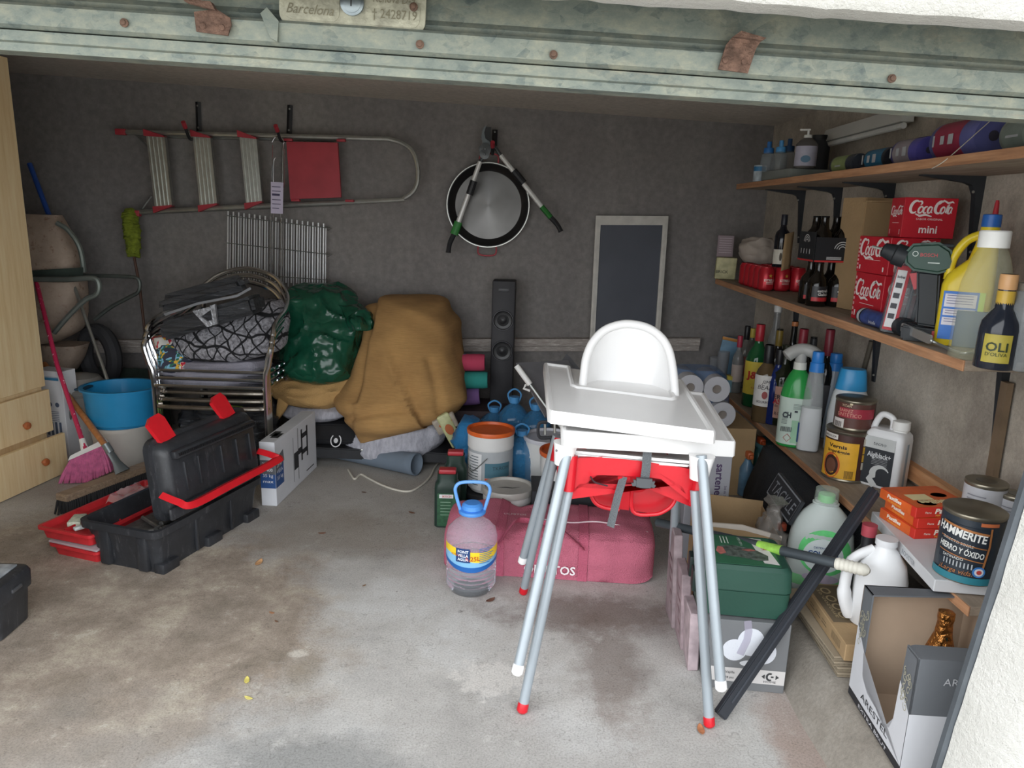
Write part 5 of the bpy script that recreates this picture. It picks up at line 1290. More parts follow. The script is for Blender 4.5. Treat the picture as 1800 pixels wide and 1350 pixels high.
# grey folding panel
Yf = 3.45
fp = thing('folding_stool', 'folded grey canvas panel with white end grips behind the high chair', 'folding stool', at_y(960, 720, Yf))
bm = B(); q = [at_y(x, y_, Y) for x, y_, Y in ((907, 641, 3.45), (998, 636, 3.75), (1035, 700, 3.7), (958, 735, 3.4))]; hexa(bm, q + [p + Vector((0, -.006, .01)) for p in q]); obj('panel', bm, mat('77777b', 0.8, var=.1), fp, True)
bm = B(); q = [at_y(x, y_, Y) for x, y_, Y in ((985, 640, 3.8), (996, 624, 3.85), (1030, 664, 3.8), (1018, 690, 3.75))]; hexa(bm, q + [p + Vector((0, -.006, .01)) for p in q]); obj('panel', bm, mat('6d6e72', 0.8, var=.1), fp, True)
a, b_ = at_y(908, 643, 3.43), at_y(932, 676, 3.40); e_ = at_y(965, 722, 3.35)
bm = B(); tube(bm, [a, b_], .014, 12); tube(bm, [b_ + Vector((-.02, 0, .0)), b_ + Vector((-.03, 0, -.02)), b_ + Vector((-.0, 0, -.03))], .006, 6); obj('end_grip', bm, M_white, fp, True, label='white end grip')
bm = B(); tube(bm, [b_, e_, e_ + (e_ - b_) * .8], .009, 8); obj('rail', bm, M_alud, fp, True)
# dark box with silver letters
bx = thing('box', 'dark grey box with silver letters behind the pink bag', 'box', (.36, 3.12, 0)); h = at_y(1020, 862, 3.05).z
bm = B(); box(bm, (0, 0, h / 2), (.52, .2, h), None, .002, 1); obj('body', bm, mat('2b2d31', 0.6, var=.1), bx)
p = at_y(1003, 884, 3.02); M = frame((p.x - .36, -.101, p.z), (1, 0, 0), (0, 0, 1)); bm = B(); letter(bm, 'RIVAL', -.035, 0, .032, M); obj('lettering', bm, mat('9fa0a6', 0.5, var=0), bx)
# pink travel bag
A, B2 = at_z(778, 1006), at_z(1148, 1030); d = (B2 - A); LB = d.length; pa = math.atan2(d.y, d.x)
M_pink = mat('d9788f', 0.85, var=.14, vs=4, bump=.25, bs=260)
pk = thing('travel_bag', 'long pink zipped travel bag lying on the floor behind the water bottle', 'bag', A, pa)
HB = up_to(at_z(960, 1015), 938); DB = .33
def bagpt(u, v, ins=0.0):
    """u along, v round the section (0..1, starts at the bottom front)"""
    x = LB * u; end = min(u, 1 - u) * LB
    k = 1 - .22 * math.exp(-end / .03)
    prof = [(0.0, 0.0), (-.012, HB * .45), (0.0, HB * .92), (.03, HB * 1.02), (DB * .5, HB * 1.10), (DB * .9, HB * 1.06), (DB, HB * .9), (DB * 1.02, HB * .4), (DB, 0.0), (DB * .5, 0.0)]
    n = len(prof); t = v * n; i = int(t) % n; f_ = t - int(t); a, b_ = prof[i], prof[(i + 1) % n]
    y = a[0] + (b_[0] - a[0]) * f_; z = a[1] + (b_[1] - a[1]) * f_
    cy, cz = DB / 2, HB / 2
    p = Vector((x, cy + (y - cy) * k, max(0.002, cz + (z - cz) * k)))
    w_ = .012 * nz(p, 7, 60) + .008 * nz(p, 15, 61)
    if z > .01: p += Vector((0, -w_ if y < cy else w_, w_ * .8 - .02 * math.exp(-((u - .33) / .05) ** 2) * (z > HB * .8)))
    return p
bm = B(); V = grid(bm, lambda u, v: bagpt(v, u), 60, 70, True); bm.faces.new(V[0][::-1]); bm.faces.new(V[-1]); obj('body', bm, M_pink, pk, smooth=60)
M_pinkd = mat('c06078', 0.8, var=.1, bump=.2, bs=200)
for u in (.27, .665):   # webbing straps round the front and their loops on top
    bm = B(); k = 22
    for i in range(k):
        v0, v1 = .0 + .62 * i / k, .0 + .62 * (i + 1) / k
        q = [bagpt(u - .022, v0), bagpt(u + .022, v0), bagpt(u + .022, v1), bagpt(u - .022, v1)]
        q = [p + Vector((0, -.005 if p.y < DB * .5 else .005, .004 if p.z > HB * .9 else 0)) for p in q]; bm.faces.new([bm.verts.new(p) for p in q])
    bmesh.ops.remove_doubles(bm, verts=bm.verts, dist=.0005); obj('strap', bm, M_pinkd, pk)
bm = B(); a = bagpt(.27, .2); c_ = bagpt(.665, .2)
pts = smoothpath([a + Vector((.0, -.012, -.02)), a + Vector((.05, -.01, .06)), Vector((LB * .36, .05, HB * 1.18)), Vector((LB * .5, .06, HB * 1.12)), c_ + Vector((-.12, .0, .07)), c_ + Vector((-.03, -.015, .0)), c_ + Vector((0, -.012, -.03))], 8)
tube(bm, pts, .016, 6, flat=.25); obj('carry_handle', bm, M_pinkd, pk)
bm = B(); tube(bm, smoothpath([Vector((LB * .45, DB * .3, HB * 1.12)), Vector((LB * .6, DB * .22, HB * 1.14)), Vector((LB * .75, DB * .3, HB * 1.13)), Vector((LB * .97, DB * .25, HB * 1.0))], 8), .003, 6); obj('piping', bm, mat('dfc9cf', 0.7), pk, label='pale piping')
M = frame((0, -.014, 0), (1, 0, 0), (0, 0, 1)); lt = M_inv = world_of(pk).inverted() @ at_y(966, 999, A.y - .03)
bm = B(); letter(bm, 'OLMITOS', lt.x, HB * .27, .05, M, width=.20, bold=.02, off=.006); obj('lettering', bm, mat('eee6e8', 0.7, var=0), pk, label='white lettering')
bm = B(); letter(bm, 'OLMITOS', LB * .33, DB * .38, .022, frame((0, 0, HB * 1.12), (1, 0, 0), (0, 1, 0)), off=.003); obj('lettering', bm, mat('e3d3d7', 0.7, var=0), pk)
# big water bottle
c = at_z(826, 1048); c = Vector((c.x, c.y + .06, 0)); rb = 44 * mpp(c); Hc = up_to(c, 876)
wt = thing('water_bottle', 'big clear water bottle with a blue handle and a yellow and blue label', 'bottle', c, face_cam(c))
def clear_mat():
    mt, N, L, b = nmat('clear_bottle_plastic'); b.inputs['Base Color'].default_value = (.9, .94, 1, 1); b.inputs['Roughness'].default_value = .03
    b.inputs['Transmission Weight'].default_value = .86; b.inputs['IOR'].default_value = 1.16; n = tnoise(N, L, geo_pos(N), 20, 3, .6); bumpn(N, L, b, n.outputs['Fac'], .15, .006); return mt
def water_mat():
    mt, N, L, b = nmat('water'); b.inputs['Base Color'].default_value = (.90, .93, 1, 1); b.inputs['Roughness'].default_value = .0; b.inputs['Transmission Weight'].default_value = 1.0; b.inputs['IOR'].default_value = 1.33
    n = tnoise(N, L, geo_pos(N), 6, 2, .5); bumpn(N, L, b, n.outputs['Fac'], .1, .004); return mt
hs = Hc * .80
prof = [(0, rb * .62), (.006, rb * .82), (.02, rb * .9)]
for k in range(8):
    z = .03 + k * hs * .055; prof += [(z, rb * .97), (z + hs * .02, rb * .99), (z + hs * .04, rb * .925)]
z0 = prof[-1][0]; prof += [(z0 + .01, rb * .985), (hs * .66, rb * .985), (hs * .67, rb * 1.0), (hs * .76, rb * 1.0), (hs * .85, rb * .93), (hs * .93, rb * .7), (hs * 1.0, rb * .42), (hs * 1.03, rb * .36), (hs * 1.06, rb * .33), (hs * 1.09, rb * .31)]
bm = B(); lathe(bm, prof, 48); obj('shell', bm, clear_mat(), wt, smooth=60)
zl0, zl1 = hs * .46, hs * .68
bm = B(); 
def lblstrip(bm, y0f, y1f, off, n=26, a0=-1.6, a1=1.6):
    V = []
    for i in range(n + 1):
        a = a0 + (a1 - a0) * i / n; s = rb * .99
        V.append([bm.verts.new(((s + off) * math.sin(a), -(s + off) * math.cos(a), f_(a))) for f_ in (y0f, y1f)])
    for p, q in zip(V, V[1:]): bm.faces.new((p[0], q[0], q[1], p[1]))
lo = lambda a: zl0 - .018 * math.cos(a * 1.6); mid = lambda a: zl1 - .034 - .014 * math.cos((a - .4) * 2); hi = lambda a: zl1 - .008 * math.cos((a - .4) * 2)
lblstrip(bm, lo, mid, .001); lbw = obj('label', bm, mat('86bfe6', 0.4, var=.2, vs=9), wt, label='blue and yellow wrap label')
bm = B(); lblstrip(bm, mid, hi, .0012); obj('yellow_band', bm, mat('f2cf2c', 0.4, var=.03), lbw)
bm = B(); lblstrip(bm, lambda a: lo(a) - .004, lambda a: lo(a) + .012 + .004 * math.cos(a * 2), .0016); obj('blue_edge', bm, mat('1f5fa8', 0.4, var=.1), lbw)
W0 = tr(0, 0, 0)
bm = B(); patch(bm, (-rb * .62, zl0 + .018, -rb * .05, zl0 + .072), W0, .0022, wrap=rb); obj('logo_plate', bm, mat('1d3f74', 0.4), lbw)
bm = B()
for k, s in enumerate(('FONT', 'VELLA', 'AGUA')): letter(bm, s, -rb * .33, zl0 + .060 - .015 * k, .015, W0, wrap=rb, width=rb * .42, off=.003, bold=.02)
obj('lettering', bm, mat('eef2f7', 0.5, var=0), lbw)
bm = B(); letter(bm, '6,25L', rb * .05, zl1 - .030, .024, W0, wrap=rb, off=.003, bold=.01); letter(bm, 'BOTELLA', -rb * .6, zl1 - .020, .011, W0, wrap=rb, off=.003); obj('lettering', bm, mat('b5402a', 0.5, var=0), lbw)
bm = B()
for k in range(9): patch(bm, (rb * .3, zl0 + .07 - .007 * k, rb * (.95 - .1 * (k % 3)), zl0 + .0725 - .007 * k), W0, .0024, wrap=rb)
obj('print', bm, mat('3d6fa6', 0.5, var=0), lbw)
zc_ = hs * 1.08
M_cap = mat('4f93e0', 0.35, var=.05)
bm = B(); lathe(bm, [(zc_ - .006, rb * .52), (zc_, rb * .54), (zc_ + .006, rb * .5), (zc_ + .008, rb * .38), (zc_ + .012, rb * .42), (zc_ + .026, rb * .40), (zc_ + .034, rb * .30), (zc_ + .035, .001)], 32); obj('cap', bm, M_cap, wt, label='blue cap')
zhh = up_to(c, 848)
bm = B(); tube(bm, smoothpath([(-rb * .45, 0, zc_), (-rb * .62, 0, (zc_ + zhh) / 2), (-rb * .66, 0, zhh - .02), (-rb * .4, 0, zhh), (rb * .4, 0, zhh), (rb * .66, 0, zhh - .02), (rb * .62, 0, (zc_ + zhh) / 2), (rb * .45, 0, zc_)], 6), .0065, 8); obj('handle', bm, mat('6aa5e8', 0.3, var=.05), wt, label='blue carrying handle')
# ================================================================ THE TWO HIGH CHAIRS, ONE NESTED IN THE OTHER
M_wp = mat('e4e3e2', 0.32, var=.015)
M_rp2 = mat('bf1825', 0.32, var=.04)
M_leg = mat('9ca4aa', 0.4, 0.3, var=.05)
def leg(root, foot, topp, footcol, lbl):
    d = (topp - foot).normalized(); r_ = .0145
    bm = B(); tube(bm, [foot + d * .02, topp], r_, 18); l = obj('leg', bm, M_leg, root, True)
    bm = B(); tube(bm, [foot, foot + d * .006, foot + d * .024, foot + d * .03], [r_ * .8, r_ * 1.12, r_ * 1.12, r_], 18); obj('foot_cap', bm, footcol, l, True, label=lbl)
fl, fr_, bl_, br_ = at_z(917, 1252, .004), at_z(1247, 1277, .004), at_z(919, 1043, .004), at_z(1180, 1063, .004)
hr = thing('high_chair', 'red-seated high chair with grey legs and red feet, the lower of the two nested ones', 'high chair', (fl + fr_ + bl_ + br_) / 4 - Vector((0, 0, .004)))
hw_ = thing('high_chair', 'white high chair with a rounded backrest and tray, nested on top of the red one', 'high chair', at_y(1090, 1080, 2.15))
tl = at_y(1012, 800, 1.985); trr = at_y(1200, 815, 1.97); tbl = at_y(983, 770, 2.40); tbr = at_y(1190, 800, 2.36)
leg(hr, fl, tl, M_rp2, 'red foot cap'); leg(hr, fr_, at_y(1222, 862, 1.95), M_rp2, 'red foot cap'); leg(hr, bl_, tbl, M_rp2, 'red foot cap'); leg(hr, br_, tbr, M_rp2, 'red foot cap')
# red shell: apron with an arched cut-out, bowl, crotch post
Yq = 1.965
def A3(px, py, dy=0.0): return at_y(px, py, Yq + dy)
out = [(1003, 806), (1060, 803), (1120, 810), (1180, 818), (1228, 828), (1232, 897), (1222, 898), (1217, 885), (1207, 864), (1195, 852), (1180, 845), (1140, 839), (1087, 836), (1050, 835), (1031, 839), (1018, 846), (1010, 856), (1008, 868), (1000, 876), (991, 879), (995, 850)]
bm = B()
front = [bm.verts.new(A3(x, y_)) for x, y_ in out]; back = [bm.verts.new(A3(x, y_) + Vector((0, .022, 0))) for x, y_ in out]
bm.faces.new(front); bm.faces.new(back[::-1])
for i in range(len(out)): bm.faces.new((front[i], front[(i + 1) % len(out)], back[(i + 1) % len(out)], back[i]))
bmesh.ops.triangulate(bm, faces=[f for f in bm.faces if len(f.verts) > 4])
obj('apron', bm, M_rp2, hr, True)
# seat bowl
c0 = (A3(1003, 806) + A3(1221, 828)) / 2; sx = (A3(1221, 828).x - A3(1003, 806).x) / 2
zt_ = c0.z - .005; 
bm = B(); rings = []
n = 48
def bowl(u, v):
    t = 2 * PI * u; c, s = math.cos(t), math.sin(t); e = 3.2
    k = [1.0, .99, .93, .84, .7, .45, .05][int(v * 6 + .5)]; z = [0, -.04, -.10, -.135, -.15, -.155, -.155][int(v * 6 + .5)]
    x = sx * .78 * k * math.copysign(abs(c) ** (2 / e), c); y = .19 * k * math.copysign(abs(s) ** (2 / e), s)
    return Vector((c0.x + x, Yq + .25 + y, zt_ + z + .012 * (x / sx) * -1))
V = grid(bm, bowl, 48, 7, True); bm.faces.new(V[-1]); o = obj('seat_bowl', bm, M_rp2, hr, True, smooth=60); s_ = o.modifiers.new('thick', 'SOLIDIFY'); s_.thickness = .004
bm = B(); q0, q1 = A3(1086, 838, -.004), A3(1108, 840, -.004); lo_ = A3(1086, 895, .05), A3(1106, 897, .05)
hexa(bm, [lo_[0], lo_[1], lo_[1] + Vector((0, .02, 0)), lo_[0] + Vector((0, .02, 0)), q0, q1, q1 + Vector((0, .03, 0)), q0 + Vector((0, .03, 0))]); obj('crotch_post', bm, M_rp2, hr, True)
for pts in (((1036, 838), (1036, 860), (1045, 882), (1062, 892), (1088, 896)), ((1112, 842), (1112, 898), (1150, 904), (1172, 896), (1184, 884), (1190, 868))):
    bm = B(); tube(bm, smoothpath([A3(x, y_, .04) for x, y_ in pts], 5), .006, 8); obj('leg_opening_rim', bm, M_rp2, hr, True)
bm = B(); q = [A3(x, y_, .08) for x, y_ in ((1020, 834), (1088, 838), (1088, 894), (1060, 890), (1043, 878))]; bm.faces.new([bm.verts.new(p) for p in q]); q = [A3(x, y_, .08) for x, y_ in ((1112, 842), (1196, 846), (1186, 880), (1170, 896), (1150, 902), (1112, 897))]; bm.faces.new([bm.verts.new(p) for p in q]); o = obj('bowl_front', bm, M_rp2, hr, True, smooth=0); s_ = o.modifiers.new('thick', 'SOLIDIFY'); s_.thickness = .004
for a_, b__ in (((993, 862), (986, 800)), ((1217, 888), (1216, 830))):   # leg sleeves
    bm = B(); tube(bm, [A3(a_[0] + 5, a_[1], -.01), A3(b__[0] + 18, b__[1], .0)], .019, 14); obj('leg_sleeve', bm, M_rp2, hr, True)
bm = B(); tube(bm, [at_y(978, 812, 2.35), at_y(986, 772, 2.38)], .022, 12); box(bm, at_y(1010, 830, 2.37), (.12, .02, .05), None, .008); obj('rear_apron', bm, M_rp2, hr, True)
# white chair
wl = [(at_y(908, 1186, 1.80), at_y(996, 800, 1.95)), (at_y(1268, 1214, 1.78), at_y(1233, 800, 1.92)), (at_y(917, 990, 2.52), at_y(979, 765, 2.42)), (at_y(1192, 1000, 2.52), at_y(1186, 820, 2.42))]
for f_, t_ in wl: leg(hw_, f_, t_, M_wp, 'white foot cap')
def bracket(px0, px1, py0, py1, Y):
    a, b_ = at_y((px0 + px1) / 2 - 4, py1, Y), at_y((px0 + px1) / 2 + 2, py0, Y); w_ = (px1 - px0) * mpp(a) / 2
    bm = B(); tube(bm, [a, a.lerp(b_, .5), b_], [w_ * .8, w_ * .95, w_ * 1.15], 16); obj('leg_socket', bm, M_wp, hw_, True)
bracket(974, 1012, 778, 816, 1.965); bracket(1212, 1252, 800, 842, 1.94)
for q in ((978, 792), (1247, 812)):
    bm = B(); lathe(bm, [(0, .003), (.002, .0028), (.003, .001)], 10, Matrix.Translation(at_y(q[0], q[1], 1.942 if q[0] < 1100 else 1.915)) @ rx(90)); obj('screw', bm, mat('6a6a6c', .4, .5), hw_, True)
# seat pan under the tray
bm = B(); q = [at_y(x, y_, Y) for x, y_, Y in ((1005, 806, 1.97), (1215, 822, 1.95), (1215, 800, 2.4), (1000, 790, 2.42))]
q2 = [at_y(x, y_, Y) for x, y_, Y in ((1005, 792, 1.97), (1225, 812, 1.95), (1215, 790, 2.4), (1000, 780, 2.42))]
hexa(bm, q + q2); bmesh.ops.bevel(bm, geom=list(bm.edges), offset=.01, segments=3, affect='EDGES'); obj('seat', bm, M_wp, hw_, True)
# backrest: rounded arch with a rolled rim
arch = [(1022, 700), (1024, 680), (1027, 655), (1031, 628), (1042, 602), (1062, 581), (1088, 571), (1112, 570), (1140, 577), (1163, 594), (1176, 617), (1182, 645), (1185, 672), (1187, 700)]
def Yb(py): return 2.30 + (700 - py) / 130 * .10
A_ = [at_y(x, y_, Yb(y_)) for x, y_ in arch]; A_ = smoothpath(A_, 4)
cen = at_y(1105, 690, 2.36)
bm = B()
def backs(u, v):
    p = A_[int(u * (len(A_) - 1) + .5)]; base = Vector((p.x * .0 + (A_[0].x + (A_[-1].x - A_[0].x) * u), 2.36, cen.z))
    q = p.lerp(Vector((p.x * .55 + cen.x * .45, 2.36, cen.z - .01)), v)
    return q + Vector((0, .055 * math.sin(v * PI / 2) ** .8, 0))
grid(bm, backs, len(A_), 12); o = obj('backrest', bm, M_wp, hw_, True, smooth=70); s_ = o.modifiers.new('thick', 'SOLIDIFY'); s_.thickness = .006
bm = B(); tube(bm, A_, .014, 12); obj('rim', bm, M_wp, o if False else hw_, True, smooth=70)
# trays
def tray(lbl, z0, pts, cut, root, name='tray', hgt=.036):
    """pts: outer corners fl, fr, br, bl in px; cut: right and left inner corners"""
    xs = [at_z(x, y_, z0 - .1 * ((x - 960) / 300) * .35) for x, y_ in pts]
    # slight slope of the tray to the right as the photograph shows
    fl_, fr2, br2, bl2 = xs; 
    def P(u, v): return fl_.lerp(fr2, u).lerp(bl2.lerp(br2, u), v)
    u0, u1, v0 = cut
    poly = [(0.015, 0), (.985, 0), (1, .02), (1, .985), (.985, 1), (u1 + .01, 1), (u1, .985), (u1, v0 + .03), (u1 - .03, v0), (u0 + .03, v0), (u0, v0 + .03), (u0, .985), (u0 - .01, 1), (0.015, 1), (0, .985), (0, .02)]
    top = [P(*p) for p in poly]; n = len(top)
    bm = B(); dn = Vector((0, 0, -hgt)); lip = Vector((0, 0, -.010))
    ctr = sum(top, Vector()) / n
    def inset(k, dz_):
        out_ = []
        for i in range(n):
            a, b_, c_ = top[i - 1], top[i], top[(i + 1) % n]
            d1 = (b_ - a); d2 = (c_ - b_); d1.z = d2.z = 0; d1.normalize(); d2.normalize()
            nn = Vector((-d1.y - d2.y, d1.x + d2.x, 0)); nn = nn.normalized() if nn.length > 1e-6 else Vector()
            out_.append(b_ + nn * k + Vector((0, 0, dz_)))
        return out_
    layers = [[p + dn for p in inset(-.004, 0)], inset(-.003, -.006), inset(0.0, 0.0), inset(.008, 0.0), inset(.014, -.008)]
    V = [[bm.verts.new(p) for p in L_] for L_ in layers]
    for a, b_ in zip(V, V[1:]):
        for i in range(n): bm.faces.new((a[i], a[(i + 1) % n], b_[(i + 1) % n], b_[i]))
    f1 = bm.faces.new(V[-1]); f0 = bm.faces.new(V[0][::-1])
    bmesh.ops.triangulate(bm, faces=[f1, f0])
    return obj(name, bm, M_wp, root, True, smooth=50)
tray('', .885, [(966, 721), (1258, 758), (1199, 667), (957, 637)], (.19, .86, .53), hw_)
low = thing('tray', 'second white high chair tray lying under the upper one and sticking out to the right', 'tray', at_z(1150, 790, .81))
tray('', .838, [(990, 757), (1293, 776), (1238, 690), (985, 665)], (.19, .86, .5), low, 'tray_body', .045)
# straps and buckle
M_st = mat('5d6164', 0.8, var=.1, bump=.2, bs=300)
bm = B(); tube(bm, [A3(1138, 795, -.012), A3(1136, 822, -.02), A3(1134, 838, -.02), A3(1131, 858, -.016)], .0125, 4, flat=.2); obj('strap', bm, M_st, hw_, True, label='grey webbing strap')
bm = B(); M = frame(A3(1131, 848, -.026), (1, 0, -.06), (0, 0, 1)); prism(bm, [(-.02, -.012), (.02, -.012), (.022, .014), (-.022, .014)], 0, .01, M); prism(bm, [(-.03, .008), (-.015, .005), (-.015, -.009), (-.03, -.011), (-.034, -.004), (-.028, -.001)], 0, .008, M); prism(bm, [(.03, .008), (.015, .005), (.015, -.009), (.03, -.011), (.034, -.004), (.028, -.001)], 0, .008, M); obj('buckle', bm, mat('484b4e', .5), hw_, True)
bm = B(); tube(bm, [A3(1096, 838, .0), A3(1086, 872, -.03), A3(1073, 926, -.035)], .0115, 4, flat=.2); obj('strap', bm, M_st, hr, True, label='grey webbing strap')
bm = B(); tube(bm, smoothpath([A3(1038, 838, -.02), A3(1046, 848, -.02), A3(1068, 854, -.02)], 5), .006, 4, flat=.4); obj('strap', bm, mat('3b3035', .7), hr, True, label='dark strap end')
# ================================================================ RIGHT-HAND FLOOR
M_card = mat('a58a66', 0.9, var=.12, vs=8, bump=.08, bs=120)
M_cardi = mat('b19a84', 0.9, var=.1, vs=6)
def crate(name, lbl, cat, loc, rot, size, mt, bev=.002, body='body'):
    t = thing(name, lbl, cat, loc, rot); bm = B(); box(bm, (size[0] / 2, size[1] / 2, size[2] / 2), size, None, bev, 1)
    obj(body, bm, mt, t); return t
# crockery box with plates printed on its front
A, B3 = at_z(1236, 1207), at_z(1377, 1220); d = B3 - A; ab = math.atan2(d.y, d.x); LXc = d.length; HC = .232
cb_ = crate('crockery_box', 'grey cardboard box printed with white plates, under the green tool case', 'box', A, ab, (LXc, .34, HC), mat('6f7173', 0.6, var=.04))
Mf = frame((0, 0, 0), (1, 0, 0), (0, 0, 1))
bm = B(); patch(bm, (.002, .028, LXc - .002, .075), Mf); wp = obj('white_band', bm, mat('c9c6c4', 0.6, var=.03), cb_, smooth=0)
def platemat():
    mt, N, L, b = nmat('printed_plate_pattern'); P_ = geo_pos(N); v = tnoise(N, L, P_, 120, 2, .5, 'ShaderNodeTexVoronoi')
    L.new(ramp(N, L, v.outputs['Distance'], [(.25, 'aeb4bf'), (.5, 'd2d5dc')]), b.inputs['Base Color']); return mt
M_pl = platemat()
for cx, cz, a_, b__ in ((.08, .135, .036, .036), (.125, .165, .04, .046), (.165, .135, .036, .04)):
    bm = B(); patch(bm, ellipse(cx * LXc / .235, cz, a_, b__, 28), Mf, .0006 + cx * .002); obj('printed_plate', bm, M_pl, cb_, smooth=0)
bm = B(); patch(bm, ellipse(.135, .093, .035, .011, 24), Mf, .001); obj('printed_bowl', bm, mat('d5d7db', .6), cb_, smooth=0)
bm = B(); k = LXc - .045
M = Mf @ tr(k, .054, 0)
patch(bm, [(-.026, 0), (-.016, .008), (-.016, -.008)], M, .0015); patch(bm, [(.026, 0), (.016, .008), (.016, -.008)], M, .0015); stroke(bm, arc2(-.001, 0, .009, .011, 60, 300, 14), .006, M, .0015); patch(bm, (.002, -.002, .010, .003), M, .0015)
letter(bm, 'HOME', 0, -.017, .010, M, width=.036, off=.0015); letter(bm, 'Vajilla', -.12, 0.006, .012, M, off=.0015); letter(bm, '18 pcs', -.12, -.012, .010, M, off=.0015)
obj('lettering', bm, mat('3b3c3e', .6, var=0), cb_, smooth=0)
bm = B()
for q in range(4): patch(bm, (.02, .095 + .006 * q, .05, .097 + .006 * q), Mf, .001)
obj('small_print', bm, mat('9fa1a3', .6, var=0), cb_, smooth=0)
bm = B(); M = Mf @ tr(LXc * .46, HC, .0015); stroke(bm, smoothpath([(0, .004, 0), (.005, -.05, 0), (-.012, -.11, 0)], 4) and [(0, .004), (.006, -.03), (.004, -.06), (-.012, -.11)], .022, M); obj('clear_tape', bm, mat('b8b2c4', .2, alpha=.5, var=0), cb_, smooth=0)
# green power-tool case on top of it
tc_ = thing('power_tool_case', 'dark green power tool case with a picture sticker, on the grey crockery box', 'tool case', A + Vector((-.035, .02, HC + .002)), ab - .02)
LW, LD, LHh = .27, .24, .165
M_gcase = mat('24493d', 0.5, var=.12, vs=5, bump=.06)
bm = B(); loft(bm, [(0, LW / 2 - .012, LD / 2 - .012, 12, LW / 2, LD / 2), (.004, LW / 2 - .004, LD / 2 - .004, 12, LW / 2, LD / 2), (LHh * .52, LW / 2, LD / 2, 12, LW / 2, LD / 2), (LHh * .52, LW / 2 - .003, LD / 2 - .003, 12, LW / 2, LD / 2), (LHh * .55, LW / 2 - .003, LD / 2 - .003, 12, LW / 2, LD / 2)], 56); obj('base', bm, M_gcase, tc_)
bm = B(); loft(bm, [(LHh * .55, LW / 2 + .002, LD / 2 + .002, 12, LW / 2, LD / 2), (LHh * .93, LW / 2 - .002, LD / 2 - .002, 12, LW / 2, LD / 2), (LHh, LW / 2 - .012, LD / 2 - .012, 10, LW / 2, LD / 2)], 56)
cl_ = obj('lid', bm, M_gcase, tc_)
bm = B(); box(bm, (LW * .12, LD / 2, LHh * .6), (.012, LD * .4, .05)); box(bm, (-.004, LD * .3, LHh * .5), (.02, .05, .07), None, .004); box(bm, (-.004, LD * .7, LHh * .5), (.02, .05, .07), None, .004); obj('latch', bm, mat('1b2a27', .5), tc_, kind='stuff')
Mt = frame((LW / 2, LD / 2, LHh), (1, 0, 0), (0, 1, 0))
bm = B(); prism(bm, rrect(LW * .82, LD * .84, .006, 3, -.01, 0), 0, .0008, Mt); s = obj('picture_sticker', bm, mat('33664b', .4, var=.15, vs=9), cl_, label='green sticker picturing a sander')
bm = B(); patch(bm, [(.035, .095), (.075, .092), (.098, -.088), (.055, -.082)], Mt, .0012); obj('white_strip', bm, mat('d8d5d2', .5), s, smooth=0)
bm = B(); letter(bm, 'BOSCH', .068, .045, .022, Mt, off=.002, rot=-84, bold=.015); obj('lettering', bm, mat('a8323a', .5, var=0), s, smooth=0)
bm = B(); letter(bm, 'PSM 100 A', .005, .06, .013, Mt, off=.002, rot=-86)
for q in range(3): patch(bm, (-.035 - .01 * q, .04, -.032 - .01 * q, .09), Mt, .002)
obj('lettering', bm, mat('c7d3c9', .5, var=0), s, smooth=0)
bm = B(); patch(bm, [(-.08, -.02), (-.06, .02), (-.02, .03), (.04, .012), (.075, -.03), (.07, -.062), (.04, -.07), (.0, -.055), (-.05, -.05)], Mt, .0014); obj('sander_picture', bm, mat('56605a', .4, var=.6, vs=60), s, smooth=0)
bm = B(); patch(bm, [(-.08, -.02), (-.07, .015), (-.055, .01), (-.05, -.03), (-.07, -.045)], Mt, .0018); patch(bm, [(.0, .0), (.03, .012), (.045, .0), (.02, -.008)], Mt, .0018); obj('sander_accent', bm, mat('b06a62', .4, var=.4, vs=60), s, smooth=0)
# thin boxes and leaflets leaning on their left
for k, (x0, y0, h_, col, lb_) in enumerate(((-.016, .05, .20, 'b3a2a6', 'pale pink printed carton standing on edge left of the crockery box, nearest one'), (-.018, .17, .27, 'a29094', 'worn pinkish carton standing on edge behind the nearest thin one'), (-.02, .30, .35, '96878a', 'tall thin greyish pink carton on edge, the rear one of the three'))):
    p = A + Vector((x0 * math.cos(ab) , y0, 0))
    t = thing('flat_carton', lb_, 'box', p, (0, R(-3), ab + .02), 'thin cartons leaning by the crockery box')
    bm = B(); box(bm, (0, .09, h_ / 2), (.03, .13, h_), None, .003, 1)
    for v in bm.verts: v.co += Vector((nz(v.co, 14, k), nz(v.co, 14, k + 2), 0)) * .008
    obj('body', bm, mat(col, .8, var=.3, vs=20), t)
    M = frame((0, .005, h_ * .5), (1, 0, 0), (0, 0, 1)); bm = B()
    M = frame((-.011, .09, h_ * .5), (0, -1, 0), (0, 0, 1))
    for q in range(5): patch(bm, (-.06, -.1 + .04 * q, .03 + .01 * (q % 2), -.09 + .04 * q), M, .003)
    obj('print', bm, mat('8a6f74', .8, var=.2), t, smooth=0)
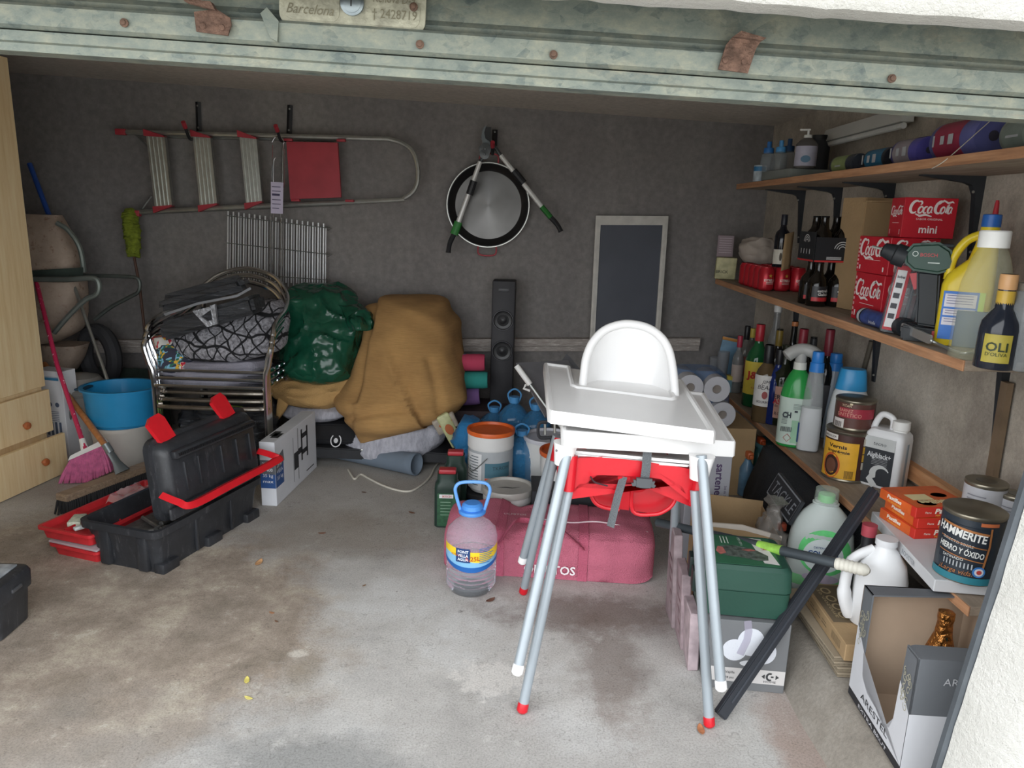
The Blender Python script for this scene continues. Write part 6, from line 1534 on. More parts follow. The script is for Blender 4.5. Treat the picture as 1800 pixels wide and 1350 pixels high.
# stack of flattened cartons on the kerb with one closed parcel on top
z = .134
for k in range(4):
    t = thing('cardboard_sheet', 'flattened grey-brown cardboard in the stack on the kerb, %s' % ('lowest sheet', 'second sheet from below', 'third sheet from below', 'top sheet under the parcel')[k], 'cardboard', (.955 - .004 * k + .005 * (k % 2), 1.88 + .006 * k, z), R(-2 + k), 'cardboard sheets on the kerb')
    bm = B(); box(bm, (.11, .2, .0065), (.22, .40, .0125), None, .001, 1); obj('sheet', bm, mat('9c8f7b', .9, var=.15, vs=7), t)
    bm = B(); box(bm, (.11, .2, .0065), (.222, .402, .005)); obj('fluting', bm, mat('7d7260', .95, var=.3, vs=90), t); z += .0135
pc = crate('parcel', 'brown cardboard parcel with round symbols and a web address, on the flattened cartons', 'box', (.965, 1.875, z + .001), R(-2), (.21, .36, .052), M_card)
Mt = frame((0, 0, .052), (1, 0, 0), (0, 1, 0)); bm = B(); patch(bm, (.01, .12, .14, .35), Mt); dk_ = obj('dark_print', bm, mat('6b5d49', .9, var=.2), pc, smooth=0)
bm = B()
for k in range(4): stroke(bm, ellipse(.055 + .0 * k, .16 + .05 * k, .013, .017, 16) + [(.068, .16 + .05 * k)], .006, Mt, .002)
letter(bm, 'amazon.es', .03, .23, .02, Mt, off=.002, rot=90, width=.17); letter(bm, 'www.cartons.com', .105, .24, .018, Mt, off=.002, rot=90, width=.19); obj('lettering', bm, mat('b09c78', .9, var=0), dk_, smooth=0)
Mf2 = frame((0, 0, 0), (1, 0, 0), (0, 0, 1)); bm = B(); prism(bm, rrect(.13, .04, .01, 3, .13, .026), 0, .003, Mf2); fl_ = obj('end_flap', bm, mat('b4946a', .9, var=.1), pc)
bm = B()
for k in range(12): patch(bm, (.09 + .006 * k, .016, .0925 + .006 * k, .036), Mf2, .004)
obj('barcode', bm, mat('6b5d49', .9, var=0), fl_, smooth=0)
bm = B(); M = frame((0, .36, 0), (0, -1, 0), (0, 0, 1))
for k in range(4): patch(bm, (.03 + .05 * k, .02, .07 + .05 * k, .024), M); patch(bm, (.03 + .05 * k, .03, .065 + .05 * k, .033), M)
for k in range(11): patch(bm, (.26 + .006 * k, .015, .2625 + .006 * k, .04), M)
obj('side_print', bm, mat('77664d', .9, var=0), pc, smooth=0)
zpar = z + .053
# detergent jug
c = at_z(1432, 1034, .136); c.z = .137; rj = 54 * mpp(c + Vector((0, 0, .1))); Hj = up_to(c, 868)
dj = thing('detergent_jug', 'big translucent detergent jug with pale green liquid and a round blue-lettered label', 'jug', c, face_cam(c) + .1)
def jugmat(name, col, tr_=.55, rough=.3):
    mt, N, L, b = nmat(name); n = tnoise(N, L, geo_pos(N), 3, 3, .5); L.new(ramp(N, L, n.outputs['Fac'], [(.3, col), (.7, col)]), b.inputs['Base Color']); b.inputs['Roughness'].default_value = rough; b.inputs['Transmission Weight'].default_value = tr_; b.inputs['IOR'].default_value = 1.25; b.inputs['Subsurface Weight'].default_value = 0.0; return mt
ry_ = rj * .62
jp = [(0, .82), (.01, .93), (.06, 1.0), (.30, 1.0), (.5, .985), (.62, .93), (.72, .82), (.80, .66), (.86, .48), (.895, .36), (.90, .40), (.915, .40), (.92, .34), (.94, .34)]
bm = B(); loft(bm, [(z_ * Hj, rj * k_, ry_ * min(1, k_ * 1.02), 2.9 if z_ < .7 else 2.2) for z_, k_ in jp], 48); obj('body', bm, jugmat('milky_plastic', 'd0dad6', .15), dj, smooth=60)
bm = B(); loft(bm, [(.0035, rj * .8, ry_ * .8, 2.9), (.02, rj * .945, ry_ * .96, 2.9), (Hj * .10, rj * 1.004, ry_ * 1.008, 2.9), (Hj * .20, rj * 1.003, ry_ * 1.006, 2.9)], 48, cap1=False); obj('liquid_band', bm, mat('8fdc9a', .3, var=.08, vs=6), dj, label='pale green lower part', smooth=60)
bm = B(); lathe(bm, [(Hj * .93, rj * .27), (Hj * 1.0, rj * .25), (Hj * 1.01, .001)], 24, cap0=False); obj('spout', bm, mat('86e88e', .3), dj, label='bright green pouring spout')
bm = B(); lathe(bm, [(Hj * .925, rj * .37), (Hj * 1.05, rj * .35), (Hj * 1.055, rj * .3), (Hj * 1.055, .001)], 28, cap0=False); obj('measuring_cap', bm, mat('c5d0c8', .15, alpha=.35, var=0), dj, label='clear measuring cap')
def jl(bm, poly, off=.0015):   # print that follows the rounded front of the jug
    vs = []
    for x, z_ in poly:
        k_ = 1.0 if z_ < .5 * Hj else 1 - .1 * (z_ - .5 * Hj) / (.15 * Hj)
        e = 2.9; xx = max(-.97, min(.97, x / (rj * k_))); y = -(ry_ * k_) * (1 - abs(xx) ** e) ** (1 / e) - off; vs.append(bm.verts.new((x, y, z_)))
    bm.faces.new(vs); return bm
def jdisc(bm, cx, cz, a, b_, off, a0=0, a1=360, rings=5, rin=0):
    n = 36
    V = []
    for r in range(rings + 1):
        k = rin + (1 - rin) * r / rings; row = []
        for i in range(n + 1):
            t = R(a0 + (a1 - a0) * i / n); x = cx + a * k * math.cos(t); z_ = cz + b_ * k * math.sin(t)
            xx = max(-.98, min(.98, x / rj)); kk = 1 if z_ < .5 * Hj else 1 - .1 * (z_ - .5 * Hj) / (.15 * Hj)
            y = -(ry_ * kk) * (1 - abs(xx / kk if abs(xx / kk) < .99 else .99) ** 2.9) ** (1 / 2.9) - off; row.append(bm.verts.new((x, y, z_)))
        V.append(row)
    for p, q in zip(V, V[1:]):
        for i in range(n): bm.faces.new((p[i], p[i + 1], q[i + 1], q[i]))
    return bm
LBX, LBZ = .01, Hj * .46
bm = B(); jdisc(bm, LBX, LBZ, rj * .78, Hj * .23, .0015); jlb = obj('label', bm, mat('6fdc86', .35, var=.3, vs=14), dj, label='green swirled label', smooth=60)
bm = B(); jdisc(bm, LBX - .004, LBZ - .01, rj * .60, Hj * .17, .0028); obj('white_disc', bm, mat('e2ecec', .35, var=.05), jlb, smooth=60)
bm = B(); jdisc(bm, LBX - .004, Hj * .2, rj * .55, Hj * .05, .0026); obj('lower_flash', bm, mat('cfc3d8', .35, var=.3, vs=20), jlb, smooth=60)
MJ = frame((LBX - .004, -ry_ - .004, LBZ), (1, 0, 0), (0, 0, 1))
bm = B(); letter(bm, 'COLÓNIA', 0, -.002, .026, MJ, width=rj * .92, bold=.03, off=.001); letter(bm, 'DETERGENTE', 0, .02, .010, MJ, width=rj * .6, off=.001); obj('lettering', bm, mat('1e4a86', .4, var=0), jlb, smooth=0)
bm = B(); letter(bm, 'Hipoalergénico', .002, -.024, .013, MJ, width=rj * .95, shear=.3, off=.001); obj('lettering', bm, mat('c24f6a', .4, var=0), jlb, smooth=0)
# dark bottle and white jug beside the grip
c = Vector((1.10, 2.10, zpar)); t = thing('bottle', 'matt black bottle between the detergent jug and the white jug', 'bottle', c); bm = B(); lathe(bm, [(0, .038), (.004, .042), (.16, .042), (.2, .018), (.24, .018)], 24); obj('body', bm, M_blk, t); bm = B(); lathe(bm, [(.235, .022), (.27, .022)], 20); obj('cap', bm, mat('a84550', .5), t, label='dull red cap')
c = at_z(1512, 1104, zpar - .0); c = Vector((c.x + .055, c.y + .03, zpar + .001)); Hw = up_to(c, 940) * .96
wj = thing('bleach_jug', 'plain white plastic jug with a side handle behind the open wine carton', 'jug', c, R(-20))
bm = B(); loft(bm, [(0, .062, .045, 3), (.006, .07, .052, 3), (Hw * .55, .072, .054, 2.6), (Hw * .72, .062, .05, 2.3), (Hw * .86, .036, .034, 2), (Hw * .9, .026, .026, 2), (Hw * .94, .026, .026, 2)], 40); M_wj = mat('e6e7e8', .35, var=.03); obj('body', bm, M_wj, wj, smooth=60)
bm = B(); lathe(bm, [(Hw * .93, .03), (Hw, .03)], 24); obj('cap', bm, mat('d9dadc', .4), wj)
bm = B(); tube(bm, smoothpath([(-.03, -.0, Hw * .86), (-.085, -.02, Hw * .72), (-.095, -.02, Hw * .35), (-.07, -.01, Hw * .06)], 6), [.014] * 6 + [.016] * 6 + [.02] * 6 + [.018], 12); obj('handle', bm, M_wj, wj, smooth=60)
# mop handle with a white grip
a, b_, c_ = at_y(1190, 926, 2.42), at_y(1470, 990, 1.98), at_y(1524, 1003, 1.92)
mp_ = thing('mop_handle', 'grey metal mop handle with a green and white sticker and a ribbed cream grip', 'handle', c_)
bm = B(); tube(bm, [a - (b_ - a) * .15, b_], .0155, 14); obj('tube', bm, mat('4b5257', .4, .4, var=.08), mp_, True)
bm = B(); g1, g2 = at_y(1342, 962, 2.165), at_y(1388, 973, 2.10); tube(bm, [a.lerp(b_, .56), a.lerp(b_, .70)], .0163, 14); obj('sticker', bm, mat('8fc050', .4, var=.5, vs=30), mp_, True, label='green and white sticker')
bm = B(); pts = [b_.lerp(c_, k / 14) for k in range(15)]; tube(bm, pts + [c_ + (c_ - b_).normalized() * .008], [.0165 + .002 * (k % 2) for k in range(13)] + [.018, .015, .006], 16); obj('grip', bm, mat('cfccc0', .6, var=.05), mp_, True, label='ribbed cream plastic grip')
# folded black parasol pole leaning on the lower shelf
a, b_ = at_z(1265, 1258, .012), at_y(1537, 862, 2.2)
pp_ = thing('support_bar', 'long flat black bar leaning from the floor against the lower shelf', 'bar', Vector((a.x, a.y, 0)))
d = (b_ - a).normalized(); s = d.cross(Vector((0, -1, 0))).normalized() * .019; f_ = d.cross(s).normalized() * .011
bm = B(); hexa(bm, [a - s - f_, a + s - f_, a + s + f_, a - s + f_, b_ - s - f_, b_ + s - f_, b_ + s + f_, b_ - s + f_]); bmesh.ops.bevel(bm, geom=list(bm.edges), offset=.003, segments=2, affect='EDGES'); obj('bar', bm, mat('2c2f35', .6, var=.1), pp_, True)
bm = B(); g = -f_ * 1.0 if f_.y > 0 else f_; hexa(bm, [a + d * .05 - s * .15 + g, a + d * .05 + s * .15 + g, a + d * .05 + s * .15 + g * 1.25, a + d * .05 - s * .15 + g * 1.25, b_ - s * .15 + g, b_ + s * .15 + g, b_ + s * .15 + g * 1.25, b_ - s * .15 + g * 1.25]); obj('ridge', bm, mat('3c4047', .5), pp_, True)
# open wine carton
wc = thing('wine_carton', 'open grey and white wine carton with a cut-out side by the white pier', 'box', (.94, 1.50, .136), R(-3))
bx_, by_, bz_ = .27, .31, .325
th = .004
M_wg = mat('63666a', .6, var=.06); M_ww = mat('c5c6ca', .6, var=.04)
def panel(name, poly, M, mt, hole=None, label=None):
    """card panel th thick; outside face is z = 0 of M looking along +z"""
    bm = B(); prism(bm, poly, -th, 0, M); return obj(name, bm, mt, wc, label=label, smooth=0)
panel('bottom', [(0, 0), (bx_, 0), (bx_, by_), (0, by_)], tr(0, 0, th), M_cardi)
panel('back_panel', [(0, 0), (bx_, 0), (bx_, bz_), (0, bz_)], frame((0, by_ - th, 0), (1, 0, 0), (0, 0, 1)) , M_cardi)
panel('right_panel', [(0, 0), (by_, 0), (by_, bz_), (0, bz_)], frame((bx_, 0, 0), (0, 1, 0), (0, 0, 1)), M_cardi)
MF = frame((0, 0, 0), (1, 0, 0), (0, 0, 1)); zw = bz_ * .5
panel('front_panel', [(0, 0), (bx_, 0), (bx_, bz_ * .93), (0, bz_ * .93)], MF, M_wg)
bm = B(); patch(bm, (0, 0, bx_, zw), MF, .0008); fw = obj('white_front', bm, M_ww, wc, smooth=0)
bm = B(); letter(bm, 'ARESTEL', .115, zw + .09, .026, MF, off=.002, space=1.05); obj('lettering', bm, mat('b9babd', .6, var=0), wc, smooth=0)
bm = B(); letter(bm, 'ARESTEL', .12, .07, .017, MF, off=.002, space=1.05); letter(bm, '6 x 75 cl', .11, .045, .014, MF, off=.002); obj('lettering', bm, mat('4c4d50', .6, var=0), wc, smooth=0)
# left side: U-shaped card round the cut-out (x of the frame runs from the back edge towards the camera)
ML = frame((0, by_, 0), (0, -1, 0), (0, 0, 1))
u_back, u_front, zb_ = .055, by_ - .062, .075
cut = [(u_back, bz_), (u_back, .15), (u_back + .012, .095), (u_back + .05, .072), (u_front - .03, .062), (u_front - .012, .07), (u_front, .105), (u_front + .008, bz_)]
panel('left_panel', [(0, 0), (by_, 0), (by_, bz_ * .95), (u_front + .008, bz_ * .95)] + cut[::-1][1:] [:0] + [(u_front, .105), (u_front - .012, .07), (u_front - .03, .062), (u_back + .05, .072), (u_back + .012, .095), (u_back, .15), (u_back, bz_), (0, bz_)], ML, M_wg)
bm = B(); patch(bm, [(0, .022), (by_, .022), (by_, zw - .0), (u_front + .004, zw + .05), (u_front, .105), (u_front - .012, .07), (u_front - .03, .062), (u_back + .05, .072), (u_back + .012, .095), (u_back, .15), (u_back - .0, zw + .0), (0, zw + .05)], ML, .0009)
bmesh.ops.triangulate(bm, faces=bm.faces[:]); obj('white_side', bm, M_ww, wc, smooth=0)
bm = B(); patch(bm, (.0, .0, by_, .021), ML, .0009); obj('dark_band', bm, mat('26262a', .6), wc, smooth=0)
bm = B(); letter(bm, 'ARESTEL', .155, .046, .026, ML, off=.002, width=.16); obj('lettering', bm, mat('2a2a2d', .6, var=0), wc, smooth=0)
bm = B(); letter(bm, 'CAVA', .15, .030, .010, ML, off=.002); letter(bm, 'EXTRA BRUT', .155, .0105, .014, ML, off=.002, width=.17); obj('lettering', bm, mat('d0d0d4', .6, var=0), wc, smooth=0)
rnd = random.Random(11)
for (cu, cz) in ((.03, .215), (u_front + .032, .20)):   # engraved scroll ornament
    bm = B()
    for k in range(16):
        x0, z0 = cu + rnd.uniform(-.016, .016), cz + rnd.uniform(-.05, .05); r_ = rnd.uniform(.006, .014); a0 = rnd.uniform(0, 360)
        stroke(bm, [(x0 + r_ * (1 - i / 16) * math.cos(R(a0 + i * 26)), z0 + 1.3 * r_ * (1 - i / 16) * math.sin(R(a0 + i * 26))) for i in range(15)], .0024, ML, .0014)
    obj('scroll_ornament', bm, mat('a39f8d', .6, var=0), wc, smooth=0)
MT = tr(0, 0, bz_)
panel('top_panel', [(0, by_ - u_back + .0), (bx_, by_ - u_back + .02), (bx_, by_), (0, by_)], MT, M_wg)
panel('front_flap', [(0, 0), (bx_, 0), (bx_, .055), (.02, .06), (0, .052)], tr(0, 0, bz_ * .93 + th), M_wg)
bt = thing('cava_bottle', 'bottle neck wrapped in copper foil standing inside the open wine carton', 'bottle', (1.13, 1.72, .141))
bm = B(); lathe(bm, [(0, .042), (.005, .045), (.15, .045), (.2, .03), (.24, .017), (.25, .016)], 28); obj('glass', bm, mat('1f2a20', .15), bt, smooth=60)
bm = B(); tube(bm, [(0, 0, .19), (0, 0, .235), (0, 0, .27), (0, 0, .282), (0, 0, .298), (0, 0, .302)], [.034, .02, .018, .021, .019, .006], 24)
for v in bm.verts: v.co += Vector((nz(v.co, 90), nz(v.co, 90, 2), 0)) * .003
obj('foil', bm, mat('b5793f', .3, .9, var=.4, vs=70, bump=.3), bt, label='copper foil')
# black tool bag with a lettered plate
tb2 = thing('tool_bag', 'big black soft tool bag with an outlined lettered plate under the lower shelf', 'bag', (1.16, 2.8, .136))
q = [(1.03, 2.36, .136), (1.30, 2.36, .136), (1.34, 3.25, .136), (1.07, 3.25, .136), (1.06, 2.42, .40), (1.28, 2.45, .42), (1.30, 3.15, .43), (1.12, 3.15, .43)]
bm = B(); hexa(bm, q); bmesh.ops.subdivide_edges(bm, edges=bm.edges[:], cuts=8, use_grid_fill=True); bmesh.ops.smooth_vert(bm, verts=bm.verts, factor=.5, use_axis_x=True, use_axis_y=True, use_axis_z=True)
for v in bm.verts: v.co += Vector((nz(v.co, 7, 1), nz(v.co, 7, 2), nz(v.co, 7, 3) * (v.co.z > .15))) * .02
obj('body', bm, mat('2e3136', .85, var=.25, vs=5, bump=.2, bs=200), tb2, True, smooth=60)
pa_, pb_ = at_x(1370, 852, 1.035), at_x(1404, 897, 1.02)
xd = (pb_ - pa_).normalized(); M = frame((pa_ + pb_) / 2 + Vector((-.02, -.0, .0)), xd, (.45, .3, 1))
Lp = (pb_ - pa_).length * .8
bm = B(); prism(bm, rrect(Lp * 1.5, Lp * .5, .004, 2), -.012, 0, M); pl_ = obj('plate', bm, mat('2a2c30', .6), tb2, True)
bm = B(); stroke(bm, [(-Lp * .72, -Lp * .22), (Lp * .72, -Lp * .22), (Lp * .72, Lp * .22), (-Lp * .72, Lp * .22), (-Lp * .72, -Lp * .22)], Lp * .03, M, .001); letter(bm, 'TACKLE', 0, 0, Lp * .34, M, width=Lp * 1.25, off=.0015, shear=.2); obj('lettering', bm, mat('8c9096', .5, var=0), pl_, True, smooth=0)
bm = B(); box(bm, at_x(1374, 925, 1.0) + Vector((.0, 0, 0)), (.03, .03, .03), None, .006); obj('toggle', bm, mat('b5553c', .5), tb2, True, label='orange toggle')
# frying pan carton with upright lettering
c = at_y(1281, 900, 2.85); sx_ = on_y(1281, 2.85, .3).x; s0 = on_y(1205, 2.85, .3).x
sc_ = crate('frying_pan_carton', 'tall light grey carton with purple upright lettering behind the high chair legs', 'box', (s0, 2.85, 0), 0, (sx_ - s0, .12, .50), mat('a8a9b0', .6, var=.05))
M = frame((sx_ - s0 - .045, 0, .36), (0, 0, -1), (1, 0, 0)); bm = B(); letter(bm, 'sartenes', 0, 0, .045, M, bold=.02, off=.001)
letter(bm, 'Set de 3', .04, .028, .014, M, off=.001); obj('lettering', bm, mat('4d3b5e', .6, var=0), sc_, smooth=0)
bm = B(); M = frame((sx_ - s0 - .06, 0, .14), (1, 0, 0), (0, 0, 1)); stroke(bm, rrect(.03, .045, .004, 2, 0, .06) + [(.015, .07)], .0015, M, .001); stroke(bm, rrect(.022, .022, .004, 2, .01, 0) + [(.021, 0)], .002, M, .001); obj('outline_print', bm, mat('6f8a6c', .6, var=0), sc_, smooth=0)
# open carton with a torn pale edge, and a clear bag of oddments
oc = thing('open_carton', 'open brown carton with torn white edges between the tool case and the tall grey carton', 'box', (.70, 2.45, 0), R(-4))
for nm, poly, M in (('side_panel', [(0, 0), (.27, 0), (.27, .30), (.14, .33), (0, .34)], frame((0, 0, 0), (1, 0, 0), (0, 0, 1))), ('side_panel', [(0, 0), (.27, 0), (.27, .34), (0, .36)], frame((0, .27, 0), (1, 0, 0), (0, 0, 1))), ('side_panel', [(0, 0), (.27, 0), (.27, .34), (0, .34)], frame((0, .27, 0), (0, -1, 0), (0, 0, 1))), ('side_panel', [(0, 0), (.27, 0), (.27, .32), (0, .3)], frame((.27, 0, 0), (0, 1, 0), (0, 0, 1)))):
    bm = B(); prism(bm, poly, -.004, 0, M); obj(nm, bm, M_card, oc, smooth=0)
bm = B(); prism(bm, [(0, .34), (.14, .33), (.27, .30), (.27, .315), (.13, .35), (0, .352)], -.006, .002, frame((0, 0, 0), (1, 0, 0), (0, 0, 1))); obj('torn_edge', bm, mat('cfc6ba', .8), oc, label='torn white edge')
bm = B(); letter(bm, 'LAZER', .17, .24, .035, frame((0, 0, 0), (1, 0, 0), (0, 0, 1)), off=.002); obj('lettering', bm, mat('9a5a58', .8, var=0), oc, smooth=0)
bm = lump([(.90, 1.0, 2.42, 2.55, .136), (.89, 1.01, 2.40, 2.56, .2), (.90, 1.0, 2.42, 2.55, .28), (.92, .98, 2.45, 2.52, .34), (.93, .97, 2.46, 2.50, .40), (.91, .99, 2.44, 2.52, .43)], 40, 30, .012, 9, 70, fold=.02, ffreq=50)
single('clear_bag', bm, mat('8f8a84', .15, alpha=.55, var=.4, vs=25), 'crumpled clear plastic bag of oddments beside the black tool bag', 'bag', smooth=50)
# kitchen roll pack on a brown box, seen past the tray
x0 = on_y(1222, 3.3, .5).x
kb = crate('cardboard_box', 'plain brown cardboard box carrying the kitchen roll pack', 'box', (x0 - .05, 3.3, 0), 0, (.34, .3, at_y(1240, 752, 3.3).z - .0), M_card)
zk = at_y(1240, 752, 3.3).z + .002
kr = thing('kitchen_roll_pack', 'pack of white kitchen rolls in blue film to the right of the high chair', 'paper rolls', (x0, 3.3, zk))
rr_ = .0605
for k, (ix, iz) in enumerate(((.0, .065), (.125, .062), (.088, .182), (-.034, .187))):
    bm = B(); M = tr(ix, 0, iz) @ rx(-90); lathe(bm, [(-.0, rr_ * .99), (.23, rr_ * .99)], 32, M, cap0=False, cap1=False); lathe(bm, [(0.0, rr_ * .99), (-.001, rr_ * .6), (.001, rr_ * .34), (.2, rr_ * .34)], 32, M, cap0=False, cap1=False); rl = obj('roll', bm, mat('b4b4b9', .9, var=.06), kr, smooth=50)
    bm = B(); lathe(bm, [(.01, rr_ * .34), (.012, .001)], 20, M, cap0=False); obj('core', bm, mat('7f7770', .9), rl)
bm = B(); loft(bm, [(.0, .135, .105, 4, .05, .13), (.12, .135, .105, 4, .045, .13), (.225, .13, .1, 4, .03, .13), (.252, .10, .08, 3, .03, .13)], 40, cap0=False)
for v in bm.verts: v.co.y += .02
obj('film', bm, mat('5f86b5', .2, alpha=.45, var=.5, vs=9), kr, label='blue printed film')
# small items in the gap below the shelf
def sprayer(px, Y, ytop, col, lbl, capcol):
    p = on_y(px, Y, .4); c = Vector((p.x, Y, .136)); H = up_to(c, ytop); t = thing('spray_bottle', lbl, 'bottle', c)
    bm = B(); lathe(bm, [(0, .03), (.004, .034), (H * .6, .034), (H * .75, .016), (H * .8, .014)], 24); obj('body', bm, mat(col, .3, var=.3, vs=20), t, smooth=60)
    bm = B(); box(bm, (0, -.01, H * .9), (.03, .06, .035), None, .008); box(bm, (0, -.045, H * .9), (.018, .02, .018), None, .004); obj('trigger', bm, mat(capcol, .4), t, label='orange spray head'); return t
sprayer(1318, 3.30, 790, '5d7f99', 'blue spray bottle with an orange head in the shade behind the tool bag', 'c4683c')
sprayer(1338, 3.42, 765, '2f5a55', 'dark teal spray bottle with an orange head, right of the blue one', 'c4562c')
p = on_y(1385, 3.4, .36); tt = thing('tub', 'small teal plastic tub on the kerb below the shelf', 'tub', (1.30, 3.42, .136)); H = up_to((1.30, 3.42, .136), 778)
bm = B(); lathe(bm, [(0, .09), (H - .02, .11), (H - .02, .118), (H, .118), (H - .003, .1), (H - .003, .001)], 32, cap1=False); obj('body', bm, mat('5f8f94', .5, var=.1), tt)
# dry leaves and chips on the floor
rnd = random.Random(5)
LV = [(862, 1056, 22, '6b4a3c', 'brown oval dry leaf beside the water bottle'), (1232, 1284, 30, 'a8704c', 'orange-brown leaf by the red front foot of the high chair'), (434, 1197, 22, 'd2c46a', 'yellow leaf fragment, upper of the two in the foreground'), (437, 1228, 18, 'd8cc78', 'yellow leaf fragment, lower of the two in the foreground'), (455, 990, 26, 'c99a6c', 'curved pale brown leaf in front of the toolbox'), (724, 902, 14, '7a5a48', 'small brown leaf left of the oil cans'), (566, 938, 14, '8a6450', 'small reddish leaf in the middle of the floor'), (640, 866, 10, '6d5446', 'tiny dry leaf near the cable'), (478, 1078, 12, 'a87a58', 'little brown leaf below the toolbox'), (640, 1030, 9, '8b7058', 'tiny curled leaf left of the water bottle'), (486, 1093, 10, '7b5d49', 'thin twig-like leaf in the foreground')]
for x, y_, w_, col, lb_ in LV:
    c = at_z(x, y_, .002); k = w_ * mpp(c) / 2; a0 = rnd.uniform(0, 6.28); bm = B(); n = 12
    def lf(u, v):
        t = (u - .5) * 2; wd = (1 - t * t) ** .8 * .42; yy = (v - .5) * 2 * wd
        X, Y = t * k, yy * k; return Vector((c.x + X * math.cos(a0) - Y * math.sin(a0), c.y + X * math.sin(a0) + Y * math.cos(a0), .003 + k * .22 * (t * t + yy * yy * 2)))
    grid(bm, lf, 11, 6); bmesh.ops.remove_doubles(bm, verts=bm.verts, dist=1e-5)
    o = single('leaf', bm, mat(col, .8, var=.3, vs=60), lb_, 'leaf', 'dry leaves on the floor', smooth=50)
    s_ = o.modifiers.new('thick', 'SOLIDIFY'); s_.thickness = .0008
# ================================================================ SHELVES ON THE RIGHT WALL
def shelfwood(name, a, b_, c):
    mt, N, L, b = nmat(name); P_ = geo_pos(N); mp = N.new('ShaderNodeMapping'); mp.inputs['Scale'].default_value = (9, 1.1, 22); L.new(P_, mp.inputs[0])
    n = tnoise(N, L, mp.outputs[0], 3, 7, .7); c_ = ramp(N, L, n.outputs['Fac'], [(.3, a), (.5, b_), (.7, c)])
    d = tnoise(N, L, P_, 5, 6, .7); c_ = mixc(N, L, ramp(N, L, d.outputs['Fac'], [(.5, '000000'), (.7, '808080')]), c_, '6e6258')
    L.new(c_, b.inputs['Base Color']); b.inputs['Roughness'].default_value = .75; bumpn(N, L, b, n.outputs['Fac'], .25, .003); return mt
M_edge = shelfwood('varnished_shelf_edge', '94694c', 'b3835f', 'c89a75')
M_top = shelfwood('dusty_shelf_board', '7d7062', '958676', 'a89a88')
XW = 1.5
def shelf(lbl, x0, y0, y1, z0, z1, brk):
    t = thing('shelf', lbl, 'shelf', ((x0 + XW) / 2, (y0 + y1) / 2, z0))
    bm = B(); box(bm, ((x0 + .004 + XW) / 2, (y0 + y1) / 2, (z0 + z1) / 2), (XW - x0 - .004, y1 - y0, z1 - z0), None, .0015, 1); obj('board', bm, M_top, t, True)
    bm = B(); box(bm, (x0 + .001, (y0 + y1) / 2, (z0 + z1) / 2), (.005, y1 - y0 + .002, z1 - z0 + .001), None, .001, 1); obj('front_edging', bm, M_edge, t, True, label='orange varnished front edge')
    for Yb_ in brk:
        M = frame((0, Yb_, 0), (1, 0, 0), (0, 0, 1)); ln, dn, wd = .205, .27, .012
        bm = B(); prism(bm, [(XW, z0), (XW - ln, z0), (XW - ln, z0 - .004), (XW - .06, z0 - .022), (XW - .04, z0 - .03), (XW - .026, z0 - .06), (XW - .006, z0 - dn), (XW, z0 - dn)], -wd, wd, M)
        b_ = obj('bracket', bm, mat('3a3d42', .5, .4), t, True)
        for zz in (z0 - .05, z0 - dn + .03):
            bm = B(); lathe(bm, [(0, .005), (.002, .004), (.003, .001)], 8, Matrix.Translation((XW - .035 if zz > z0 - .1 else XW - .012, Yb_ - wd, zz)) @ rx(90)); obj('screw', bm, M_alu, b_, True)
    return t
YE = 1.50
shU = shelf('top wooden shelf on the right wall, carrying bottles and rolls of bin bags', 1.17, 1.52, 4.10, 1.560, 1.586, (2.48, 3.06, 3.55, 4.0))
shM = shelf('middle wooden shelf on the right wall, carrying soda boxes, beer and the drill', 1.17, 1.89, 4.35, 1.034, 1.062, (2.20, 3.0, 3.9))
shL = shelf('lower wooden shelf on the right wall, carrying spirits, spray bottles and paint tins', 1.17, 1.70, 4.30, .440, .466, (2.9, 3.9))
bm = B(); hexa(bm, [(1.47, 2.0, .49), (1.5, 2.0, .49), (1.5, 2.85, .49), (1.47, 2.85, .49), (1.47, 2.0, .545), (1.5, 2.0, .545), (1.5, 2.85, .545), (1.47, 2.85, .545)])
single('wooden_batten', bm, wood('pine_batten', 'b98055', 'cf976a', 'dbab82', 1, 'Y'), 'bare pine batten on the wall at the back of the lower shelf', 'batten', smooth=0)
a, b_ = at_x(1776, 672, 1.49), at_x(1748, 838, 1.49); bm = B(); v = Vector((0, .018, 0)); w_ = Vector((-.018, 0, 0)); hexa(bm, [b_ - v, b_ + v, b_ + v * .9 + w_, b_ - v * .9 + w_, a - v, a + v, a + v * .9 + w_, a - v * .9 + w_])
rb_ = single('wall_bracket', bm, mat('8c7862', .5, .4, var=.3), 'brassy brown metal bracket leg on the wall below the middle shelf end', 'bracket', smooth=0)
a, b_ = at_x(1532, 600, 1.49), at_x(1500, 716, 1.49); bm = B(); tube(bm, [a, b_], .011, 8)
single('wall_bracket', bm, mat('6d675c', .5, .5, var=.3), 'thin steel wall bracket leg behind the blue-capped bottles', 'bracket', smooth=0)
ZU, ZM, ZL = 1.587, 1.063, .467
# strip lamp on the wall
lm = thing('strip_lamp', 'unlit white fluorescent strip lamp high on the right wall', 'lamp', at_x(1520, 220, 1.46))
a, b_ = at_x(1462, 240, 1.47), at_x(1608, 200, 1.47)
bm = B(); v = Vector((0, 0, .028)); u_ = Vector((-.05, 0, 0)); hexa(bm, [a - v, b_ - v, b_ - v + u_, a - v + u_, a + v, b_ + v, b_ + v + u_ * .6, a + v + u_ * .6]); obj('housing', bm, mat('c9cac6', .45, var=.05), lm, True)
bm = B(); tube(bm, [a - v * 1.5 + u_ * .7, b_ - v * 1.5 + u_ * .7], .012, 10); obj('tube', bm, mat('dcdedc', .3), lm, True)
bm = B(); box(bm, a.lerp(b_, .65) + v + u_ * .3, (.03, .04, .003)); obj('label', bm, mat('b8b6c2', .5), lm, True)
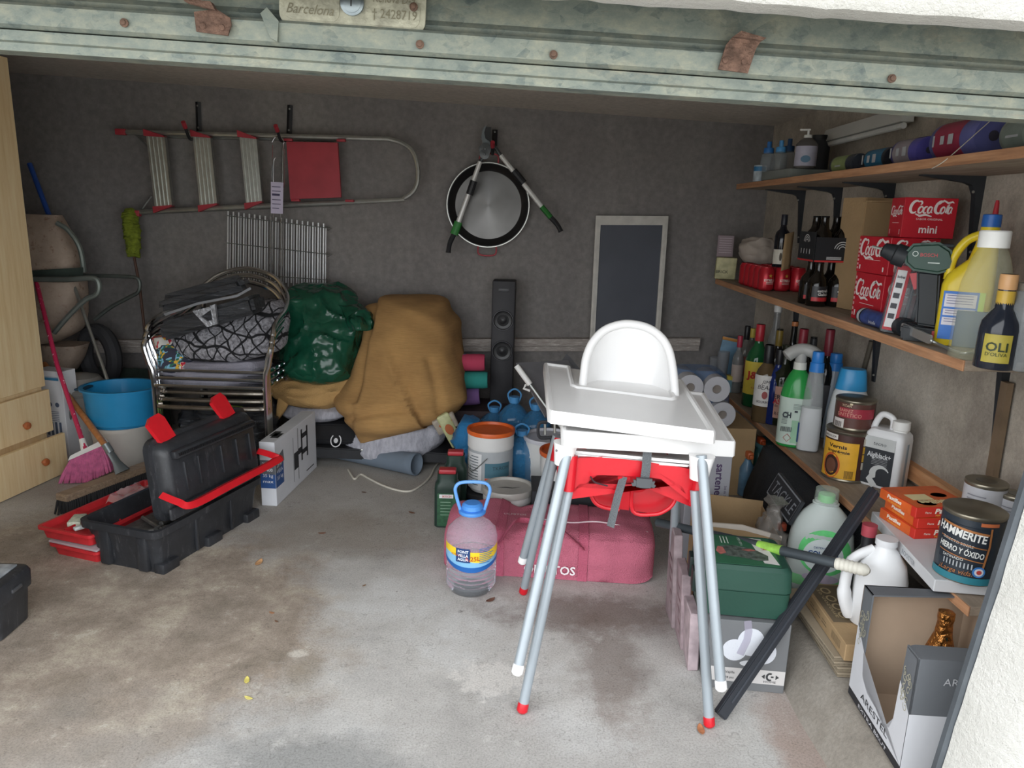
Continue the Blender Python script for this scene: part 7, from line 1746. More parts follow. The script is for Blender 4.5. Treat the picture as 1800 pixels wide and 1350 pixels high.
# ---------------------------------------------------------------- builders of things on the shelves
def place(px, X, z): return on_x(px, X, z + .001)
def turn(rings, n=32, M=None, **k):
    bm = B(); loft(bm, rings, n, M=M, **k); return bm
def bottle(name, lbl, px, X, z, top, wpx, glass, prof, cap=None, label=None, group=None, oval=1.0, rough=.12, alpha=1.0, trn=0.0, n=28, rot=None, cat='bottle'):
    """prof: (height share, radius share); cap: (z0, z1, r share, colour, words); label: list of (z0, z1, half angle, colour, off, words)"""
    c = place(px, X, z); H = up_to(c, top); r = wpx * mpp(c + Vector((0, 0, H * .4))) / 2
    t = thing(name, lbl, cat, c, face_cam(c) if rot is None else rot, group)
    bm = turn([(a * H, r * b, r * b * oval) for a, b in prof], n)
    obj('body', bm, jugmat('clear_%s' % glass, glass, trn, rough) if trn else mat(glass, rough, var=.15, vs=12, bump=0, alpha=alpha), t, smooth=60)
    if cap:
        for cp_ in (cap if isinstance(cap, list) else [cap]):
            bm = turn([(cp_[0] * H, r * cp_[2] * .96, r * cp_[2] * .96 * (oval if cp_[2] > .6 else 1)), (cp_[0] * H + .003, r * cp_[2], r * cp_[2] * (oval if cp_[2] > .6 else 1)), (cp_[1] * H - .003, r * cp_[2] * (cp_[5] if len(cp_) > 5 else 1), r * cp_[2] * (oval if cp_[2] > .6 else 1)), (cp_[1] * H, r * cp_[2] * .92, r * cp_[2] * .92 * (oval if cp_[2] > .6 else 1))], 24); obj('cap', bm, mat(cp_[3], .4, var=.06), t, label=cp_[4], smooth=50)
    out = []
    for L_ in (label or []):
        z0, z1, ha, col, off = L_[:5]
        k = max(b for a, b in prof if z0 - .08 <= a <= z1 + .08)
        bm = B(); loft(bm, [(z0 * H, r * k, r * k * oval), (z1 * H, r * k, r * k * oval)], 20, a0=-90 - ha, a1=-90 + ha, off=off)
        out.append(obj('label', bm, mat(col, .5, var=.08, vs=30), t, smooth=60, label=(L_[5] if len(L_) > 5 else None)))
    return t, H, r, out
def wletter(t, items, r, col, z_shift=0, name='lettering', off=.003, parent=None):
    bm = B()
    for (s, x, zz, size, kw) in items: letter(bm, s, x, zz, size, tr(0, 0, 0), wrap=r, off=off, **kw)
    return obj(name, bm, mat(col, .5, var=0), parent or t, smooth=0)
WINE = [(0, .9), (.01, 1), (.58, 1), (.66, .88), (.72, .5), (.78, .38), (.97, .36), (1, .38)]
SPIR = [(0, .92), (.01, 1), (.56, 1), (.66, .82), (.74, .45), (.80, .34), (1, .34)]
BEER = [(0, .93), (.012, 1), (.52, 1), (.62, .85), (.72, .5), (.8, .42), (.96, .38), (1, .4)]
# ================= lower shelf
sp_g = 'spirit and wine bottles on the lower shelf'
bottle('bottle', 'clear bottle with a red stopper, farthest left of the spirits', 1292, 1.24, ZL, 590, 20, '8d8f8e', SPIR, (.80, 1.0, .46, 'a8344a', 'red stopper'), [(.2, .5, 70, 'b5a7a0', .001)], sp_g, alpha=.6)
bottle('bottle', 'clear bottle with a tall black cap beside the green whisky bottle', 1304, 1.32, ZL, 573, 24, '84827c', SPIR, (.78, 1.0, .42, '1f1f22', 'black cap'), [(.2, .52, 70, '8e4a3e', .001)], sp_g, alpha=.6)
bottle('bottle', 'bottle with a yellow and white cap just behind the green whisky bottle', 1315, 1.42, ZL, 577, 22, '5b5f58', SPIR, (.82, 1.0, .4, 'd8c35a', 'yellow cap'), None, sp_g)
t, H, r, lb = bottle('whisky_bottle', 'green whisky bottle with a red cap and yellow label', 1323, 1.25, ZL, 570, 40, '1f5a34', SPIR, (.80, 1.0, .38, 'b22c38', 'red cap'), [(.16, .56, 75, 'd9c24a', .001, 'yellow label')], sp_g, rough=.08)
wletter(t, [('J&B', 0, H * .40, .05, dict(bold=.04, width=r * 1.5)), ('rare', 0, H * .25, .02, {})], r, 'b5342c', parent=lb[0])
t, H, r, lb = bottle('bourbon_bottle', 'square amber bourbon bottle with a black cap and large white label', 1339, 1.20, ZL, 606, 38, '5a4a34', [(0, .95), (.01, 1), (.6, 1), (.68, .8), (.76, .42), (.82, .36), (1, .36)], (.76, 1.0, .42, '1f1f22', 'black cap'), [(.22, .62, 75, 'd2cfcb', .001, 'white label')], sp_g, rough=.08)
wletter(t, [('JIM', 0, H * .54, .025, dict(shear=.3)), ('BEAM', 0, H * .47, .03, dict(width=r * 1.4, shear=.2)), ('BOURBON', 0, H * .28, .016, dict(width=r * 1.3))], r, '3a3338', parent=lb[0])
bm = B(); patch(bm, ellipse(0, 0, r * .25, H * .05), frame((0, -r - .003, H * .37), (1, 0, 0), (0, 0, 1))); obj('seal', bm, mat('9c4a48', .5), lb[0], label='red seal')
bottle('bottle', 'tall clear bottle with a white cap, highest on the lower shelf', 1351, 1.40, ZL, 537, 24, '9a9c9c', [(0, .9), (.01, 1), (.62, 1), (.70, .8), (.78, .5), (1, .46)], (.93, 1.0, .55, 'e4e4e2', 'white cap'), None, sp_g, alpha=.5)
bottle('bottle', 'dark bottle with gold dots on its neck behind the blue one', 1357, 1.36, ZL, 578, 28, '26231f', WINE, (.78, .98, .42, '8a7434', 'gold neck'), None, sp_g)
bottle('gin_bottle', 'cobalt blue bottle with a black cap behind the vermouth', 1358, 1.24, ZL, 614, 32, '1c2c66', SPIR, (.8, 1.0, .42, '202024', 'black cap'), None, sp_g, rough=.08)
bottle('wine_bottle', 'dark bottle with an orange cork behind the vermouth bottle', 1380, 1.38, ZL, 565, 28, '16191a', WINE, (.95, 1.0, .4, 'c0794a', 'orange cork'), None, sp_g, rough=.1)
t, H, r, lb = bottle('vermouth_bottle', 'dark vermouth bottle with a pale pink label beside the green spray', 1369, 1.27, ZL, 606, 46, '23281c', WINE, None, [(.10, .50, 78, 'b98f7f', .001, 'pale pink label')], sp_g, rough=.1)
wletter(t, [('VERMUT', 0, H * .37, .028, dict(bold=.02, width=r * 1.7))], r, '35282c', parent=lb[0]); wletter(t, [('CASERO', 0, H * .31, .032, dict(bold=.03, width=r * 1.9))], r, 'a5282f', parent=lb[0]); wletter(t, [('de Reus', 0, H * .26, .018, {}), ('ROJO', 0, H * .16, .022, {})], r, '35282c', parent=lb[0])
t, H, r, lb = bottle('wine_bottle', 'wine bottle with a red capsule behind the green spray bottle', 1394, 1.33, ZL, 578, 36, '15181a', WINE, (.74, 1.0, .42, '8e2a38', 'dark red capsule'), None, sp_g, rough=.08)
bottle('wine_bottle', 'wine bottle with a dark red capsule behind the blue-capped bottle', 1437, 1.38, ZL, 579, 36, '15181a', WINE, (.74, 1.0, .42, '7c2836', 'dark red capsule'), [(.2, .5, 60, '4a4a4e', .001)], sp_g, rough=.08)
bottle('bottle', 'dark bottle with a small chrome neck ring between the two red capsules', 1413, 1.40, ZL, 592, 30, '1b1e20', WINE, (.8, .98, .4, '3c3d40', 'dark cap'), None, sp_g)
# glasses and oddments at the far end
for px, top, lb_ in ((1255, 628, 'small clear drinking glass at the far end of the lower shelf, left one'), (1268, 618, 'small clear drinking glass at the far end of the lower shelf, right one')):
    c = place(px, 1.25, ZL); H = up_to(c, top); t = thing('drinking_glass', lb_, 'glass', c, 0, 'glasses at the end of the lower shelf')
    bm = B(); lathe(bm, [(0, .028), (H, .036), (H, .033), (.01, .026), (.01, .001)], 24, cap1=False); obj('bowl', bm, mat('9fa3a8', .06, alpha=.45, var=0), t, smooth=60)
c = place(1272, 1.32, ZL); t = thing('packet', 'blue and white packet with an orange top on the lower shelf', 'packet', c, (0, R(8), face_cam(c))); H = up_to(c, 592)
bm = B(); box(bm, (0, 0, H / 2), (.11, .03, H), None, .004); obj('wrapper', bm, mat('6f98b5', .5, var=.25, vs=14), t); bm = B(); box(bm, (0, 0, H - .012), (.112, .032, .022), None, .004); obj('top_band', bm, mat('c98a3a', .5), t, label='orange top band')
c = place(1282, 1.21, ZL); t = thing('small_jar', 'little yellow-topped jar in front of the clear bottles', 'jar', c); bm = B(); lathe(bm, [(0, .022), (.07, .022)], 20); obj('body', bm, mat('7fa5b5', .2, alpha=.7), t); bm = B(); lathe(bm, [(.07, .024), (.092, .024)], 20); obj('lid', bm, mat('c9b84a', .5), t, label='yellow lid')
c = place(1260, 1.20, ZL); t = thing('tool_tangle', 'dark tangle of keys and wires at the far end of the lower shelf', 'oddments', c, kind='stuff'); bm = B(); rnd = random.Random(2)
for k in range(14): tube(bm, smoothpath([(rnd.uniform(-.05, .07), rnd.uniform(-.1, .1), rnd.uniform(.004, .05)) for _ in range(4)], 5), .003, 5)
obj('wires', bm, mat('4c4a50', .3, .5), t, kind='stuff')
# green spray bottle
c = place(1390, 1.205, ZL); H = up_to(c, 608); r = 26 * mpp(c + Vector((0, 0, .1)))
t = thing('spray_bottle', 'green spray bottle with a grey trigger head and white back label', 'bottle', c, face_cam(c))
bm = turn([(0, r * .94, r * .8, 2.4), (.006, r, r * .86, 2.4), (H * .52, r, r * .86, 2.4), (H * .62, r * .88, r * .76, 2.2), (H * .72, r * .6, r * .55), (H * .78, r * .34, r * .34)]); obj('body', bm, mat('2f9648', .18, var=.12, vs=9), t, smooth=60)
bm = B(); loft(bm, [(H * .03, r, r * .86, 2.4), (H * .5, r, r * .86, 2.4)], 40, cap0=False, cap1=False, off=.001); lb = obj('label', bm, mat('c5d6cb', .5, var=.05), t, label='white printed label', smooth=60)
bm = turn([(H * .77, r * .42, r * .42), (H * .84, r * .40, r * .40)]); obj('collar', bm, mat('d9d9d2', .4), t)
bm = B(); tube(bm, smoothpath([(-r * .95, -.02, H * .885), (-r * .5, -.01, H * .94), (r * .1, 0, H * .965), (r * .8, 0, H * .94), (r * 1.2, 0, H * .86)], 5), [r * .2] + [r * .42] * 16 + [r * .3] * 3 + [r * .18], 12); tube(bm, [(0, 0, H * .83), (0, 0, H * .95)], r * .36, 12); hd = obj('trigger_head', bm, mat('a9a9a6', .4), t, smooth=60, label='grey trigger head')
bm = B(); tube(bm, smoothpath([(r * .5, 0, H * .93), (r * .95, 0, H * .86), (r * .85, 0, H * .76)], 5), r * .14, 8); obj('trigger', bm, mat('8e8e8c', .4), hd)
wrp = r * 1.0
def flat_on(zc, y_=None): return frame((0, -(r * .86) - .003, zc), (1, 0, 0), (0, 0, 1))
bm = B(); letter(bm, 'CH', -r * .45, 0, .032, flat_on(H * .33), bold=.05, width=r * .55)
for k in range(9): patch(bm, (-r * .75 + k * .005, H * .16, -r * .75 + k * .005 + .0025, H * .21), flat_on(0))
for k in range(5): patch(bm, (-r * .1, H * (.44 - .012 * k), r * .6, H * (.443 - .012 * k)), flat_on(0))
for k in range(6): patch(bm, (-r * .75, H * (.30 - .012 * k), -r * .4, H * (.303 - .012 * k)), flat_on(0))
patch(bm, (0, H * .36, r * .2, H * .38), flat_on(0)); patch(bm, (r * .4, H * .36, r * .55, H * .385), flat_on(0)); obj('lettering', bm, mat('26303a', .5, var=0), lb, smooth=0)
bm = B(); stroke(bm, [(0, .017), (.015, 0), (0, -.017), (-.015, 0), (0, .017), (.015, 0)], .0025, flat_on(H * .10) @ tr(-r * .3, 0, 0)); obj('hazard_diamond', bm, mat('b5443f', .5), lb, label='red hazard diamond', smooth=0)
bm = B(); patch(bm, (-r * .1, H * .05, r * .7, H * .28), flat_on(0), -.0012); obj('green_panel', bm, mat('9ec9a8', .5), lb, smooth=0)
# blue-capped bottles
def squeeze(px, py, top, wpx, lbl, bodycol, fill=None, al=1.0):
    c = at_z(px, py, ZL + .001); H = up_to(c, top); r = wpx * mpp(c + Vector((0, 0, .1))) / 2; t = thing('fabric_softener', lbl, 'bottle', c, face_cam(c), 'blue-capped bottles on the lower shelf')
    bm = turn([(0, r * .92, r * .6, 2.8), (.006, r, r * .68, 2.8), (H * .3, r * .98, r * .66, 2.7), (H * .62, r * .78, r * .55, 2.4), (H * .8, r * .62, r * .48), (H * .82, r * .5, r * .45)], 36); obj('body', bm, mat(bodycol, .2, var=.05, alpha=al), t, smooth=60)
    if fill:
        bm = turn([(.004, r * .90, r * .58, 2.8), (.01, r * .94, r * .62, 2.8), (H * .3, r * .93, r * .61, 2.7), (H * .44, r * .86, r * .57, 2.5)], 32); obj('liquid', bm, mat(fill, .3, var=.03), t, smooth=60, label='milky white liquid')
    bm = turn([(H * .8, r * .64, r * .5), (H * .89, r * .6, r * .48), (H * .895, r * .5, r * .42), (H * .9, r * .52, r * .44), (H * .99, r * .5, r * .42), (H, r * .44, r * .38)], 28); obj('cap', bm, mat('2d7fd0', .35, var=.05), t, smooth=45, label='blue cap')
    bm = B(); loft(bm, [(H * .08, r, r * .68, 2.8), (H * .28, r, r * .68, 2.8)], 10, a0=170, a1=215, off=.001); obj('label', bm, mat('2c4f96', .5, var=.2), t, smooth=60, label='dark blue label strip'); return t, H, r
squeeze(1418, 791, 618, 38, 'clear blue-capped bottle half full of milky liquid on the lower shelf', 'c4c8ca', 'eceff1', .35)
squeeze(1452, 768, 621, 40, 'clear blue-capped bottle with blue print, behind the milky one', 'a9b6c4', '8fb0d8', .7)
squeeze(1482, 745, 624, 36, 'translucent blue-capped bottle farthest back beside the big white one', 'b7bdc2', None, .8)
c = at_z(1481, 792, ZL + .001); H = up_to(c, 648); r = 33 * mpp(c + Vector((0, 0, .1)))
t = thing('fabric_softener', 'big white bottle with a wide light blue cap and blue splash print', 'bottle', c, face_cam(c) + .1)
bm = turn([(0, r * .9, r * .55, 2.8), (.006, r, r * .6, 2.8), (H * .45, r, r * .6, 2.5), (H * .7, r * .84, r * .55, 2.3), (H * .76, r * .72, r * .5)], 36); obj('body', bm, mat('e6e8ea', .3, var=.03), t, smooth=60)
bm = turn([(H * .755, r * .78, r * .56, 2.4), (H * .96, r * .66, r * .5, 2.4), (H * 1.0, r * .6, r * .44, 2.4)], 36); obj('cap', bm, mat('3aa0dc', .3), t, smooth=45, label='light blue cap')
bm = B(); M = frame((-r * .3, -r * .6 - .002, H * .36), (1, 0, 0), (0, 0, 1)); rnd = random.Random(6)
for k in range(14): a_ = rnd.uniform(0, 6.28); q = rnd.uniform(.3, 1); patch(bm, ellipse(q * r * .35 * math.cos(a_), q * H * .15 * math.sin(a_), rnd.uniform(.003, .009), rnd.uniform(.004, .012), 8), M, .0005 + k * .0001)
letter(bm, 'Dosi', 0, 0, .02, M, shear=.3, off=.002); obj('splash_print', bm, mat('3f6fb5', .5, var=0), t, smooth=0)
# tins
M_tin = mat('8e8778', .35, .8, var=.1)
def tin(px, py, z, top, wpx, lbl, col, parts=(), dark_lid=False, oval=1, name='paint_tin', rot=0.0):
    c = at_z(px, py, z + .001) if not isinstance(px, Vector) else px; r = wpx * mpp(c + Vector((0, 0, .05))) / 2; c = c + Vector((0, 0, 0)); H = up_to(c, top) if top > 3 else top
    t = thing(name, lbl, 'tin', c, face_cam(c) + rot)
    bm = turn([(.0, r * .985, r * .985), (.002, r * 1.01, r * 1.01), (.005, r * 1.01, r * 1.01), (.007, r * .985, r * .985), (H - .010, r * .985, r * .985), (H - .007, r * 1.015, r * 1.015), (H - .002, r * 1.015, r * 1.015), (H, r * .985, r * .985)], 48); obj('can', bm, M_tin, t, smooth=50)
    bm = turn([(.009, r * .985, r * .985), (H - .012, r * .985, r * .985)], 48, cap0=False, cap1=False); bmesh.ops.scale(bm, vec=(1.004, 1.004, 1), verts=bm.verts); w_ = obj('wrap', bm, mat(col, .4, var=.12, vs=20), t, smooth=60)
    bm = turn([(H - .004, r * .93, r * .93), (H - .001, r * .93, r * .93), (H - .001, r * .86, r * .86), (H - .005, r * .84, r * .84), (H - .005, r * .62, r * .62), (H - .003, r * .6, r * .6)], 48); obj('lid', bm, mat('4b4743', .35, .6) if dark_lid else mat('a8a69f', .35, .8, var=.1), t, smooth=40)
    return t, H, r, w_
def wrapbox(parent, x0, z0, x1, z1, r, col, off=.002, name='print', label=None):
    bm = B(); patch(bm, (x0, z0, x1, z1), tr(0, 0, 0), off, wrap=r); return obj(name, bm, mat(col, .45, var=.08, vs=30), parent, smooth=60, label=label)
# yellow and brown varnish tin
t, H, r, w_ = tin(1484, 836, ZL, 752, 78, 'brown varnish tin with a large yellow label, under the red-brown tin', '4a2f2a')
wrapbox(w_, -r * 1.2, H * .06, r * .45, H * .80, r, 'e0aa35', label='yellow label'); wrapbox(w_, -r * 1.2, H * .83, -r * .45, H * .93, r, 'd8d3cc')
wletter(t, [('Vernis', -r * .42, H * .70, .019, dict(bold=.03, width=r * .8)), ('Imprégnie', -r * .38, H * .60, .016, dict(bold=.03, width=r * .95))], r, '2f211c', parent=w_)
bm = B(); letter(bm, 'BRUGUER', -r * .82, H * .88, .011, tr(0, 0, 0), wrap=r, off=.003, width=r * .6); obj('lettering', bm, mat('3a2724', .5, var=0), w_, smooth=0)
for rr2, col, of in ((.42, 'c4602c', .003), (.34, '3a241f', .0036), (.24, '6b4636', .0042)):
    bm = B(); n = 26; ctr = (-r * .62, H * .30); vs = [bm.verts.new(((r + of) * math.sin((ctr[0] + rr2 * r * .95 * math.cos(2 * PI * i / n)) / r), -(r + of) * math.cos((ctr[0] + rr2 * r * .95 * math.cos(2 * PI * i / n)) / r), ctr[1] + rr2 * H * .62 * math.sin(2 * PI * i / n))) for i in range(n)]; bm.faces.new(vs); obj('round_emblem', bm, mat(col, .5, var=.05), w_, smooth=0)
for i in range(2):
    for j in range(4): wrapbox(w_, r * (.62 + .26 * i), H * (.28 + .16 * j), r * (.84 + .26 * i), H * (.42 + .16 * j), r, ('c59a38' if (i + j) % 3 else 'b9b2a4'), name='hazard_square')
bm = B()
for k in range(9): patch(bm, (r * (-.02 + .04 * k), H * .08, r * (-.0 + .04 * k), H * .24), tr(0, 0, 0), .003, wrap=r)
obj('barcode', bm, mat('3a2a20', .5, var=0), w_, smooth=0)
zt = t.location.z + H
c2 = t.location + Vector((.012, .012, H + .001)); 
t, H, r, w_ = tin(Vector(c2), 0, 0, 699, 66, 'red-brown varnish tin stacked on the yellow-labelled one', '5b3a34')
wrapbox(w_, -r * .8, H * .42, r * 1.1, H * .74, r, '9c3040', label='red band'); wrapbox(w_, -r * 1.1, H * .06, -r * .45, H * .36, r, 'd5d0cb', label='white barcode panel')
wletter(t, [('BARNIZ', -r * .42, H * .66, .016, dict(width=r * .7)), ('SINTÉTICO', -r * .25, H * .52, .019, dict(width=r * 1.2))], r, 'cf9a86', parent=w_)
bm = B(); letter(bm, 'TITAN', -r * .4, H * .82, .012, tr(0, 0, 0), wrap=r, off=.003); patch(bm, (-r * .25, H * .86, -r * .12, H * .92), tr(0, 0, 0), .003, wrap=r); obj('lettering', bm, mat('d8c7a8', .5, var=0), w_, smooth=0)
bm = B()
for k in range(9): patch(bm, (r * (-1.0 + .05 * k), H * .08, r * (-.975 + .05 * k), H * .26), tr(0, 0, 0), .003, wrap=r)
obj('barcode', bm, mat('3a2a2a', .5, var=0), w_, smooth=0)
# white chemical jug
c = at_z(1551, 852, ZL + .001) ; H = up_to(c, 735)
k_ = mpp(c + Vector((0, 0, .1))); w2, d2 = 33 * k_, 26 * k_
t = thing('algicide_jug', 'white jug with a side handle and a dark wave label on the lower shelf', 'jug', c, face_cam(c) - .35)
bm = turn([(0, w2 * .96, d2 * .94, 7), (.005, w2, d2, 7), (H * .70, w2, d2, 7), (H * .78, w2 * .97, d2 * .96, 6), (H * .82, w2 * .86, d2 * .86, 5), (H * .84, w2 * .78, d2 * .8, 5)], 44); obj('body', bm, M_wj, t, smooth=50)
bm = turn([(H * .82, w2 * .36, w2 * .36, 2, w2 * .5, 0), (H * .86, w2 * .38, w2 * .38, 2, w2 * .5, 0), (H * .87, w2 * .44, w2 * .44, 2, w2 * .5, 0), (H * .985, w2 * .43, w2 * .43, 2, w2 * .5, 0), (H * .99, w2 * .38, w2 * .38, 2, w2 * .5, 0)], 28); obj('cap', bm, M_white, t, smooth=40)
bm = B(); tube(bm, smoothpath([(w2 * .12, 0, H * .84), (w2 * .05, 0, H * .99), (-w2 * .45, 0, H * 1.03), (-w2 * .72, 0, H * .93), (-w2 * .85, 0, H * .80)], 5), w2 * .17, 10); obj('handle', bm, M_wj, t, smooth=60)
M = frame((-w2 * .12, -d2 - .001, H * .38), (1, 0, 0), (0, 0, 1))
bm = B(); patch(bm, (-w2 * .82, -H * .34, w2 * .78, H * .28), M); lb = obj('label', bm, mat('2d3136', .5, var=.05), t, smooth=0, label='dark label with a white wave')
bm = B(); patch(bm, (-w2 * .82, H * .19, w2 * .78, H * .36), M, .0012); obj('pale_strip', bm, mat('c9cccb', .5), lb, smooth=0)
bm = B(); letter(bm, 'Algiblack+', w2 * .05, H * .10, .026, M, width=w2 * 1.2, bold=.02, off=.002)
for q in range(5): patch(bm, (-w2 * .3, H * (.05 - .022 * q), w2 * .5, H * (.053 - .022 * q)), M, .002)
obj('lettering', bm, mat('d5d8da', .5, var=0), lb, smooth=0)
bm = B(); letter(bm, 'tecno', .0, H * .27, .02, M, off=.002, shear=.2); obj('lettering', bm, mat('4a4d52', .5, var=0), lb, smooth=0)
bm = B(); stroke(bm, arc2(w2 * .25, -H * .17, w2 * .42, H * .11, 30, 200, 14) + [(-w2 * .3, -H * .26), (0, -H * .36)], [w2 * .05 + w2 * .28 * min(1, i / 12) for i in range(17)], M, .002); obj('wave', bm, mat('c9cccb', .5), lb, smooth=0)
bm = B(); Mx = frame((w2 + .001, 0, H * .38), (0, 1, 0), (0, 0, 1)); patch(bm, (-d2 * .2, -H * .34, d2 * .05, H * .3), Mx, .001); obj('level_strip', bm, mat('8fa0ac', .4), t, smooth=0, label='grey level strip')
# flat white carton, firelighter boxes, tins
c = at_z(1645, 1041, ZL + .001)
A_ = at_z(1640, 1040, ZL + .002); B4 = at_z(1530, 916, ZL + .002)
d = (B4 - A_); Lf = d.length; af = math.atan2(d.y, d.x)
fw_ = thing('flat_carton', 'flat glossy white carton with embossed letters under the firelighter boxes', 'box', A_, af)
bm = B(); box(bm, (Lf / 2, -.12, .017), (Lf, .24, .034), None, .002, 1); obj('body', bm, mat('c9cacc', .35, var=.04), fw_)
bm = B(); M = frame((Lf * .36, 0, .017), (-1, 0, 0), (0, 0, 1)); letter(bm, 'ROOSTER', 0, 0, .02, M, off=.001, bold=.02); obj('lettering', bm, mat('9a9da2', .4, var=0), fw_, smooth=0)
zf = ZL + .036
M_fo, M_fr = mat('d9632c', .45, var=.2, vs=14), mat('cc3326', .45, var=.08)
def fire_box(k, z, dx, rot_, lbl):
    c0 = at_z(1606, 948, zf); t = thing('firelighter_box', lbl, 'box', Vector((c0.x + dx, c0.y, z)), rot_, 'firelighter boxes stacked on the lower shelf')
    w_, d_, h_ = .19, .165, .032
    bm = B(); box(bm, (w_ / 2, d_ / 2, h_ / 2), (w_, d_, h_), None, .0015, 1); obj('body', bm, M_fr, t)
    Mf, Ml, Mt = frame((0, 0, 0), (1, 0, 0), (0, 0, 1)), frame((0, d_, 0), (0, -1, 0), (0, 0, 1)), frame((0, 0, h_), (1, 0, 0), (0, 1, 0))
    bm = B(); patch(bm, (.001, .001, d_ - .02, h_ - .001), Ml); obj('orange_side', bm, M_fo, t, smooth=0)
    bm = B(); patch(bm, (.001, .001, w_ - .001, d_ - .001), Mt); tp = obj('picture_top', bm, M_fo, t, smooth=0, label='printed orange top')
    bm = B(); letter(bm, 'Pastilles', .105, h_ * .62, .021, Mf, bold=.04, shear=.15, off=.001, width=.09); letter(bm, 'Pastilles', .068, h_ * .62, .016, Ml, bold=.04, shear=.15, off=.001, width=.066)
    letter(bm, 'Flama', .04, h_ * .5, .009, Mf, off=.001); obj('lettering', bm, mat('f2e9da', .5, var=0), t, smooth=0)
    bm = B(); letter(bm, 'PER ENCENDRE FOC', .11, h_ * .2, .007, Mf, off=.001, width=.09); letter(bm, 'PER ENCENDRE', .07, h_ * .22, .006, Ml, off=.001, width=.06); obj('lettering', bm, mat('e8c84a', .5, var=0), t, smooth=0)
    bm = B(); letter(bm, 'Pastilles', .10, .038, .036, Mt, bold=.04, rot=180, off=.001, width=.12); patch(bm, (.03, .055, .10, .10), Mt, .0008); obj('lettering', bm, mat('ead9a6', .5, var=0), tp, smooth=0)
    bm = B(); patch(bm, ellipse(.06, .035, .03, .022, 14), Mt, .0005); patch(bm, ellipse(.14, .09, .025, .018, 14), Mt, .0005); obj('flame_picture', bm, mat('a83a26', .5, var=.4, vs=60), tp, smooth=0)
    return t
fire_box(0, zf, 0, R(8), 'red and orange firelighter box at the bottom of the stack of three'); fire_box(1, zf + .033, .004, R(5), 'red and orange firelighter box in the middle of the stack of three'); fire_box(2, zf + .066, -.006, R(9), 'red and orange firelighter box on top of the stack with its picture showing')
# rust-proof paint tin and two metal tins
t, H, r, w_ = tin(1694, 1008, zf - .0, 893, 98, 'dark blue metal paint tin with white and copper lettering, nearest on the shelf', '2b333c', dark_lid=True)
wrapbox(w_, -r * .95, H * .30, r * .55, H * .84, r, '232a33'); wrapbox(w_, -r * 1.3, H * .02, r * 1.3, H * .12, r, '2f7886', label='teal foot band')
wletter(t, [('HAMMERITE', -r * .30, H * .73, .030, dict(bold=.03, width=r * 1.6, rot=-6)), ('HIERRO Y ÓXIDO', -r * .22, H * .48, .022, dict(bold=.02, width=r * 1.45, rot=-6)), ('DIRECTO SOBRE', -r * .35, H * .59, .010, dict(rot=-6)), ('SATINADO', -r * .42, H * .36, .010, {})], r, 'dcdcd8', parent=w_)
bm = B(); 
for zz, wd in ((.83, .006), (.62, .0025), (.42, .0025)): stroke(bm, [(-r * .95 + r * 1.5 * i / 14, H * zz - .012 * i / 14) for i in range(15)], wd, tr(0, 0, 0), .0032, wrap=r)
stroke(bm, [(r * .6, H * .86), (r * .62, H * .6), (r * .5, H * .2)], .005, tr(0, 0, 0), .0032, wrap=r); letter(bm, '¡Larga vida!', -r * .3, H * .18, .018, tr(0, 0, 0), wrap=r, off=.0032, shear=.3); obj('copper_trim', bm, mat('b87a4a', .4, .3), w_, smooth=0)
wrapbox(w_, r * .25, H * .88, r * .85, H * .93, r, 'bd6a42'); 
bm = B(); M = tr(0, 0, 0)
for i in range(9): patch(bm, (-r * .7 + .008 * i, H * .24, -r * .7 + .008 * i + .003, H * .32), M, .0034, wrap=r)
obj('railing_picture', bm, mat('a9adb0', .4), w_, smooth=0)
for rr2, col, of in ((.2, '3f78b8', .0036), (.14, 'c9ccd2', .0042), (.08, 'b5443f', .0048)):
    bm = B(); vs = [bm.verts.new(((r + of) * math.sin((r * .42 + rr2 * r * math.cos(2 * PI * i / 20)) / r), -(r + of) * math.cos((r * .42 + rr2 * r * math.cos(2 * PI * i / 20)) / r), H * .22 + rr2 * r * math.sin(2 * PI * i / 20))) for i in range(20)]; bm.faces.new(vs); obj('round_badge', bm, mat(col, .4, var=.05), w_, smooth=0)
for px, X_, top, wp_, lb_ in ((1711, 1.36, 845, 66, 'pale metal tin with hazard diamonds behind the dark blue paint tin'), (1764, 1.42, 868, 52, 'pale metal tin half hidden by the door pier')):
    c = on_x(px, X_, ZL + .001); t, H, r, w_ = tin(Vector(c), 0, 0, top, wp_, lb_, 'b9b9bd')
    bm = B()
    for q in (-.3, .1): x0 = r * q + .0; stroke(bm, [(x0, H * .55), (x0 + .013, H * .42), (x0, H * .29), (x0 - .013, H * .42), (x0, H * .55), (x0 + .013, H * .42)], .002, tr(0, 0, 0), .002, wrap=r)
    obj('hazard_diamond', bm, mat('b5444a', .5), w_, smooth=0, kind='stuff')
    bm = B()
    for q in range(6): patch(bm, (-r * .8, H * (.84 - .05 * q), r * (.1 + .1 * (q % 3)), H * (.855 - .05 * q)), tr(0, 0, 0), .002, wrap=r)
    obj('print', bm, mat('85858c', .5, var=0), w_, smooth=0)
    bm = turn([(H - .0, r * .5, r * .5), (H + .001, r * .48, r * .48)], 32); obj('lid_ring', bm, mat('77766f', .3, .8), t)
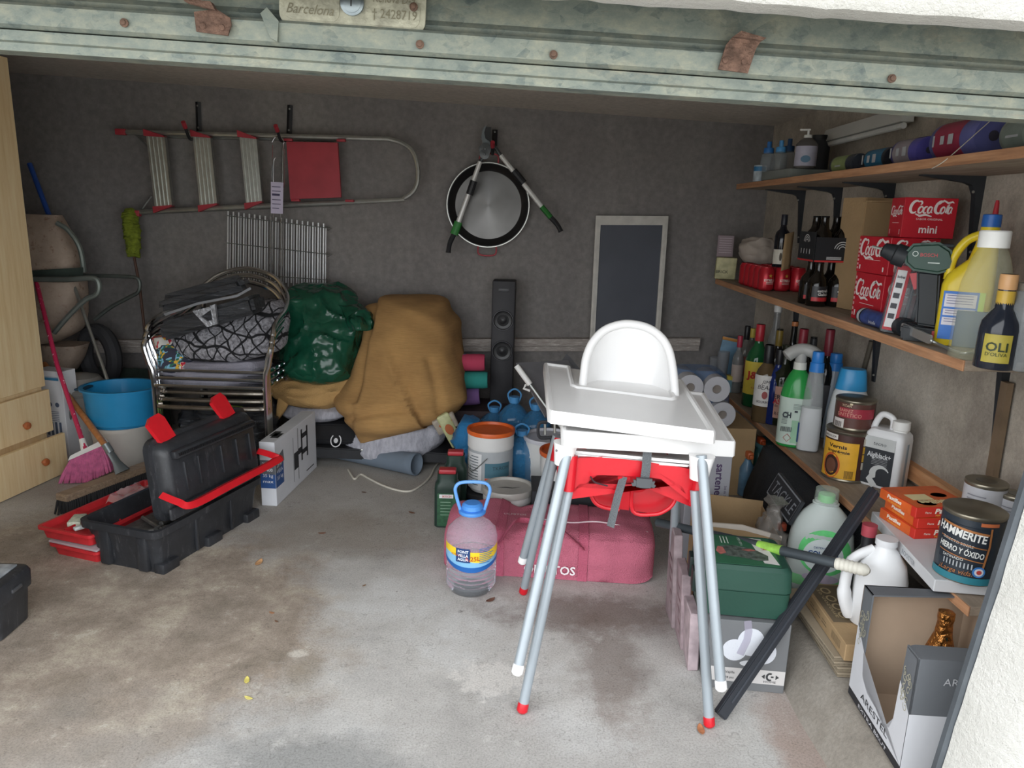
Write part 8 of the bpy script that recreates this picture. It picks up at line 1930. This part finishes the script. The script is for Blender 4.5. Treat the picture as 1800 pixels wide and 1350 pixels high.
# ================= middle shelf
# pack of red cans
c0 = place(1335, 1.20, ZM); yE = place(1294, 1.20, ZM).y; n_r = 5; ps = (yE - c0.y) / n_r; rc = min(ps, .09) / 2 * .98; Hc_ = up_to(c0, 470)
can = thing('beer_can', 'red beer can with a gold star, front corner of the pack at the shelf edge', 'can', (1.20 + rc, c0.y + rc, c0.z), R(12), 'red beer cans on the middle shelf')
bm = turn([(0, rc * .72, rc * .72), (.008, rc * .94, rc * .94), (.014, rc * .97, rc * .97), (Hc_ - .016, rc * .97, rc * .97), (Hc_ - .004, rc * .8, rc * .8), (Hc_, rc * .8, rc * .8), (Hc_ - .003, rc * .74, rc * .74)], 28); obj('body', bm, mat('b5232f', .3, .3, var=.08), can, smooth=50)
bm = turn([(Hc_ - .002, rc * .76, rc * .76), (Hc_ - .0019, rc * .4, rc * .4)], 24, cap0=False); obj('top', bm, mat('b9b4b0', .3, .9), can)
bm = B(); letter(bm, 'ESTRELLA', 0, Hc_ * .46, .016, tr(0, 0, 0), wrap=rc, width=rc * 1.5, off=.001, bold=.03)
for q in (.36, .30): patch(bm, (-rc * .5, Hc_ * q, rc * .5, Hc_ * q + .002), tr(0, 0, 0), .001, wrap=rc)
obj('lettering', bm, mat('e0cfc8', .4, var=0), can, smooth=0)
bm = B(); patch(bm, [(rc * (.28 if i % 2 == 0 else .11) * math.sin(PI * i / 5), rc * (.28 if i % 2 == 0 else .11) * math.cos(PI * i / 5)) for i in range(10)], frame((0, -rc - .001, Hc_ * .65), (1, 0, 0), (0, 0, 1))); obj('star', bm, mat('c9963f', .4), can)
for i in range(3):
    for j in range(n_r):
        if i == j == 0: continue
        dup(can, (1.20 + rc + .0905 * i * min(1, rc * 2 / .09) + .0, c0.y + rc + ps * j, c0.z), R(12), 'red beer can in the pack: %s row from the front, %s' % (('front', 'second', 'third', 'fourth', 'rear')[j], ('shelf-edge column', 'middle column', 'wall-side column')[i]))
zc2_ = c0.z + Hc_ + .001
px_l = lambda px, X, z: on_x(px, X, z)
p = px_l(1333, 1.30, zc2_); o = single('crumpled_cloth', lump([(p.x - .07, p.x + .07, p.y - .06, p.y + .06, zc2_), (p.x - .09, p.x + .085, p.y - .08, p.y + .08, zc2_ + .03), (p.x - .08, p.x + .08, p.y - .07, p.y + .07, zc2_ + .09), (p.x - .03, p.x + .06, p.y - .04, p.y + .05, zc2_ + .125)], 40, 26, .02, 9, 80, fold=.015), mat('a79c92', .9, var=.12), 'crumpled pale cloth lying on the red cans', 'cloth', smooth=60)
t, H, r, lb = bottle('small_bottle', 'dark bottle with a white label standing on the red cans', 1370, 1.30, zc2_, 377, 26, '1b1c22', WINE, (.8, 1.0, .42, '20222c', 'black cap'), [(.06, .34, 70, 'c9c4b8', .001, 'white label')])
bm = B(); patch(bm, ellipse(0, 0, .006, .02), frame((0, -r - .004, H * .2), (1, 0, 0), (0, 0, 1))); obj('print', bm, mat('4a4034', .6), lb[0])
p = px_l(1390, 1.34, zc2_); t = thing('cardboard_strip', 'bent brown cardboard strip beside the dark bottle on the cans', 'cardboard', p, (0, R(-12), R(30))); bm = B(); grid(bm, lambda u, v: (-.03 + .06 * u - .04 * (1 - v) ** 2, .01 * math.sin(3 * v), .001 + .17 * v), 4, 10); o = obj('strip', bm, M_card, t); s_ = o.modifiers.new('thick', 'SOLIDIFY'); s_.thickness = .004
# small cartons at the far end
c = place(1274, 1.21, ZM); H = up_to(c, 453); t = thing('small_carton', 'crumpled yellow and white carton at the far end of the middle shelf, the lower one', 'box', c, face_cam(c)); bm = B(); box(bm, (0, .04, H / 2), (.12, .08, H), None, .006, 2)
for v in bm.verts: v.co += Vector((nz(v.co, 20), nz(v.co, 20, 3), 0)) * .01
obj('body', bm, mat('bdb88f', .6, var=.35, vs=18), t)
bm = B(); M = frame((0, -.004, H * .35), (1, 0, 0), (0, 0, 1)); letter(bm, 'BRICK', -.02, 0, .025, M, off=.003); obj('lettering', bm, mat('3f3d34', .6, var=0), t, smooth=0)
c = c + Vector((.0, .05, H + .002)); H2 = up_to(c, 414); t = thing('small_carton', 'grey-pink carton with fine print, stacked on the yellow and white one', 'box', c, face_cam(c)); bm = B(); box(bm, (0, .03, H2 / 2), (.09, .06, H2), None, .002); obj('body', bm, mat('8f7f85', .6, var=.1), t)
bm = B(); M = frame((0, 0, H2 / 2), (1, 0, 0), (0, 0, 1))
for q in range(7): patch(bm, (-.035, H2 * (.36 - .11 * q), .035, H2 * (.375 - .11 * q)), M)
obj('print', bm, mat('c9bcc0', .6, var=0), t, smooth=0)
# beer bottles: six standing on the shelf, six more in a black carton on top
c0 = place(1422, 1.205, ZM); rb_b = .040; Hb = (up_to(c0, 380)) / 2 * .99
bb = thing('beer_bottle', 'small dark beer bottle with red-banded label, lower tier, front left at the shelf edge', 'bottle', c0 + Vector((rb_b, rb_b, 0)), R(20), 'dark beer bottles, lower tier')
bm = turn([(a * Hb, rb_b * b, rb_b * b) for a, b in BEER], 24); obj('glass', bm, mat('17130f', .12, var=0, bump=0), bb, smooth=60)
bm = turn([(Hb * .965, rb_b * .43, rb_b * .43), (Hb, rb_b * .40, rb_b * .40)], 18); obj('crown_cap', bm, mat('1f1f22', .35, .4), bb)
bm = B(); patch(bm, (-rb_b * 1.2, Hb * .12, rb_b * 1.2, Hb * .46), tr(0, 0, 0), .0006, wrap=rb_b); lb = obj('label', bm, mat('26262a', .4, var=0), bb, smooth=60)
bm = B(); patch(bm, (-rb_b * 1.2, Hb * .12, rb_b * 1.2, Hb * .21), tr(0, 0, 0), .0012, wrap=rb_b); obj('red_band', bm, mat('b52a30', .4, var=0), lb, smooth=60)
bm = B(); letter(bm, 'estrella', 0, Hb * .36, .015, tr(0, 0, 0), wrap=rb_b, off=.0014, width=rb_b * 1.3, bold=.03); letter(bm, 'Galicia', 0, Hb * .28, .015, tr(0, 0, 0), wrap=rb_b, off=.0014, width=rb_b * 1.2, bold=.03); obj('lettering', bm, mat('d5d3cf', .4, var=0), lb, smooth=0)
first = True
for i in range(3):
    for j in range(2):
        if i + j: dup(bb, (c0.x + rb_b + .084 * i, c0.y + rb_b + .084 * j, c0.z), R(20 - 4 * i), 'small dark beer bottle, lower tier: %s row, %s' % (('front', 'back')[j], ('nearest the shelf edge', 'in the middle', 'nearest the wall')[i]))
z2 = c0.z + Hb + .002
for i in range(3):
    for j in range(2):
        dup(bb, (c0.x + rb_b + .084 * i, c0.y + rb_b + .084 * j, z2 + .003), R(20), 'small dark beer bottle in the black carrier: %s row, %s' % (('front', 'back')[j], ('nearest the shelf edge', 'in the middle', 'nearest the wall')[i]), 'dark beer bottles, upper tier')
bc = thing('bottle_carrier', 'black carrier carton with a round white emblem around the upper beer bottles', 'carton', (c0.x - .004, c0.y - .004, z2))
wc_, dc_, hc_ = .084 * 3 + .003, .084 * 2 + .003, Hb * .55
for nm, a, s in (('front', (wc_ / 2, -.002, hc_ / 2), (wc_, .002, hc_)), ('back', (wc_ / 2, dc_, hc_ / 2), (wc_, .002, hc_)), ('side', (-.002, dc_ / 2, hc_ * .6), (.002, dc_, hc_ * 1.2)), ('side', (wc_, dc_ / 2, hc_ * .6), (.002, dc_, hc_ * 1.2))):
    bm = B(); box(bm, a, s); obj(nm + '_panel', bm, mat('202124', .5, var=.1), bc, smooth=0)
bm = B(); M = frame((wc_ / 2, -.003, 0), (1, 0, 0), (0, 0, 1)); Msd = frame((-.003, dc_ / 2, 0), (0, -1, 0), (0, 0, 1))
for k in range(3): stroke(bm, arc2(-.02, hc_ * .5, .014 + .009 * k, .014 + .009 * k, 10, 170, 12), .003, M); stroke(bm, arc2(0, hc_ * .75, .014 + .009 * k, .014 + .009 * k, 10, 170, 12), .003, Msd)
patch(bm, (.06, hc_ * .3, .085, hc_ * .7), M)
for k in range(4): patch(bm, (-.08, hc_ * (.2 - .03 * k), -.02, hc_ * (.215 - .03 * k)), M); patch(bm, (-.055 + .03 * k, hc_ * .3, -.05 + .03 * k, hc_ * .5), Msd)
obj('white_print', bm, mat('c9c9c9', .5, var=0), bc, smooth=0, kind='stuff')
bm = B(); patch(bm, (-wc_ / 2, hc_ * .0, wc_ / 2, hc_ * .07), M, .0004); patch(bm, (-dc_ / 2, hc_ * .0, dc_ / 2, hc_ * .07), Msd, .0004); obj('red_line', bm, mat('b8302f', .5, var=0), bc, smooth=0)
# soda boxes
M_coke = mat('bb1f2e', .4, var=.06, vs=10); M_cw = mat('e8dedb', .45, var=0)
c0 = place(1544, 1.235, ZM); yb2 = place(1495, 1.235, ZM).y; dB = yb2 - c0.y; wB = .165
z_ = c0.z
for k, (top, lbl, dx, rt, wmul) in enumerate(((485, 'red soda multipack box at the bottom of the stack of three', 0, 0, 1), (417, 'red soda multipack box in the middle of the stack of three', .004, 2, 1), (346, 'red soda multipack box marked mini on top of the stack', .03, -6, 1.0))):
    cc_ = Vector((c0.x + dx, c0.y, z_)); H = up_to(cc_, top) - .001
    t = thing('soda_box', lbl, 'box', cc_, R(rt), 'red soda boxes on the middle shelf')
    dd = dB if k < 2 else .11
    bm = B(); box(bm, (wB / 2, dd / 2, H / 2), (wB, dd, H), None, .0015, 1); obj('body', bm, M_coke, t)
    Mf, Ms = frame((0, 0, 0), (1, 0, 0), (0, 0, 1)), frame((0, dd, 0), (0, -1, 0), (0, 0, 1))
    bm = B(); cola(bm, wB * .5, H * .74, wB * .78, Mf)
    if k == 2: letter(bm, 'mini', wB * .5, H * .22, H * .27, Mf, bold=.02); letter(bm, 'SABOR ORIGINAL', wB * .5, H * .47, .009, Mf, width=wB * .5)
    else: patch(bm, (.03, H * .45, wB * .6, H * .46), Mf); patch(bm, (.02, H * .1, .028, H * .28), Mf)
    obj('script_lettering', bm, M_cw, t, smooth=0)
    bm = B(); cola(bm, dd * .5, H * .66, dd * .82, Ms); patch(bm, (dd * .25, H * .36, dd * .75, H * .37), Ms); patch(bm, (dd * .1, H * .08, dd * .14, H * .2), Ms); patch(bm, (dd * .84, H * .08, dd * .88, H * .2), Ms); obj('script_lettering', bm, M_cw, t, smooth=0)
    if k < 2:
        bm = B()
        for q in range(8): patch(bm, (.004, H * (.08 + .11 * q), .014, H * (.14 + .11 * q)), Ms)
        obj('nutrition_print', bm, mat('d8aaa8', .5, var=0), t, smooth=0)
    z_ += H + .0015
# tall open brown carton behind
c = place(1510, 1.34, ZM) + Vector((0, .06, 0)); H = up_to(c, 347); t = thing('brown_carton', 'open plain brown carton standing behind the soda boxes', 'box', c, R(12))
for nm, ctr, s in (('side_panel', (.07, 0, H / 2), (.14, .004, H)), ('side_panel', (.07, .14, H / 2), (.14, .004, H)), ('side_panel', (0, .07, H / 2), (.004, .136, H)), ('side_panel', (.14, .07, H / 2), (.004, .136, H))):
    bm = B(); box(bm, ctr, s); obj(nm, bm, M_card, t, smooth=0)
bm = B(); box(bm, (.02, -.03, H - .015), (.08, .06, .004), rx(0), 0); obj('flap', bm, M_card, t, smooth=0)
# clear bit box
c = place(1577, 1.205, ZM); H = up_to(c, 458); k_ = mpp(c); t = thing('bit_box', 'clear plastic box with a red and white label leaning by the drill', 'box', c, (0, R(6), face_cam(c) + .1))
bm = B(); box(bm, (0, .035, H / 2), (.10, .06, H), None, .005); obj('shell', bm, mat('7f8488', .15, alpha=.5, var=.3, vs=30), t)
for xx in (-.01, .012, .034): bm = B(); box(bm, (xx, .03, H * .5), (.008, .03, H * .9), None, .002); obj('rib', bm, mat('63676b', .3, var=.2), t)
bm = B(); M = frame((-.03, .004, H * .5), (1, 0, 0), (0, 0, 1)); patch(bm, (-.017, -H * .46, .022, H * .42), M, .002); lb = obj('label', bm, mat('a8303a', .5, var=.05), t, smooth=0, label='red label'); bm = B(); patch(bm, (-.014, -H * .42, .013, H * .36), M, .003); obj('white_panel', bm, mat('cfcfd0', .5), lb, smooth=0)
bm = B(); letter(bm, 'bobet', 0, H * .27, .012, M, off=.004, width=.022, bold=.03)
for q in range(4): patch(bm, (-.010, H * (.12 - .14 * q), .008, H * (.19 - .14 * q)), M, .004)
obj('lettering', bm, mat('3c3c42', .5, var=0), lb, smooth=0)
# cordless drill standing on its grip
c = place(1630, 1.24, ZM); ks = mpp(c + Vector((0, 0, .1))); dr = thing('cordless_drill', 'dark green cordless drill standing on its grip, chuck pointing left', 'drill', c, face_cam(c))
def D(px, py): return ((px - 1630 - .17 * (600 - py)) * ks, (600 - py) * ks)
Md = frame((0, 0, 0), (1, 0, 0), (0, 0, 1))
M_dr = mat('26443a', .45, var=.1); M_drk = mat('22262a', .55, var=.1)
bm = B(); prism(bm, [D(*q) for q in ((1600, 448), (1614, 432), (1655, 428), (1672, 440), (1677, 458), (1672, 474), (1650, 482), (1612, 478), (1600, 466))], -.034, .034, Md); bmesh.ops.bevel(bm, geom=[e for e in bm.edges if abs((e.verts[0].co - e.verts[1].co).y) < .001], offset=.009, segments=3, affect='EDGES'); bd_ = obj('motor_housing', bm, M_dr, dr)
bm = B(); a_, b__ = D(1602, 457), D(1564, 444); pts = [Vector((a_[0] + (b__[0] - a_[0]) * q, 0, a_[1] + (b__[1] - a_[1]) * q)) for q in (0, .45, .5, .95, 1)]; tube(bm, pts, [.032, .032, .027, .020, .012], 20); obj('chuck', bm, M_drk, dr)
e_ = D(1548, 440); bm = B(); tube(bm, [pts[-1], Vector((e_[0], 0, e_[1]))], .004, 8); obj('bit', bm, M_alu, dr)
bm = B(); prism(bm, [D(*q) for q in ((1618, 478), (1654, 480), (1650, 530), (1646, 575), (1612, 572), (1616, 525))], -.02, .02, Md); bmesh.ops.bevel(bm, geom=bm.edges[:], offset=.007, segments=3, affect='EDGES'); obj('grip', bm, M_drk, dr)
bm = B(); prism(bm, [D(*q) for q in ((1590, 574), (1655, 577), (1655, 600), (1588, 600))], -.036, .036, Md); bmesh.ops.bevel(bm, geom=bm.edges[:], offset=.006, segments=2, affect='EDGES'); bt_ = obj('battery', bm, M_drk, dr)
bm = B(); box(bm, (D(1642, 585)[0], -.037, D(1642, 585)[1]), (.016, .004, .02), None, .001); obj('release_button', bm, mat('9c2a30', .5), bt_, label='red release button')
bm = B(); prism(bm, [D(*q) for q in ((1606, 484), (1618, 482), (1620, 508), (1612, 512))], -.008, .008, Md); obj('trigger', bm, mat('a82a34', .4), dr, label='red trigger')
q = D(1638, 450); bm = B(); letter(bm, 'BOSCH', q[0], q[1], .014, Md, off=.036, bold=.02); obj('lettering', bm, mat('a5383c', .4, var=0), bd_, smooth=0)
bm = B(); stroke(bm, [(q[0] - .0, q[1] - .022), (q[0] + .03, q[1] - .022)], .003, Md, .036); stroke(bm, arc2(q[0] - .035, q[1] + .002, .007, .007, 0, 360, 12), .002, Md, .036); obj('badge', bm, mat('b8c2bd', .4, var=0), bd_, smooth=0)
q = D(1650, 433); bm = B(); box(bm, (q[0], 0, q[1]), (.09, .05, .01), None, .004); obj('top_pad', bm, M_drk, bd_)
# sealant gun lying along the shelf edge
y0, y1 = place(1508, 1.20, ZM).y, place(1578, 1.20, ZM).y; rg = .026
sg = thing('sealant_gun', 'sealant gun lying along the shelf front with a blue-labelled tube and steel lever', 'gun', (1.22, y1, ZM))
a, b_ = Vector((1.215, y0, ZM + rg + .001)), Vector((1.215, y1, ZM + rg + .001))
bm = B(); tube(bm, [a + Vector((0, .03, 0)), a, a.lerp(b_, .9)], [.012, rg, rg], 24); tb_ = obj('tube', bm, mat('1f2024', .4), sg, True)
bm = B(); tube(bm, [a.lerp(b_, .12), a.lerp(b_, .78)], rg + .0008, 24, cap=False); obj('label', bm, mat('3a4a82', .4, var=.35, vs=30), tb_, True, label='blue label')
bm = B(); tube(bm, [a.lerp(b_, .03), a.lerp(b_, .09)], rg + .001, 24, cap=False); obj('white_band', bm, mat('b9bcc0', .4), tb_, True)
bm = B(); letter(bm, 'bricofix', 0, 0, .016, frame(a.lerp(b_, .45) + Vector((-rg - .002, 0, -.008)), (0, -1, 0), (0, 0, 1)), off=.0); obj('lettering', bm, mat('cfd2d8', .4, var=0), tb_, True, smooth=0)
bm = B(); tube(bm, [b_ + Vector((0, .02, 0)), b_ + Vector((0, -.012, 0))], rg * 1.12, 20); box(bm, b_ + Vector((0, -.05, .0)), (.03, .09, .04), None, .006); obj('gun_head', bm, M_drk, sg, True)
l0, l1 = on_x(1585, 1.18, ZM + .035), on_x(1637, 1.19, ZM + .02); bm = B(); M = frame((l0 + l1) / 2, l1 - l0, (0, 0, 1)); prism(bm, rrect((l1 - l0).length, .026, .006, 3), -.003, .003, M); obj('lever', bm, mat('d5d7d8', .25, .8), sg, True, label='shiny steel lever')
bm = B(); tube(bm, smoothpath([on_x(1600, 1.19, ZM + .03), on_x(1650, 1.20, ZM + .012), on_x(1690, 1.205, ZM + .006), on_x(1722, 1.25, ZM + .016)], 6), .0045, 8); obj('rod', bm, M_alu, sg, True)
# yellow bleach bottle
c = place(1684, 1.30, ZM); H = up_to(c, 376); k_ = mpp(c + Vector((0, 0, H / 2))); w_, d_ = 40 * k_, 28 * k_
t = thing('bleach_bottle', 'yellow bleach bottle with a blue cap and a printed blue and white back label', 'bottle', c, face_cam(c))
M_y = mat('d9bf2c', .3, var=.05)
bm = turn([(0, w_ * .95, d_ * .95, 4), (.006, w_, d_, 4), (H * .46, w_, d_, 4), (H * .54, w_ * .93, d_ * .95, 3, w_ * .06, 0), (H * .66, w_ * .55, d_ * .8, 2.5, w_ * .40, 0), (H * .8, w_ * .42, d_ * .6, 2.2, w_ * .48, 0), (H * .87, w_ * .38, w_ * .38, 2, w_ * .48, 0), (H * .92, w_ * .34, w_ * .34, 2, w_ * .48, 0)], 40); obj('body', bm, M_y, t, smooth=60)
bm = B(); tube(bm, smoothpath([(-w_ * .8, 0, H * .5), (-w_ * .72, 0, H * .66), (-w_ * .3, 0, H * .80), (w_ * .35, 0, H * .86)], 7), w_ * .19, 12); obj('handle', bm, M_y, t, smooth=60)
bm = turn([(H * .905, w_ * .37, w_ * .37, 2, w_ * .48, 0), (H * .995, w_ * .36, w_ * .36, 2, w_ * .48, 0), (H, w_ * .3, w_ * .3, 2, w_ * .48, 0)], 28); obj('cap', bm, mat('2a62ae', .4), t, smooth=40, label='blue cap')
M = frame((0, -d_ - .001, 0), (1, 0, 0), (0, 0, 1)); bm = B(); patch(bm, (-w_ * .85, H * .05, w_ * .5, H * .42), M); lb = obj('label', bm, mat('2c6fc2', .4, var=.08), t, smooth=0, label='blue back label')
bm = B(); patch(bm, (w_ * .5, H * .05, w_ * .72, H * .42), M); obj('lime_strip', bm, mat('b5d440', .4), lb, smooth=0)
bm = B(); [patch(bm, (-w_ * .78, H * z0, w_ * .42, H * z1), M, .0012) for z0, z1 in ((.30, .40), (.235, .285), (.16, .22))]; obj('white_text_panel', bm, mat('d8d5dc', .5), lb, smooth=0, kind='stuff')
bm = B()
for q in (.385, .365, .345, .325, .27, .25, .205, .185): patch(bm, (-w_ * .7, H * q, w_ * .3, H * (q + .005)), M, .0018)
obj('fine_print', bm, mat('6a6a90', .5, var=0), lb, smooth=0)
# sealant nozzle tube behind
c = place(1712, 1.42, ZM); H = up_to(c, 352); t = thing('nozzle_tube', 'white tube with a long red pointed cap behind the yellow bleach bottle', 'tube', c); bm = turn([(0, .018, .018), (H * .7, .018, .018), (H * .72, .01, .01)], 20); obj('tube', bm, M_white, t); bm = turn([(H * .72, .013, .013), (H * .98, .006, .006), (H, .004, .004)], 16); obj('cap', bm, mat('b8303a', .4), t, label='red cap')
# blue booklet, clear bottle, olive oil, jar
c = place(1722, 1.33, ZM); H = up_to(c, 548); t = thing('blue_box', 'dark blue box seen through the clear white-capped bottle', 'box', c, face_cam(c)); bm = B(); box(bm, (0, 0, H / 2), (.14, .04, H), None, .002, 1); obj('body', bm, mat('1b4d78', .5, var=.08), t); bm = B(); M = frame((0, -.021, H * .5), (1, 0, 0), (0, 0, 1)); patch(bm, ellipse(.03, .01, .006, .006), M); patch(bm, ellipse(.015, -.015, .006, .006), M); obj('dots', bm, mat('a8c4d4', .5), t, smooth=0)
c = place(1712, 1.205, ZM); H = up_to(c, 405); r = 43 * mpp(c + Vector((0, 0, H / 2))); t = thing('clear_bottle', 'big clear faceted bottle with a wide white cap', 'bottle', c, face_cam(c))
bm = turn([(0, r * .85, r * .7, 2.6), (.006, r, r * .8, 2.6), (H * .45, r, r * .8, 2.6), (H * .6, r * .92, r * .74, 2.4), (H * .78, r * .7, r * .6, 2.2), (H * .86, r * .52, r * .5), (H * .9, r * .46, r * .46)], 40); obj('body', bm, mat('c3c4a8', .06, alpha=.2, var=.1, bump=0), t, smooth=60)
bm = turn([(H * .87, r * .57, r * .57), (H * .99, r * .57, r * .57), (H, r * .52, r * .52)], 32); obj('cap', bm, mat('e6e6e2', .4), t, smooth=40, label='wide white cap')
t, H, r, lb = bottle('olive_oil_bottle', 'dark olive oil bottle with a cork-coloured cap and gold collar near the pier', 1746, 1.185, ZM, 482, 66, '262a33', [(0, .92), (.01, 1), (.42, .98), (.5, .92), (.6, .6), (.64, .44), (.85, .40), (1, .4)], [(.84, 1.0, .44, 'c99a6a', 'cork-coloured cap'), (.64, .83, .43, 'c2a040', 'gold collar')], [(.08, .38, 38, 'a6983f', .001, 'gold label')], None)
wletter(t, [('OLI', 0, H * .25, .030, dict(bold=.02)), ("D'OLIVA", 0, H * .17, .012, {})], r, '2f3a24', parent=lb[0])
c = place(1794, 1.24, ZM); H = up_to(c, 512); t = thing('glass_jar', 'clear glass jar cut off by the right edge, beside the olive oil', 'jar', c); bm = turn([(0, .038, .038), (.004, .042, .042), (H * .8, .042, .042), (H * .9, .036, .036), (H, .036, .036)], 28); obj('glass', bm, mat('9fa5a8', .08, alpha=.45, var=.1), t, smooth=60); bm = turn([(H, .039, .039), (H + .018, .039, .039)], 24); obj('lid', bm, M_alud, t)
# ================= top shelf
def topbottle(px, X, top, wpx, lbl, capcol, body='9aa3a8', al=.45, grp=None):
    return bottle('sports_bottle', lbl, px, X, ZU, top, wpx, body, [(0, .92), (.01, 1), (.5, 1), (.66, .86), (.72, .66), (.74, .6)], [(.70, .84, .66, capcol, 'blue screw cap'), (.84, 1.0, .30, capcol, 'blue spout')], None, grp, alpha=al)
g_ = 'blue-capped clear bottles on the top shelf'
topbottle(1346, 1.22, 249, 26, 'clear bottle with a blue cap on the top shelf, farthest left', '2f6eb0', grp=g_)
topbottle(1367, 1.25, 247, 26, 'clear bottle with a light blue cap on the top shelf, middle one of three', '4f97d0', grp=g_)
topbottle(1381, 1.36, 244, 26, 'clear bottle with a dark blue cap on the top shelf, behind the middle one', '23507f', grp=g_)
c = place(1334, 1.19, ZU); t = thing('tin_cup', 'small blue and white tin at the front of the top shelf', 'tin', c); bm = turn([(0, .03, .03), (.075, .03, .03), (.077, .027, .027)], 24); obj('can', bm, mat('a9b4bc', .4, var=.4, vs=30), t); bm = turn([(.048, .0306, .0306), (.07, .0306, .0306)], 24, cap0=False, cap1=False); obj('blue_band', bm, mat('2f6f9a', .4), t)
c = place(1393, 1.22, ZU); t = thing('slate_tile', 'flat grey tile lying under the pump bottle on the top shelf', 'tile', c, R(5)); bm = B(); box(bm, (.08, .12, .02), (.22, .30, .04), None, .003); obj('slab', bm, mat('7a7f7b', .7, var=.12), t)
zt_ = ZU + .042
t, H, r, lb = bottle('pump_bottle', 'brown-grey pump bottle with a white pump and pale blue label on the grey tile', 1414, 1.26, zt_, 226, 36, '5b5856', [(0, .95), (.01, 1), (.6, 1), (.7, .7), (.76, .4), (.78, .36)], [(.76, .84, .4, 'cfcfca', 'white collar'), (.84, .97, .12, 'd8d8d4', 'white pump stem')], [(.05, .55, 85, 'a9a8b8', .001, 'pale label')], None, alpha=1)
bm = B(); box(bm, (-r * .3, 0, H * .97), (r * 1.0, r * .3, H * .05), None, .003); obj('pump_head', bm, mat('d8d8d4', .4), t)
bm = B(); patch(bm, ellipse(0, 0, r * .45, H * .09), frame((0, -r - .002, H * .22), (1, 0, 0), (0, 0, 1))); obj('print', bm, mat('50748e', .5), lb[0])
c = place(1432, 1.40, zt_ - .042); H = up_to(c, 238); t = thing('canister', 'dark canister behind the pump bottle on the top shelf', 'canister', c); bm = turn([(0, .05, .05), (H * .8, .05, .05), (H * .86, .032, .032), (H, .032, .032)], 24); obj('body', bm, mat('33363c', .5, var=.1), t, smooth=60); bm = turn([(H - .02, .034, .034), (H, .034, .034)], 20); obj('cap', bm, M_blk, t)
for k, (pa_, pb_, X, rp, col, lcol, lbl) in enumerate(((1472, 1514, 1.27, 16, '343a44', '8f9f6a', 'dark bin bag roll with a green and white wrapper, farthest on the top shelf'), (1532, 1572, 1.27, 18, '26282e', '2f6f93', 'black bin bag roll with a light blue wrapper on the top shelf'), (1586, 1634, 1.28, 24, '544f9c', '9a9298', 'violet bin bag roll with a grey printed wrapper on the top shelf'), (1662, 1746, 1.29, 36, '5f639c', '96304a', 'large violet bin bag roll with a red wrapper and a hanging string'), (1786, 1850, 1.30, 34, '8f9a92', '7f8a84', 'pale grey-green roll cut off at the right end of the top shelf'))):
    a, b_ = on_x(pa_, X, ZU + .05), on_x(pb_, X, ZU + .05); r = rp * mpp(b_); a.z = b_.z = ZU + r + .001
    t = thing('bin_bag_roll', lbl, 'roll', Vector((X, (a.y + b_.y) / 2, ZU)), 0, 'bin bag rolls on the top shelf'); d = (b_ - a)
    bm = B(); tube(bm, [a, a + d * .04, b_ - d * .05, b_], [r * .9, r, r, r * .94], 32); rl = obj('roll', bm, mat(col, .4, var=.1, bump=.1), t, True, smooth=50)
    bm = B(); tube(bm, [a + d * .12, a + d * (.72 if k != 1 else .9)], r * 1.012, 32, cap=False); w_ = obj('wrapper', bm, mat(lcol, .5, var=.15, vs=16), t, True, smooth=60)
    bm = B(); Mw = frame(a + d * .4 + Vector((-r * 1.02, 0, 0)), (0, -1, 0), (0, 0, 1))
    if k in (1, 2, 3): patch(bm, (-.02, -.012, .0, .012), Mw, .001); patch(bm, (.02, -.014, .045, .014), Mw, .001); patch(bm, (-.06, -.016, -.05, .016), Mw, .001)
    else: patch(bm, (-.02, -.01, .03, -.004), Mw, .001)
    obj('print', bm, mat('b0b3b8', .5, var=0), w_, True, smooth=0)
    bm = B(); tube(bm, [b_, b_ - d * .001 + Vector((0, -.002, 0))], r * .25, 16); obj('core', bm, mat('3d3b4a', .8), rl, True)
    if k == 3:
        bm = B(); tube(bm, smoothpath([b_ + Vector((0, -.004, r)), b_ + Vector((-r * .9, -.006, r * .1)), Vector((1.166, b_.y - .01, ZU - .01)), Vector((1.163, b_.y + .05, ZU - .03))], 6), .0014, 5); obj('string', bm, mat('c9c4b8', .8), t, True, label='white string')
